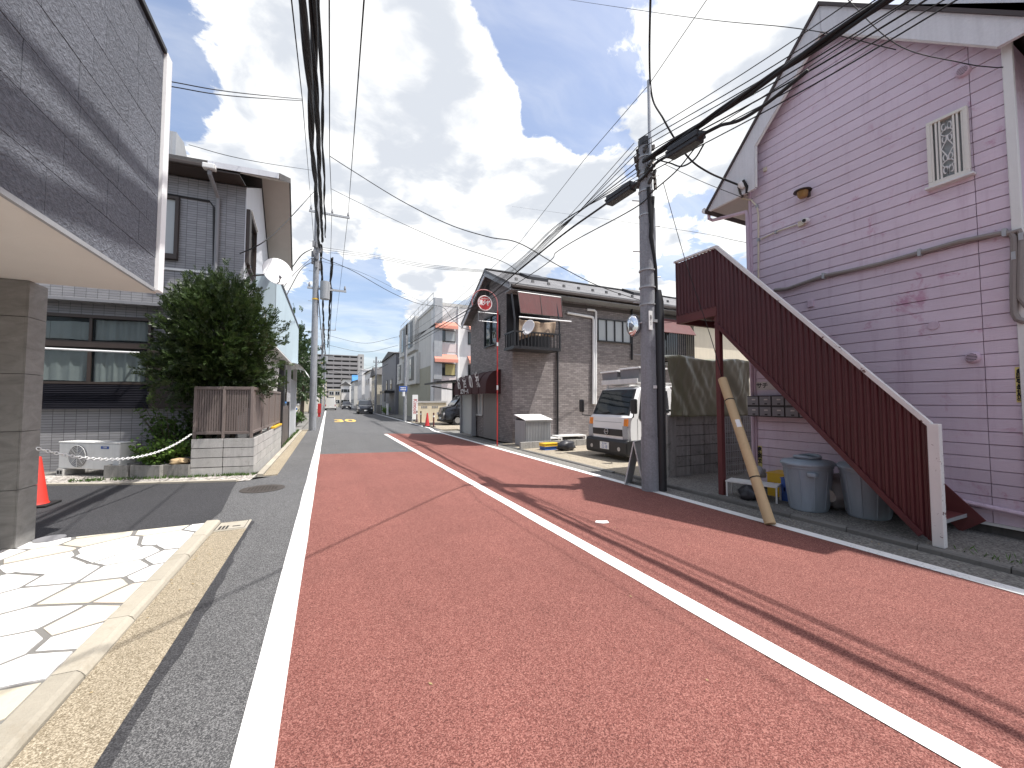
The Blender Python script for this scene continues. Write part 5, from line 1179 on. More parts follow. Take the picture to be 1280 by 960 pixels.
cloth('balcony_drape', lambda u, v: (d0.x+(d1.x-d0.x)*u, YA-.74+.05*math.sin(u*11+v*3)+.03*math.sin(u*23), d0.z-.06*math.sin(u*3.14)*(1-v)-(d0.z-dz-.05)*v*(1+.5*max(0,.35-u)*2)), 30, 12, 'tarp_brown', 'brown cloth sheet hung sagging inside the corner balcony', 'cloth')
dp = PY(660,409,YA-1.0); dish(dp, (-.86,-.42,.3), .25, 'small white satellite dish on the corner balcony rail', None, (dp.x+.1,YA-.84,rzt-.02))
# vent pipes in white, downpipes
def fp(u, v, off=.07): return PY(u, v, YA-off)
MB().tube([fp(709,391),fp(738,396),fp(741,397),fp(742,400),fp(741.5,505)],.05,8).build('pipe', 'white_clean', at, smooth=True)
MB().tube([fp(734,387),fp(743,388),fp(745,390),fp(745,400),fp(744.5,505)],.045,8).build('pipe', 'white_clean', at, smooth=True)
for u, v0, v1 in ((697,437,552),(790,385,450)): MB().tube([fp(u,v0,.06),fp(u,v1,.06)],.04,8).build('downpipe', 'black_metal', at, smooth=True)
MB().box(bx1+.05,XAe,YA-.03,YA-.002,zN-.42,zN-.30).build('eave_band', 'dark_brown', at)
# rear balcony with awning near the stairs
q0, q1 = PY(832,420,YA-.7), PY(866,446,YA-.7)
rb = thing('rear_balcony', 'black railed balcony with faded maroon awning at the back of the brick apartment', 'balcony', (14.5,YA-.4,q1.z))
MB().box(q0.x-.3,q1.x,YA-.8,YA-.013,q1.z-.1,q1.z).build('floor', 'black_metal', rb); MB().box(q0.x-.3,q1.x,YA-.8,YA-.75,q1.z+.95,q1.z+1.0).build('rail', 'black_metal', rb)
for i in range(16): x = q0.x-.28+(q1.x-q0.x+.26)*i/15; MB().box(x,x+.03,YA-.79,YA-.76,q1.z,q1.z+.95).build('baluster', 'black_metal', rb)
MB().prism([(YA-.4,5.05),(YA-.9,4.35),(YA-.88,4.33),(YA-.38,5.03)],'x',q0.x-.3,q1.x).build('awning', 'maroon_awning', rb)
MB().box(q0.x-.2,q1.x-.1,YA-.02,YA-.003,q1.z,q1.z+1.9).build('glazing', 'glass_dark', rb)
ch_ = thing('cream_house', 'plain cream rendered house wall behind the tarpaulin and stairs', 'house', (18,14,0))
MB().box(PY(867,400,12.2).x,24,12.2,18,0,5.1).build('wall', 'cream', ch_); MB().prism([(11.9,5.05),(15,6.2),(18.3,5.05)],'x',PY(867,400,12.2).x-.2,24.2).build('roof', 'roof_tile', ch_)
# ------------------------------------------------ refuse box, low wall and small units at the foot of the apartment
g0, g1 = PZ(653,559,.03), PZ(680,555,.03)
rx0, rx1, ry0, ry1 = PZ(655,559,.03).x+.05, PZ(655,559,.03).x+1.02, PZ(655,559,.03).y, PZ(655,559,.03).y+.75
rbx = thing('refuse_box', 'grey steel refuse box with sloping white lid beside the brick apartment', 'refuse box', ((rx0+rx1)/2,(ry0+ry1)/2,.03))
zh = PY(655,526,ry0).z
m = MB().box(rx0,rx0+.03,ry0+.03,ry1,.08,zh).box(rx1-.03,rx1,ry0+.03,ry1,.08,zh).box(rx0,rx1,ry1,ry1+.03,.08,zh+.1).box(rx0,rx1,ry0,ry1+.03,.05,.08); m.build('case', 'grey_paint', rbx)
for i in range(16): MB().box(rx0+.05+i*(rx1-rx0-.1)/15-.008,rx0+.05+i*(rx1-rx0-.1)/15+.008,ry0+.005,ry0+.02,.08,zh-.04).build('bar', 'galvanised', rbx)
MB().box(rx0+.031,rx1-.031,ry0+.021,ry0+.029,.08,zh-.04).build('front_mesh', 'grey_paint', rbx); MB().box(rx0,rx1,ry0-.005,ry0+.03,zh-.05,zh).build('front_rail', 'galvanised', rbx)
MB().prism([(ry0-.04,zh+.01),(ry1+.04,zh+.16),(ry1+.04,zh+.18),(ry0-.04,zh+.03)],'x',rx0-.03,rx1+.03).build('lid', 'white_clean', rbx)
l0, l1 = PZ(650,561,.03), PZ(736,556,.03)
lw_ = thing('low_wall', 'low dark concrete wall edging the parking lot by the apartment', 'wall', (l0.x+1.2,l0.y,.03))
nb = 7
for i in range(nb):
    a = Vector((l0.x+.0,l0.y,0)).lerp(Vector((l1.x+.3,l1.y,0)), i/nb); b = Vector((l0.x,l0.y,0)).lerp(Vector((l1.x+.3,l1.y,0)), (i+1)/nb-.002)
    MB().beam((a.x,a.y,.13),(b.x,b.y,.13),.10,.20).build('block', 'block_dark', lw_, bevel=.005)
def unit(u0, u1, v0, v1, y, nm, lab, cat):
    a, b = PY(u0, v0, y), PY(u1, v1, y); n_ = thing(nm, lab, cat, ((a.x+b.x)/2,y+.2,.03)); z1 = a.z
    MB().box(a.x,b.x,y,y+.5,z1-.04,z1).build('top', 'white_paint', n_)
    for x in (a.x,b.x-.05):
        for yy in (y,y+.45): MB().box(x,x+.05,yy,yy+.05,.03,z1-.04).build('leg', 'white_paint', n_)
    MB().box(a.x+.06,b.x-.06,y+.12,y+.4,.03,z1-.1).build('unit', 'black_metal', n_)
    for i in range(5): x = a.x+.1+(b.x-a.x-.24)*i/4; MB().box(x,x+.04,y+.09,y+.115,.06,z1-.14).build('slat', 'mid_grey', n_)
unit(680,703,548,556,12.1,'equipment_stand','small white topped equipment stand next to the refuse box','stand'); unit(698,733,545,556,12.15,'equipment_stand','wide white framed stand with black units behind the truck','stand')
cpos = PZ(683,562,.03); crate((cpos.x+.1,cpos.y-.0,.031), .5,.3,.09,'blue_plastic','flat blue crate on the lot by the low wall', .05); crate((cpos.x+.1,cpos.y-.0,.136), .52,.32,.08,'yellow_plastic','yellow crate stacked on the flat blue crate', .05)
bc = PZ(708,563,.03); lump('scrap_heap', (bc.x,bc.y,.03), .22, 'bag_dark', 'dark tangle of netting heaped beside the yellow crate', 'heap', 12, (1.4,.8,.8))
# ================================================================== fire hydrant sign post
mat('faded_red', (.42,.16,.16), .5, .15, 5)
hp = PZ(621.5,557.5,0)
hs = thing('fire_hydrant_sign', 'round red fire hydrant sign on a tall thin red pole by the awning shop', 'sign', tuple(hp))
cS = PY(606,379,hp.y); zt = cS.z; rS = .265
arc = [(hp.x+ (cS.x-hp.x)*0,hp.y,0),(hp.x,hp.y,zt-.2)]
xr = hp.x; R_ = (hp.x-cS.x)
arc += [(cS.x+R_*math.cos(t_),hp.y,zt+.02+R_*.95*math.sin(t_)) for t_ in [j*math.pi/10 for j in range(0,12)]]
MB().tube(arc[:2],.022,10).build('pole', 'red_paint', hs, smooth=True); MB().tube(arc[1:],.018,10).build('hoop', 'faded_red', hs, smooth=True)
MB().tube([(hp.x,hp.y,1.9),(hp.x,hp.y,2.05)],.028,10).build('band', 'white_clean', hs)
for z_ in (3.4,): MB().tube([(hp.x,hp.y,z_),(hp.x,hp.y,z_+.12)],.03,10).build('band', 'white_clean', hs)
sn = MB().tube([(cS.x,hp.y-.008,zt),(cS.x,hp.y+.008,zt)],rS,36).build('sign_plate', 'red_paint', hs)
MB().tube([(cS.x+rS*.93*math.cos(t_),hp.y-.011,zt+rS*.93*math.sin(t_)) for t_ in [j*math.pi/18 for j in range(37)]],.014,6).build('border', 'text_white', sn)
text('lettering', '消火栓', .19, 'text_white', sn, frame((cS.x,hp.y-.011,zt+.0),(1,0,0),(0,0,1)), .001, .78, bold=.006); text('lettering', 'FIRE HYDRANT', .065, 'text_white', sn, frame((cS.x,hp.y-.011,zt+.15),(1,0,0),(0,0,1)), .001, .7)
f0_, f1_ = PY(598,390,hp.y), PY(620,403,hp.y)
MB().tube([(hp.x,hp.y,f0_.z),(f0_.x,hp.y,f0_.z),(f0_.x,hp.y,f1_.z),(hp.x,hp.y,f1_.z)],.014,6).build('empty_frame', 'galvanised', hs)
# ================================================================== small white truck with rack
mat('lamp_glass', (.36,.37,.39), .12, .1, 20, .1)
kk, mm = newmat('truck_white'); setc(kk, kk.mix(kk.noise(kk.pos, 2, 4), (.84,.84,.84,1), (.76,.76,.75,1)), .25); kk.bs.inputs['Coat Weight'].default_value = .3
nc, fc = PZ(785,572,.15), PZ(735,563,.15)
dv = Vector((fc.x-nc.x,fc.y-nc.y)); WT = min(1.78,dv.length); an = math.atan2(dv.x,dv.y)   # heading offset
tr = thing('small_truck', 'small white cab-over truck with roof rack and storage bins parked facing the street', 'truck', (nc.x,nc.y,.031), -an)
# local: x to the rear, y across (0 near side .. WT)
def T(mb, name, mt, par=None, **kw): return mb.build(name, mt, par or tr, local=True, **kw)
prof = [(.06,.30),(.03,.55),(.02,.75),(.05,1.02),(.12,1.07),(.42,1.70),(.60,1.77),(1.55,1.77),(1.60,1.70),(1.62,.42),(1.2,.42),(1.12,.62),(.95,.74),(.72,.74),(.55,.62),(.47,.36),(.45,.30)]
m = MB(); nP = len(prof)
secs = [(0.0,.06),(.05,.015),(.13,0),(WT-.13,0),(WT-.05,.015),(WT,.06)]
vs = []
for y, ins in secs:
    for x, z in prof:
        tw = max(0,(z-1.05))*.11
        yy = y+(tw if y < WT/2 else -tw)
        xx = x+ins*1.2*(1 if x < .5 else 0); vs.append((xx,yy,z-(ins*.5 if z > 1.6 else 0)))
fs = [(i*nP+j,i*nP+(j+1)%nP,(i+1)*nP+(j+1)%nP,(i+1)*nP+j) for i in range(len(secs)-1) for j in range(nP)]+[tuple(range(nP))[::-1],tuple(range((len(secs)-1)*nP,len(secs)*nP))]
T(m.add(vs,fs), 'cab', 'truck_white', smooth=True)
def fx(z): # cab front x at height z
    for (xa,za),(xb,zb) in zip(prof[:6],prof[1:7]):
        if za <= z <= zb: return xa+(xb-xa)*(z-za)/(zb-za)
    return .03
def fpanel(y0, y1, z0, z1, off, n=1):
    y0_, y1_ = y0, y1; m = MB(); vs = []
    for z in (z0,z1):
        tw = max(0,(z-1.05))*.11
        for y in (y0_+tw*.9,y1_-tw*.9): vs.append((fx(z)-off,y,z))
    for z in (z0,z1):
        tw = max(0,(z-1.05))*.11
        for y in (y0_+tw*.9,y1_-tw*.9): vs.append((fx(z)-off+.02,y,z))
    return m.add(vs,[(0,1,3,2),(4,6,7,5),(0,4,5,1),(2,3,7,6),(0,2,6,4),(1,5,7,3)])
ws = T(fpanel(.14,WT-.14,1.10,1.66,.012), 'windscreen', 'windscreen')
T(fpanel(.07,WT-.07,1.075,1.70,.004), 'windscreen_surround', 'black_plastic', ws)
for i in range(6): T(MB().tube([(fx(1.2)+.04+random.uniform(0,.1),.3+i*.2,1.12),(fx(1.2)+.06,.3+i*.2,1.12+random.uniform(.05,.16))],[.07,.05],8), 'dashboard_item', random.choice(['plate_white','bin_blue','yellow_notice','grey_paint']), ws)
for y in (WT*.35,WT*.7): T(MB().tube([(fx(1.09)-.015,y,1.09),(fx(1.12)-.03,y-.3,1.15)],.012,5), 'wiper', 'black_plastic', ws)
gr_ = T(fpanel(.21,WT-.21,.575,.735,.014), 'grille', 'black_plastic')
T(MB().tube([(-.005+.07*0,WT/2+.07*math.cos(t_),.665+.07*math.sin(t_)) for t_ in [j*math.pi/9 for j in range(19)]],.011,6), 'emblem', 'steel', gr_)
T(MB().box(-.012,.0,WT/2-.085,WT/2+.085,.653,.677), 'emblem_bar', 'steel', gr_)
T(fpanel(.25,WT-.25,.895,.905,.004), 'panel_line', 'grey_paint')
for y0, y1 in ((.02,.20),(WT-.20,WT-.02)):
    hl = T(fpanel(y0,y1,.53,.82,.012), 'headlight', 'lamp_glass'); T(fpanel(y0+.01,y1-.04,.825,.99,.012), 'indicator', 'orange', hl)
    T(fpanel(y0+.0,y1-.0,.50,.526,.008), 'lamp_trim', 'grey_paint', hl)
bp_ = T(MB().prism([(-.03,.12),(-.06,.2),(-.06,.44),(-.02,.5),(.5,.5),(.5,.30),(.45,.12)],'y',-.015,WT+.015), 'bumper', 'black_plastic', bevel=.03)
T(MB().box(-.075,-.062,WT/2-.17,WT/2+.17,.24,.41), 'number_plate', 'text_white', bp_)
text('lettering', '足立400', .06, 'text_blue', bp_, frame((-.077,WT/2,.37),(0,-1,0),(0,0,1)), .0005, .9, local=True); text('lettering', '32-18', .11, 'text_blue', bp_, frame((-.077,WT/2,.29),(0,-1,0),(0,0,1)), .0005, .9, local=True)
for y in (.25,WT-.25): T(MB().tube([(-.068,y,.28),(-.061,y,.28)],.05,14), 'fog_lamp', 'steel', bp_)
# side windows, doors, mirrors
for y, s_ in ((.0,-1),(WT,1)):
    def sy(z): tw = max(0,(z-1.05))*.11; return (tw if s_ < 0 else WT-tw)+s_*.006
    q = [(.36,1.04),(.52,1.66),(1.42,1.66),(1.42,1.12),(.85,1.04),(.62,.93),(.45,.93)]
    m = MB(); vs = [(x,sy(z),z) for x,z in q]+[(x,sy(z)-s_*.012,z) for x,z in q]; n7 = len(q)
    w_ = T(m.add(vs,[tuple(range(n7)),tuple(range(n7,2*n7))[::-1]]+[(i,(i+1)%n7,(i+1)%n7+n7,i+n7) for i in range(n7)]), 'side_window', 'glass_dark')
    T(MB().box(1.25,1.42,y+s_*.002,y+s_*.03,.9,.94), 'door_handle', 'black_plastic')
    T(MB().box(.32,.325,y+s_*.001,y+s_*.004,.45,1.0).box(1.52,1.525,y+s_*.001,y+s_*.004,.45,1.7), 'door_gap', 'black_plastic')
    arm = T(MB().tube([(.15,y,1.02),(-.02,y+s_*.22,1.05),(-.02,y+s_*.24,1.2)],.014,6), 'mirror_arm', 'black_plastic')
    T(MB().box(-.06,.02,y+s_*.16,y+s_*.33,1.12,1.46), 'mirror', 'black_plastic', arm, bevel=.03)
for x in (.83,3.2):
    for y, s_ in ((.08,-1),(WT-.08,1)):
        wh = T(MB().tube([(x,y-.09,.30),(x,y+.09,.30)],.30,22), 'wheel', 'black_rubber', smooth=True); T(MB().tube([(x,y+s_*.091,.30),(x,y+s_*.096,.30)],.17,16), 'rim', 'steel', wh)
T(MB().box(1.68,4.6,.3,WT-.3,.42,.58), 'chassis', 'black_metal')
bed = T(MB().box(1.68,4.7,.02,WT-.02,.60,.66), 'cargo_bed', 'truck_white')
for (x0_,x1_,y0_,y1_) in ((1.68,4.7,.02,.05),(1.68,4.7,WT-.05,WT-.02),(1.66,1.70,.05,WT-.05),(4.66,4.7,.05,WT-.05)): T(MB().box(x0_,x1_,y0_,y1_,.66,1.02), 'side_board', 'truck_white', bed)
rkk = T(MB().box(.45,3.2,.12,.16,1.83,1.87).box(.45,3.2,WT-.16,WT-.12,1.83,1.87).box(.45,.5,.16,WT-.16,1.83,1.93).box(1.6,1.65,.16,WT-.16,1.83,1.87).box(3.15,3.2,.16,WT-.16,1.83,1.87).box(.42,.46,.1,WT-.1,1.84,1.96), 'roof_rack', 'white_paint')
for x in (.6,1.4,3.0):
    for y in (.14,WT-.14): T(MB().box(x-.02,x+.02,y-.02,y+.02,.98 if x > 1.6 else 1.70,1.83), 'rack_leg', 'white_paint', rkk)
ob = tr.location
def on_truck(name, lab, cat, x0_, x1_, y0_, y1_, z0_, z1_, grp, mt):
    M_ = Matrix.Translation(tr.location) @ Matrix.Rotation(-an,4,'Z'); b0 = M_ @ Vector(((x0_+x1_)/2,(y0_+y1_)/2,z0_))
    n_ = thing(name, lab, cat, tuple(b0), -an, grp); hx, hy = (x1_-x0_)/2, (y1_-y0_)/2; h_ = z1_-z0_
    MB().add([(-hx*.93,-hy*.93,0),(hx*.93,-hy*.93,0),(hx*.93,hy*.93,0),(-hx*.93,hy*.93,0),(-hx,-hy,h_),(hx,-hy,h_),(hx,hy,h_),(-hx,hy,h_)],[(0,3,2,1),(4,5,6,7),(0,1,5,4),(1,2,6,5),(2,3,7,6),(3,0,4,7)]).build('tub', mt, n_, local=True, bevel=.01)
    MB().box(-hx-.03,hx+.03,-hy-.03,hy+.03,h_+.001,h_+.045).build('lid', 'white_clean', n_, local=True, bevel=.012)
tr.scale = (1,1,1.05)
on_truck('storage_bin','grey storage bin with white lid on the truck rack, next to the brick apartment','storage bin',.55,1.45,.98,1.62,1.968,2.27,'storage bins on the truck rack','mid_grey')
on_truck('storage_bin','grey storage bin with white lid on the truck rack, next to the utility pole','storage bin',.55,1.5,.16,.86,1.968,2.31,'storage bins on the truck rack','mid_grey')
# ================================================================== three storey building with orange awnings
mat('render_grey', (.60,.59,.56), .85, .1, 2, .06, 30, streak=.2); mat('render_olive', (.36,.35,.28), .85, .1, 2, .05, 30, streak=.2); mat('render_white', (.72,.71,.70), .8, .06, 2, streak=.14); mat('render_pink', (.68,.60,.585), .8, .06, 2, streak=.1)
mat('awning_orange', (.50,.19,.13), .55, .15, 4, streak=.15); mat('cream_wall', (.66,.58,.43), .85, .08, 3, .05, streak=.12); mat('grey_siding', (.215,.215,.23), .7, .08, 3, streak=.12)
mat('curtain_yellow', (.42,.36,.16), .8, .2, 5)
XT, YT = 7.45, 29.6; ZT = 8.95; YT1 = 46.5
tb = thing('three_storey_building', 'pale three storey building with orange window awnings and grey bay windows on its street side', 'building', (10,37,0))
MB().box(XT,16,YT,YT1,0,ZT).build('wall', 'render_white', tb)
MB().box(XT-.02,XT,YT+1.6,YT1,4.4,ZT).build('street_wall', 'render_grey', tb); MB().box(XT-.022,XT,YT+1.6,YT1,0,4.4).build('street_wall', 'render_olive', tb)
MB().box(XT-.05,XT+.3,YT+.05,YT+.35,0,ZT+.1).build('downpipe', 'white_clean', tb); MB().box(XT-.2,XT+.42,YT-.3,YT+.0,3.2,ZT+.5).build('chimney_duct', 'galvanised', tb); MB().box(XT-.15,XT+.4,YT-.25,YT+.0,1.5,3.2).build('chimney_duct', 'mid_grey', tb)
MB().box(XT-.1,16,YT-.02,YT1,ZT,ZT+.25).build('parapet', 'render_grey', tb)
for i in range(9):
    y = YT+1+i*1.9; MB().box(XT,XT+.04,y,y+.04,ZT+.25,ZT+1.2).build('railing_post', 'galvanised', tb)
for z_ in (ZT+.75,ZT+1.2): MB().box(XT,XT+.04,YT+1,YT+16.3,z_-.02,z_+.02).build('railing', 'galvanised', tb)
def bay(u0, u1, v0, v1):
    a, b = PX(u0, v0, XT), PX(u1, v1, XT); y0, y1 = sorted((a.y,b.y)); z0, z1 = sorted((a.z,b.z))
    w = MB().box(XT-.35,XT-.023,y0,y1,z0,z1).build('bay_window', 'render_grey', tb)
    MB().box(XT-.37,XT-.351,y0+.22*(y1-y0),y1-.3*(y1-y0),z0+.28,z1-.22).build('frame', 'black_metal', w); MB().box(XT-.376,XT-.371,y0+.5*(y1-y0),y1-.34*(y1-y0),z0+.36,z1-.3).build('glass', 'glass_dark', w); MB().box(XT-.38,XT-.02,y0-.05,y1+.05,z0-.1,z0-.0).build('sill', 'render_grey', w)
bay(503.5,513.5,414,441); bay(512,523,406,436); bay(513,525,447,478); bay(500.5,507,456,478)
def awnwin(u0, u1, va, vw, v1, cur):
    a, b = PY(u0, va, YT), PY(u1, v1, YT); zw = PY(u0, vw, YT).z
    w = MB().box(a.x,b.x,YT-.06,YT-.003,b.z,zw-.05).build('window', 'black_metal', tb)
    mxx = (a.x+b.x)/2; MB().box(a.x+.06,mxx-.03,YT-.075,YT-.061,b.z+.06,zw-.1).build('pane', 'glass_dark', w); MB().box(mxx+.03,b.x-.06,YT-.075,YT-.061,b.z+.06,zw-.1).build('pane', cur, w)
    aw = MB().prism([(YT-.02,a.z),(YT-.5,zw+.25),(YT-.55,zw),(YT-.52,zw),(YT-.02,a.z-.05)],'x',a.x-.05,b.x+.08).build('awning', 'awning_orange', w)
awnwin(543,569,401,411,428,'glass_frosted'); awnwin(542.5,569,442,453,470,'curtain_yellow')
for (u, va, vw, v1) in ((585,404,414,432),(585,445,455,475)): awnwin(u,u+20,va,vw,v1,'glass_dark')
for v0, v1 in ((428,441),(470,485)):
    a, b = PY(541,v0,YT), PY(574,v1,YT); MB().box(a.x,b.x,YT-.015,YT-.002,b.z,a.z).build('spandrel', 'render_pink', tb)
p = PY(572,400,YT); MB().box(p.x,p.x+.12,YT-.1,YT-.002,.5,ZT).build('downpipe', 'white_clean', tb)
# carport, van, wall, bollards
cpt = thing('carport', 'dark flat carport roof on a single black post behind the awning shop', 'carport', (8,25.5,0))
r0, r1 = PY(533,483,26.5), PY(592,474,23.5)
MB().add([(6.0,26.9,2.62),(6.0,23.6,2.62),(11,23.6,3.05),(11,26.9,3.05),(6.0,26.9,2.74),(6.0,23.6,2.74),(11,23.6,3.25),(11,26.9,3.25)],[(0,3,2,1),(4,5,6,7),(0,1,5,4),(1,2,6,5),(2,3,7,6),(3,0,4,7)]).build('roof', 'black_metal', cpt)
for y in (24.0,26.6): MB().box(7.9,8.1,y-.1,y+.1,0,2.8).build('post', 'black_metal', cpt)
MB().beam((6.1,25.3,2.5),(8.0,25.3,2.2),.07,.07).build('brace', 'black_metal', cpt)
yw = thing('cream_wall', 'low cream rendered garden wall with pierced openings beside the carport', 'wall', (6.8,29.3,0))
a, b = PZ(517.5,527,0), PZ(548,526.5,0)
MB().box(5.92,8.2,29.2,29.4,0,1.42).build('wall', 'cream_wall', yw); MB().box(5.86,8.25,29.14,29.46,1.42,1.54).build('coping', 'block_light', yw)
for x in (6.3,7.1):
    for i in range(4): MB().box(x+i*.12,x+i*.12+.08,29.19,29.199,1.0,1.18).build('opening', 'mid_grey', yw)
for i,(u,v,l) in enumerate(((521,528,'beside the vertical sign board'),(526,529,'in front of the cream wall'),(542,534,'next to the red cone'))):
    p = PZ(u,v,.02); t_ = thing('bollard', 'thin brown bollard '+l, 'bollard', (p.x,p.y,.02), 0, 'bollards before the cream wall')
    MB().cyl((p.x,p.y,.02),(p.x,p.y,.85),.045,n=10).build('post', 'maroon_flat', t_, smooth=True); MB().cyl((p.x,p.y,.02),(p.x,p.y,.06),.16,.12,12).build('base', 'black_rubber', t_); MB().cyl((p.x,p.y,.6),(p.x,p.y,.7),.048,n=10).build('band', 'text_white', t_)
cone(Vector((*PZ(534,533,.02).xy,.02)), mt='red_paint', lab='dull red traffic cone standing by the bollards at the carport', sc_=1.15)
sp_ = PZ(517,527,0); sg = thing('sign_board', 'tall white vertical sign board with maroon lettering at the cream wall', 'sign', (sp_.x-.1,29.0,0))
MB().box(5.62,6.02,29.06,29.12,.2,2.0).build('board', 'text_white', sg); MB().box(5.6,5.66,29.04,29.13,0,.2).box(5.98,6.04,29.04,29.13,0,.2).build('foot', 'galvanised', sg)
text('lettering', 'Kinoue', .42, 'text_red', sg, Matrix.Translation((5.82,29.055,1.15)) @ Matrix.Rotation(R(90),4,'X') @ Matrix.Rotation(R(-90),4,'Z'), .002, .9)
# ------------------------------------------------ generic car
def paint(name, col, rough=.22):
    k, m_ = newmat(name); setc(k, k.mix(k.noise(k.pos, 3, 3), c4(col), c4([x*.9 for x in col])), rough); k.bs.inputs['Coat Weight'].default_value = .6; k.bs.inputs['Coat Roughness'].default_value = .06
paint('paint_black', (.012,.012,.014)); paint('paint_dark', (.03,.033,.04)); paint('paint_white', (.68,.68,.67)); paint('paint_blue', (.03,.13,.33)); paint('paint_silver', (.35,.36,.38)); mat('lamp_red', (.35,.02,.02), .2, .05); mat('lamp_clear', (.7,.7,.72), .1, .05, metal=.5)
def car(lab, loc, rz, L_, W_, H_, mt, kind, name='car', cat='car', grp=None):
    """local +x forward; sides loft with tumblehome"""
    c = thing(name, lab, cat, loc, rz, grp); hb = H_*.5
    if kind == 'van': top = [(L_*.5-.02,.35),(L_*.5,.62),(L_*.47,hb+.12),(L_*.36,H_*.62),(L_*.24,H_*.97),(L_*.18,H_),(-L_*.46,H_),(-L_*.5,H_*.9),(-L_*.5,.35)]
    elif kind == 'mini': top = [(L_*.5-.02,.3),(L_*.5,.6),(L_*.46,hb+.08),(L_*.30,hb+.2),(L_*.14,H_*.96),(L_*.06,H_),(-L_*.42,H_),(-L_*.49,H_*.6),(-L_*.5,.3)]
    else: top = [(L_*.5-.02,.25),(L_*.5,.55),(L_*.46,hb),(L_*.24,hb+.12),(L_*.08,H_*.96),(0,H_),(-L_*.2,H_*.98),(-L_*.38,hb+.2),(-L_*.5,hb+.1),(-L_*.5,.25)]
    n_ = len(top); secs = [(-W_/2,.10),(-W_/2+.06,.03),(-W_/2+.2,0),(W_/2-.2,0),(W_/2-.06,.03),(W_/2,.10)]; vs = []
    def twy(y, z): tw = max(0,z-hb)*.20; return y-math.copysign(min(tw,abs(y)),y)
    for y, ins in secs:
        for x, z in top: vs.append((x-math.copysign(ins*1.3,x),twy(y,z),z-(ins*.6 if z > hb else 0)))
    fs = [(i*n_+j,i*n_+(j+1)%n_,(i+1)*n_+(j+1)%n_,(i+1)*n_+j) for i in range(5) for j in range(n_)]+[tuple(range(n_))[::-1],tuple(range(5*n_,6*n_))]
    MB().add(vs,fs).build('body', mt, c, local=True, smooth=True)
    MB().box(-L_*.46,L_*.46,-W_/2+.12,W_/2-.12,.18,.40).build('underbody', 'black_plastic', c, local=True)
    # windscreen and rear window follow the top profile
    seg = {'van':(3,4,6,7),'mini':(3,4,6,7),'car':(3,4,6,7)}[kind]
    for a_, b_, nm in ((seg[0],seg[1],'windscreen'),(seg[2],seg[3],'rear_window')):
        (xa,za),(xb,zb) = top[a_],top[b_]; pa = Vector((xa,0,za)).lerp(Vector((xb,0,zb)),.10); pb = Vector((xa,0,za)).lerp(Vector((xb,0,zb)),.86); o_ = .012 if nm == 'windscreen' else -.012
        ya, yb = twy(W_/2-.1,pa.z), twy(W_/2-.1,pb.z)
        MB().add([(pa.x+o_,-ya,pa.z+.01),(pa.x+o_,ya,pa.z+.01),(pb.x+o_,yb,pb.z+.01),(pb.x+o_,-yb,pb.z+.01)],[(0,1,2,3)]).build(nm, 'glass_dark', c, local=True)
    xw0 = top[seg[0]][0]-.25*L_*.1; zb0 = max(hb+.1,top[seg[0]][1]-.02); zt0 = H_*.93
    for s_ in (-1,1):
        xs_ = [(-L_*.40,xw0-L_*.16),(xw0-L_*.15,xw0-.02)] if kind != 'van' else [(-L_*.46,-L_*.16),(-L_*.14,L_*.08),(L_*.095,L_*.30)]
        for x0_, x1_ in xs_:
            y0_, y1_ = s_*(twy(W_/2,zb0)+.006), s_*(twy(W_/2,zt0)+.006); x1t = min(x1_, top[seg[1]][0]-.05)
            MB().add([(x0_,y0_,zb0),(x1_,y0_,zb0),(x1t,y1_,zt0-.06),(x0_+.04,y1_,zt0-.06)],[(0,1,2,3)]).build('side_window', 'glass_dark', c, local=True)
        for x in (L_*.31,-L_*.31):
            wh = MB().tube([(x,s_*(W_/2-.2),.31),(x,s_*(W_/2-.0),.31)],.31,18).build('wheel', 'black_rubber', c, local=True, smooth=True); MB().tube([(x,s_*(W_/2+.001),.31),(x,s_*(W_/2+.006),.31)],.19,14).build('rim', 'steel', wh, local=True)
        MB().box(L_*.455,L_*.5-.005,s_*(W_/2-.12)-.16,s_*(W_/2-.12)+.06,.62,.78).build('headlight', 'lamp_clear', c, local=True, bevel=.02); MB().box(-L_*.5-.008,-L_*.47,s_*(W_/2-.14)-.06,s_*(W_/2-.14)+.06,.68,1.0).build('tail_light', 'lamp_red', c, local=True)
        MB().box(xw0-.12,xw0-.02,s_*(W_/2),s_*(W_/2+.17),zb0-.02,zb0+.13).build('mirror', mt, c, local=True, bevel=.02)
    g_ = MB().box(L_*.5-.02,L_*.5+.004,-W_*.3,W_*.3,.5,.68).build('grille', 'black_plastic', c, local=True); MB().box(L_*.5-.015,L_*.5+.012,-.17,.17,.36,.50).build('number_plate', 'text_white', c, local=True); MB().box(-L_*.5-.01,-L_*.5+.01,-.17,.17,.5,.66).build('number_plate', 'text_white', c, local=True)
    MB().box(L_*.44,L_*.5+.0,-W_/2+.08,W_/2-.08,.2,.34).build('bumper', 'black_plastic', c, local=True, bevel=.02)
    return c
car('black van parked under the carport beside the awning shop', (8.9,24.75,.016), R(180), 4.7,1.75,1.95,'paint_black','van','van','van')
pc_ = PZ(457,517.6,0); car('dark minivan with headlights facing the camera on the right of the street', (pc_.x+.05,pc_.y+2.2,.0), R(-91), 4.3,1.72,1.72,'paint_dark','mini','minivan')
car('white delivery van far down the street beside the utility poles', (.55,78,.0), R(88), 4.9,1.8,2.3,'paint_white','van','van','van')
car('small dark car far down the middle of the street', (3.4,84,.0), R(-90), 4.0,1.65,1.5,'paint_dark','car')
car('bright blue car parked behind the foot of the concrete pole', (-3.1,31.5,.01), R(-75), 3.9,1.66,1.5,'paint_blue','mini')
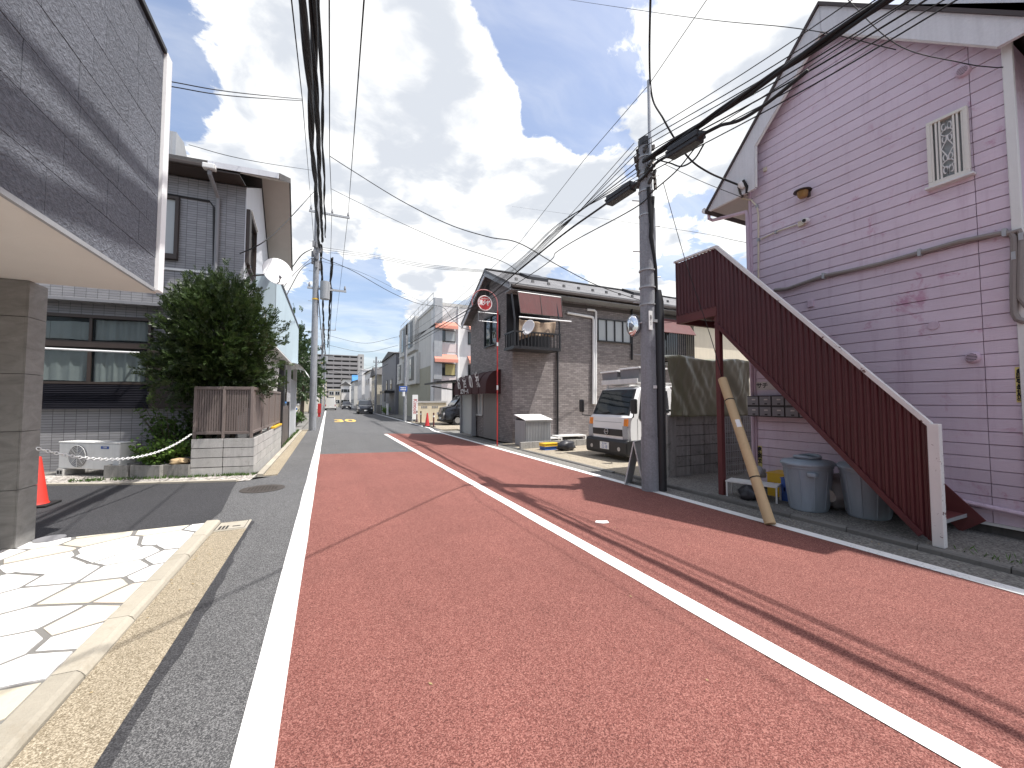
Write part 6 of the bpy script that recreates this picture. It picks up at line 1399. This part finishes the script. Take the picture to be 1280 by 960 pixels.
car('white van parked behind the blue car', (-3.2,37.5,.01), R(-85), 4.4,1.7,1.95,'paint_white','van','van','van')
# ================================================================== houses further along
def house(lab, x0, x1, y0, y1, h, wm, rm, side, name='house', gable='y', rise=1.2, nfl=2, wins=3, flat=False):
    o = thing(name, lab, 'house' if name == 'house' else 'building', ((x0+x1)/2,(y0+y1)/2,0))
    MB().box(x0,x1,y0,y1,0,h).build('wall', wm, o)
    if flat: MB().box(x0-.1,x1+.1,y0-.1,y1+.1,h,h+.25).build('parapet', wm, o)
    elif gable == 'y': MB().prism([(x0-.4,h-.1),((x0+x1)/2,h+rise),(x1+.4,h-.1)],'y',y0-.3,y1+.3).build('roof', rm, o)
    else: MB().prism([(y0-.4,h-.1),((y0+y1)/2,h+rise),(y1+.4,h-.1)],'x',x0-.3,x1+.3).build('roof', rm, o)
    fh = h/nfl; xs = x0 if side > 0 else x1; s_ = -1 if side > 0 else 1
    for f_ in range(nfl):
        for i in range(wins):   # street side
            yc = y0+(y1-y0)*(i+.5)/wins; w = MB().box(xs+s_*.002,xs+s_*.06,yc-.65,yc+.65,f_*fh+1.0,f_*fh+2.1).build('window', 'white_siding', o)
            for q in (-.31,.31): MB().box(xs+s_*.061,xs+s_*.07,yc+q-.27,yc+q+.27,f_*fh+1.07,f_*fh+2.03).build('pane', 'glass_dark', w)
        for i in range(2):      # near side
            xc = x0+(x1-x0)*(i+.5)/2
            w = MB().box(xc-.6,xc+.6,y0-.06,y0-.002,f_*fh+1.0,f_*fh+2.0).build('window', 'white_siding', o)
            for q in (-.28,.28): MB().box(xc+q-.25,xc+q+.25,y0-.07,y0-.061,f_*fh+1.07,f_*fh+1.93).build('pane', 'glass_dark', w)
    return o
gbd = thing('grey_sided_building', 'tall plain grey sided building with two small windows beyond the three storey building', 'building', (11,53,0))
MB().box(7.1,15,46.9,59.5,0,7.2).build('wall', 'grey_siding', gbd); MB().prism([(46.7,7.15),(52,7.9),(59.8,7.15)],'x',6.9,15.2).build('roof', 'roof_tile', gbd)
for u in (484,489.5):
    p = PX(u,480,7.1); w = MB().box(7.03,7.098,p.y-.42,p.y+.42,3.0,4.3).build('window', 'black_metal', gbd); MB().box(7.02,7.029,p.y-.34,p.y+.34,3.1,4.2).build('pane', 'glass_dark', w)
p = PX(478,470,7.05); MB().cyl((7.05,p.y,0),(7.05,p.y,5.4),.06,n=8).build('pipe', 'white_clean', gbd)
MB().box(5.95,7.09,47.5,52,2.55,2.8).build('canopy', 'black_metal', gbd); MB().box(6.0,6.1,47.6,47.7,0,2.55).build('canopy_post', 'black_metal', gbd); MB().box(6.0,6.1,51.8,51.9,0,2.55).build('canopy_post', 'white_paint', gbd)
house('old two storey house with brown tiled roof beyond the grey sided building', 6.6,13,61,69,5.6,'cream','roof_tile',1,gable='x',rise=1.3)
house('white two storey house further along past the old brown roofed house', 6.4,13,70,80,6.8,'render_white','roof_tile',1,gable='y')
house('pale boxy house with flat roof far along the right kerb', 6.0,13,81.5,93,7.6,'render_white','roof_tile',1,flat=True)
house('grey house at the far bend on the right side', 5.4,12,95,108,6.2,'render_grey','roof_tile',1)
house('white house at the far left end of the street', -9,-1.9,88,100,6.4,'render_white','roof_tile',-1)
house('cream house with low roof far along the left side', -10,-2.2,66,80,5.6,'cream','roof_tile',-1,gable='x')
house('low cream shop building closing the view at the far bend', 0.2,3.2,118,126,4.6,'cream','roof_tile',-1,flat=True,name='building'); house('narrow white house beside the low cream shop at the far bend', 3.5,5.6,121,128,6.2,'render_white','roof_tile',-1,rise=1.0)
mat('roof_blue', (.05,.20,.42), .5, .15, 3)
house('small house with bright blue roof near the far bend', 6.2,11.5,112,120,6.6,'render_white','roof_blue',1,gable='x',rise=2.2)
house('tan building with flat roof behind the trees on the left', -16,-4.5,46,60,7.5,'render_grey','roof_tile',-1,flat=True,name='building')
for i in range(7):
    x0 = -70+i*26+random.uniform(-4,4); y0 = 150+random.uniform(0,40)
    house(('grey block house','white block house','cream block house','tall pale house','low grey house','white gabled house','wide cream house')[i]+' in the distance behind the street end', x0, x0+16, y0, y0+12, random.uniform(6,10), ('render_grey','render_white','cream')[i%3], 'roof_tile', 1, wins=3, flat=i%2==0)
# distant apartment slab
YD = 205; a, b = PY(410,444,YD), PY(455,444,YD); zt_ = a.z
ds = thing('apartment_tower', 'long grey high rise apartment slab with rows of balconies at the end of the street', 'apartment block', ((a.x+b.x)/2-4,YD+6,0))
mat('tower_grey', (.235,.225,.225), .8, .1, .3); mat('tower_dark', (.055,.055,.06), .6, .1, .3); mat('tower_light', (.36,.35,.34), .8, .08, .3)
xl = a.x-12; xr = b.x-2.6
MB().box(xl,xr,YD+1.6,YD+12,0,zt_).build('wall', 'tower_dark', ds); MB().box(xr,b.x,YD,YD+12,0,zt_+1.2).build('stair_tower', 'tower_light', ds)
nf = 11; fh = zt_/nf
for i in range(nf):
    MB().box(xl,xr,YD,YD+1.7,i*fh,i*fh+.25).build('floor_slab', 'tower_grey', ds); MB().box(xl,xr,YD,YD+.2,i*fh+.25,i*fh+1.35).build('balcony_front', 'tower_grey', ds)
    MB().box(xr+1.0,xr+1.7,YD-.06,YD-.01,i*fh+1.0,i*fh+2.0).build('window', 'tower_dark', ds)
MB().box(xl,xr,YD,YD+12,zt_,zt_+.4).build('roof', 'tower_grey', ds)
nc_ = 7
for i in range(nc_+1): x = xl+(xr-xl-.4)*i/nc_; MB().box(x,x+.4,YD+.05,YD+1.65,0,zt_).build('party_wall', 'tower_grey', ds)
# trees on the left beyond the shopfront
def tree(p, h, rad, lab, seed, mt='leaf_dark', nclump=150, grp=None, ll=.16):
    t_ = thing('street_tree', lab, 'tree', tuple(p), 0, grp); p = Vector(p); random.seed(seed)
    MB().tube([p,p+Vector((.1,0,h*.3)),p+Vector((0,.1,h*.6)),p+Vector((.1,0,h*.9))],[.2,.15,.1,.03],9).build('trunk', 'bark', t_, smooth=True)
    for i in range(5):
        an = random.uniform(0,6.28); b_ = p+Vector((0,0,h*random.uniform(.3,.55))); e = b_+Vector((math.cos(an)*rad*.7,math.sin(an)*rad*.7,h*.25)); MB().tube([b_,(b_+e)/2+Vector((0,0,.2)),e],[.07,.05,.02],6).build('limb', 'bark', t_)
    crown('crown', mt, t_, p+Vector((0,0,h*.62)), (rad,rad,h*.4), nclump, 6, .55, .05, ll, seed, .3, .1, .45, 6)
tree((-3.0,36,0), 8.2, 1.7, 'dark leafy tree rising behind the white van', 41); tree((-2.3,44,0), 7.6, 1.8, 'tall tree leaning over the left kerb past the vans', 42); tree((-3.6,29,0), 6.0, 1.2, 'slim dark tree tight behind the blue shopfront', 43, nclump=90); tree((-2.0,56,0), 6.4, 1.6, 'sunlit green tree further along the left kerb', 44, 'leaf_mid', 110)
plant('hedge', (-1.7,26.5,0), 1.0, .7, 60, 'leaf_mid', 'low green hedge at the foot of the concrete pole', 'hedge', 51, .12); plant('hedge', (5.9,45.5,.03), .9, .6, 40, 'leaf_bright', 'yellow green grass clump by the grey building wall', 'plant', 52, .14)
# red hydrant stand
p = PZ(399,521,0); hy = thing('hydrant_box', 'small red standpipe box on the left kerb beyond the concrete pole', 'hydrant', tuple(p))
MB().box(p.x-.16,p.x+.16,p.y-.12,p.y+.12,.35,1.3).build('box', 'red_paint', hy, bevel=.03); MB().box(p.x-.12,p.x+.12,p.y-.08,p.y+.08,0,.35).build('legs', 'red_paint', hy)
# boundary walls and posts on the far right
fw = thing('garden_wall', 'grey garden wall with gate piers in front of the grey building', 'wall', (6,48,0))
for y0, y1, h_, m_ in ((44.6,45.4,1.3,'render_white'),(46.2,46.9,1.5,'grey_paint'),(47.6,49,1.5,'grey_paint'),(50,58,1.1,'block_dark')): MB().box(5.9,6.05,y0,y1,.03,h_).build('pier', m_, fw)
# ================================================================== street poles and cables
def pole(p, h, lab, r0=.18, r1=.12, arms=((.93,1.6),(.60,1.5)), boxes=True, grp='street utility poles', base='galvanised'):
    o = thing('utility_pole', lab, 'utility pole', (p[0],p[1],0), 0, grp)
    MB().tube([(p[0],p[1],-.05),(p[0],p[1],h)],[r0,r1],18).build('shaft', 'pole_concrete', o, smooth=True)
    for f_, w in arms:
        z = h*f_; am = MB().box(p[0]-.4,p[0]+w,p[1]-.05,p[1]+.05,z-.05,z+.05).build('crossarm', 'galvanised', o)
        for x in (p[0]-.3,p[0]+.45*w,p[0]+.95*w): MB().tube([(x,p[1],z+.05),(x,p[1],z+.12),(x,p[1],z+.2),(x,p[1],z+.3)],[.03,.06,.05,.02],8).build('insulator', 'mid_grey', am)
    if boxes:
        MB().tube([(p[0]+.45,p[1]-.1,h*.555),(p[0]+.45,p[1]-.1,h*.63)],.24,14).build('transformer', 'grey_paint', o, smooth=True)
        m = MB()
        for i in range(20):
            an = random.uniform(0,6.3); z = h*(.68+.12*random.random()); r_ = random.uniform(.15,.3); m.box(p[0]+r_*math.cos(an)-.06,p[0]+r_*math.cos(an)+.06,p[1]+r_*math.sin(an)-.06,p[1]+r_*math.sin(an)+.06,z-.15,z+.15)
        stuff(m.build('cable_hardware', 'mid_grey', o))
        MB().tube([(p[0],p[1],h*.55),(p[0],p[1],h*.555)],r0*.92,14).build('marker_band', 'yellow_plastic', o)
    for i in range(int(h/.9)): z = 2+i*.8; s_ = 1 if i%2 else -1; MB().cyl((p[0]+s_*.12,p[1],z),(p[0]+s_*.34,p[1],z),.012,n=5).build('step_bolt', 'galvanised', o) if z < h-.5 else None
    return o
LPX, LPY = PZ(390.5,538,0).x, 23.0
pole((LPX,LPY), 12.5, 'tall concrete utility pole with crossarms rising beside the hedge on the left kerb')
p2 = PZ(408,513.5,0); pole((-.75,58), 12.0, 'tall concrete utility pole standing past the red standpipe box on the left kerb', boxes=True)
pole((-.6,92), 12.0, 'far utility pole beside the white delivery van', boxes=False)
RP2 = (5.35,30.5); pole(RP2, 6.6, 'slim dark utility pole beside the blue sign in front of the three storey building', .13,.10, (), False)
pole((5.9,56.0), 7.6, 'utility pole on the right kerb past the grey sided building', .15,.11, ((.9,.6),), False)
bsn = thing('street_sign', 'small blue rectangular street sign on a thin grey post in front of the bay windows', 'sign', (5.25,30.0,0))
MB().cyl((5.22,29.9,0),(5.22,29.9,3.3),.035,n=8).build('post', 'galvanised', bsn); q = PY(504,486,29.85); pl_ = MB().box(q.x-.3,q.x+.3,29.83,29.86,q.z-.2,q.z+.2).build('plate', 'text_blue', bsn)
MB().box(q.x-.2,q.x+.2,29.82,29.829,q.z+.04,q.z+.1).box(q.x-.2,q.x+.2,29.82,29.829,q.z-.1,q.z-.04).build('stripe', 'text_white', pl_)
MB().cyl((q.x+.02,29.84,q.z-.55),(q.x+.02,29.84,q.z-.22),.09,n=10).build('reflector', 'text_white', bsn)
# ------------------------------------------------------------------ cables
def sagged(a, b, sag, n=24): a, b = Vector(a), Vector(b); return [a.lerp(b,i/n)-Vector((0,0,sag*4*(i/n)*(1-i/n))) for i in range(n+1)]
def cable(a, b, sag, r, lab, grp='overhead cables', mt='black_rubber', n=24):
    pts = sagged(a, b, sag, n); return tag(MB().tube(pts, r, 6).build('overhead_cable', mt, smooth='all'), lab, 'cable', grp)
def bundle(a, b, sag, r, lab, k_=4, seed=1, grp='overhead cable bundles'):
    """several cables lashed together, slightly wavy"""
    random.seed(seed); o = thing('cable_bundle', lab, 'cable', tuple((Vector(a)+Vector(b))/2-Vector((0,0,sag))), 0, grp)
    for i in range(k_):
        ph = random.uniform(0,6.28); rr = r*random.uniform(.35,.6); pts = sagged(a, b, sag, 70)
        off = [Vector((math.cos(ph+j*.55)*r*.62,0,math.sin(ph+j*.55)*r*.62)) for j in range(71)]
        MB().tube([p+q for p,q in zip(pts,off)], rr, 6).build('cable', 'black_rubber', o, smooth='all')
    return o
def spline(pts, n=10):
    P_ = [Vector(p) for p in pts]; P_ = [P_[0]*2-P_[1]]+P_+[P_[-1]*2-P_[-2]]; out = []
    for i in range(1,len(P_)-2):
        a, b, c_, d = P_[i-1:i+3]
        for j in range(n):
            t_ = j/n; out.append(.5*((2*b)+(c_-a)*t_+(2*a-5*b+4*c_-d)*t_*t_+(3*b-a-3*c_+d)*t_**3))
    return out+[P_[-2]]
def wire(pts, r, lab, grp='overhead cables', mt='black_rubber', straight=False):
    return tag(MB().tube([Vector(p) for p in pts] if straight else spline(pts), r, 6).build('overhead_cable', mt, smooth='all'), lab, 'cable', grp)
ZH = 9.9
# left bundles along the street
bundle((-.29,-8,5.1),(LPX+.13,LPY-.1,9.7),.10,.062,'thick black lashed cable bundle along the left pole line, on the building side',5,2)
bundle((-.26,-8,5.8),(LPX+.28,LPY-.1,10.0),.12,.058,'black lashed cable bundle along the left pole line, middle of three',4,3)
bundle((-.24,-8,6.6),(LPX+.42,LPY-.1,10.3),.14,.045,'slimmer black cable bundle along the left pole line, on the street side',3,7)
bundle((LPX+.2,LPY+.1,9.9),(-.5,57.9,9.4),.4,.075,'cable bundle running on from the tall left pole beside the hedge',4,4)
bundle((LPX+.75,LPY+.1,9.3),(-.1,57.9,8.8),.5,.075,'slack cable bundle over the street beyond the tall left pole',4,5)
bundle((-.5,58,9.4),(-.4,91.9,9),.5,.07,'cable bundle running to the far utility pole',3,6)
# thin wires on the left line
L1 = PX(360,-40,-.42); L1b = PX(378,125,-.62); L1c = Vector((LPX-.3,LPY,11.9))
wire([L1,L1b,L1c],.008,'thin wire beside the left cable bundles up to the crossarm', straight=True)
wire([PY(411.5,-40,6),PY(412,195,15),(LPX+.7,LPY,11.9)],.012,'thin wire above the street to the middle insulator of the left crossarm', straight=True)
wire([PY(458,-40,4.2),(LPX+1.52,LPY,11.9)],.010,'thin wire above the street to the outer insulator of the left crossarm', straight=True)
for dx in (-.3,.7,1.52): wire([(LPX+dx,LPY,11.9),(-.75+dx,58,11.4)],.012,'thin wire from the left crossarm on to the next pole', straight=True)
for dx in (.1,.8): wire([(LPX+dx,LPY,7.6),(-.75+dx,58,7.3)],.02,'lower wire from the left pole on to the next pole', straight=True)
# two wires to the grey panel building and the tiled house
for dv in (0,5): wire([PX(213,102+dv*1.2,XG-.05),PX(290,115+dv,-1.25),PX(378,124+dv*.4,-.62)],.006,'thin wire from the grey panel building to the left cable line')
wire([PX(236,181,-3.2),PX(310,200,-1.8),PX(391,213,-.75)],.007,'thin wire from the rooftop hood to the left cable line')
wire([PX(300,317,-1.8),PX(330,302,-1.25),PX(360,275,-1.0),PX(392,240,-.72)],.012,'service cable from the tiled house wall up to the left pole line')
wire([PX(366,333,-1.35),PX(378,318,-1.0),(LPX-.2,LPY-.1,9.55)],.02,'service cable from the blue shopfront up to the left pole box')
wire([PX(357,372,-1.42),PX(364,358,-1.3),PX(378,335,-1.0),(LPX-.1,LPY-.1,8.9)],.016,'drooping service cable above the blue shopfront fascia')
wire([PX(352,362,-1.42),PX(372,338,-1.1),(LPX-.1,LPY-.1,9.2)],.010,'thin service wire above the blue shopfront fascia')
# drops across the street
J1 = PX(649,304,4.9); J2 = PX(626,326,4.95)
wire([PY(412,195,15),PY(440,213,14.4),PY(500,250,13.2),PY(560,280,12),PY(610,296,10.9),J1,PY(700,333,10.6),PY(760,362,11.3),PY(846,389,12.0)],.014,'black service drop swinging across the street to the brick apartment eave')
wire([PY(414,236,19),PY(440,249,18),PY(500,278,16),PY(560,304,14),J2,PY(650,342,12.1)],.010,'thin service drop across the street to the brick apartment roof')
for i in range(3): wire([(LPX+.3,LPY,9.75-.12*i),PY(470,319+i*2,21),PY(530,330+i*2,18.5),PX(606,338+i*1.2,5.62)],.008,'flat service wire from the left pole to the apartment gable')
wire([(LPX+.2,LPY,9.2),PY(440,338,24),PY(490,366,26),PY(525,380,28),PY(548,382,29.4)],.016,'black drooping cable from the left pole to the three storey building')
wire([PY(548,382,29.4),PY(556,386,27),PY(563,396,25),PY(575,408,22),PX(590,413,6.0)],.016,'black loop of cable from the three storey building chimney to the brick apartment')
wire([(LPX+.2,LPY,9.0),PY(450,340,25),PY(500,364,27),PY(540,384,29.4)],.008,'thin drooping wire from the left pole to the three storey building')
for v in (426,437,459,466): wire([(-.6,58,1.5+(502-v)/490*58),PY(455,v+3,60),PY(497,v-5,52) if v < 450 else PY(530,v-38,44)],.02,'far wire across the end of the street')
# ------------------------------------------------ right line
TIP = Vector((PXc-.02,PYc-.13,zc1-.08)); PT = Vector((PXc,PYc,5.75))
END = Vector((RP2[0],RP2[1],4.9))
def rz(y): return 5.75
for i,(dx,zA,zP,zE,r_) in enumerate(((-.12,5.62,5.98,5.5,.007),(-.10,5.55,5.9,5.4,.007),(.0,5.5,5.84,5.3,.008),(.08,5.45,5.78,5.2,.010),(.1,5.36,5.70,5.1,.007),(-.2,5.72,6.02,5.75,.006),(.16,5.6,5.66,5.0,.006),(.05,5.25,5.5,4.9,.008))):
    wire([(4.95+dx,-9,zA-.1),(4.95+dx,-3,zA-.22),(4.95+dx,1.7,zA-.16),(PXc+dx,PYc-.05,zP)],r_,'thin wire of the right-hand pole line over the pink house gable','right-hand overhead wires')
    wire([(PXc+dx,PYc+.05,zP),PX(700,289-i*1.5,4.97+dx*.5),PX(640,343-i*1.5,5.0),PX(560,399-i*1.2,5.1),(RP2[0],RP2[1],6.3-.1*i)],r_,'thin wire of the right-hand pole line in front of the brick apartment','right-hand overhead wires')
bundle((4.93,-9,5.3),(PXc-.13,PYc-.1,5.62),.18,.045,'thick black cable bundle of the right-hand line crossing the pink house gable',4,11)
C1a, C1b = PX(878,168,4.86), PX(836,194,4.86); C2a, C2b = PX(793,231,4.86), PX(760,253,4.86)
wire([PX(1010,88,4.86),PX(960,128,4.86),PX(925,150,4.86),PX(900,157,4.86),C1a],.022,'black cable feeding the splice closure nearer the pink house')
wire([C1b,PX(820,204,4.84),PX(806,220,4.84),C2a],.022,'black cable between the two splice closures on the utility pole')
wire([C2b,PX(700,296,4.9),PX(640,345,4.97),PX(590,384,5.05),(RP2[0],RP2[1],5.75)],.02,'thick black cable running from the splice closure past the brick apartment')
wire([PX(880,180,4.86),PX(868,199,4.83),PX(852,208,4.83),PX(838,204,4.83),PX(822,200,4.84)],.012,'slack loop of cable under the splice closure')
wire([PX(868,186,4.84),PX(845,214,4.84),PX(815,240,4.84),PX(790,262,4.86),PX(700,312,4.95),PX(640,358,5.0),(RP2[0],RP2[1],5.5)],.010,'thin lower cable below the splice closures')
def closure(a, b, lab):
    a, b = Vector(a), Vector(b); o = thing('splice_closure', lab, 'cable closure', tuple((a+b)/2-Vector((0,0,.06))), 0, 'splice closures on the right pole'); d = (b-a).normalized(); L_ = (b-a).length
    MB().beam(a+d*.03,b-d*.03,.17,.17).build('case', 'black_plastic', o, bevel=.02); MB().beam(a+d*.02,b-d*.02,.20,.03).build('flange', 'black_plastic', o)
    for p, s_ in ((a,1),(b,-1)): MB().tube([p-d*.06*s_,p+d*.03*s_],[.022,.07],10).build('cable_gland', 'black_plastic', o)
closure(C1a, C1b, 'black splice closure hanging between the utility pole and the pink house'); closure(C2a, C2b, 'black splice closure hanging on the apartment side of the utility pole')
wire([TIP,PX(730,200,4.95),J1,PX(560,385,5.2),(RP2[0],RP2[1],6.5)],.006,'thin messenger wire from the pole tip toward the far right pole', straight=True)
wire([TIP,PX(890,-10,4.97),(4.97,-6,6.9)],.006,'thin messenger wire from the pole tip back over the camera side', straight=True)
BR_ = PX(925,232,XB-.06)
wire([(.3,-.3,7.7),(1.9,1.6,7.28),(3.5,3.4,7.12),TIP+Vector((.04,0,0)),PX(830,150,5.1),PX(858,194,5.5),PX(885,215,5.95),BR_],.016,'grey black service cable from the pole tip to the pink house eave')
wire([PX(830,205,5.1),PX(880,228,5.8),PX(928,247,XB-.02)],.005,'thin phone wire from the utility pole to the pink house eave')
wire([PX(829,228,5.15),PX(858,330,5.25),PX(888,420,5.38),PX(902,470,5.47)],.006,'thin guy wire from the utility pole down to the stair post')
wire([PX(640,258,16),PX(800,280,9),PX(943,305,6.62)],.005,'faint wire behind the pole to the pink house corner')
wire([PX(1050,-10,5.6),PX(1120,55,5.8),PX(1200,78,6.2),PX(1240,84,6.5),PX(1254,84,6.56)],.005,'service wire to the bracket near the top vent on the pink wall')
wire([PX(700,-2,9),PX(850,20,6.5),PX(1000,36,5.6),PX(1120,62,6.0)],.006,'thin wire crossing above the pink gable')
ek = thing('cable_bracket', 'porcelain and steel cable bracket on the eave of the pink house', 'bracket', tuple(BR_))
MB().tube([BR_+Vector((0,0,.05)),BR_+Vector((.02,-.02,0)),BR_+Vector((.03,-.05,-.06))],[.05,.06,.03],10).build('insulator', 'white_clean', ek, smooth=True)
MB().tube([BR_+Vector((0,-.06,.06)),BR_+Vector((.03,-.1,-.06)),BR_+Vector((.06,-.08,-.16))],.025,8).build('pigtail', 'black_rubber', ek, smooth=True)
MB().tube([BR_+Vector((0,.03,.0)),BR_+Vector((.03,.02,-.12)),BR_+Vector((.08,-.0,-.18))],.018,8).build('hook', 'iron', ek, smooth=True)

# dry leaves blown against the kerbs
m = MB(); random.seed(77)
for i in range(170):
    if i % 2: p = Vector((5.3-abs(random.gauss(0,.12)),random.uniform(-2,11),.006))
    else: p = Vector((-.95-random.random()*.25,random.uniform(-1,5.5),.008)) if i % 4 else Vector((random.uniform(-1.2,5),random.uniform(1,14),.008))
    d = Vector((random.uniform(-1,1),random.uniform(-1,1),.12)).normalized(); leaf(m, p, d, .007, random.uniform(.015,.032), Vector((0,0,1)))
mat('dry_leaf', (.30,.22,.10), .8, .3, 8)
stuff(tag(m.build('fallen_leaves', 'dry_leaf'), 'scattered tiny dry leaves on the road edges', 'leaves'))
for o_ in bpy.data.objects:
    if '_o' in o_.keys(): del o_['_o']
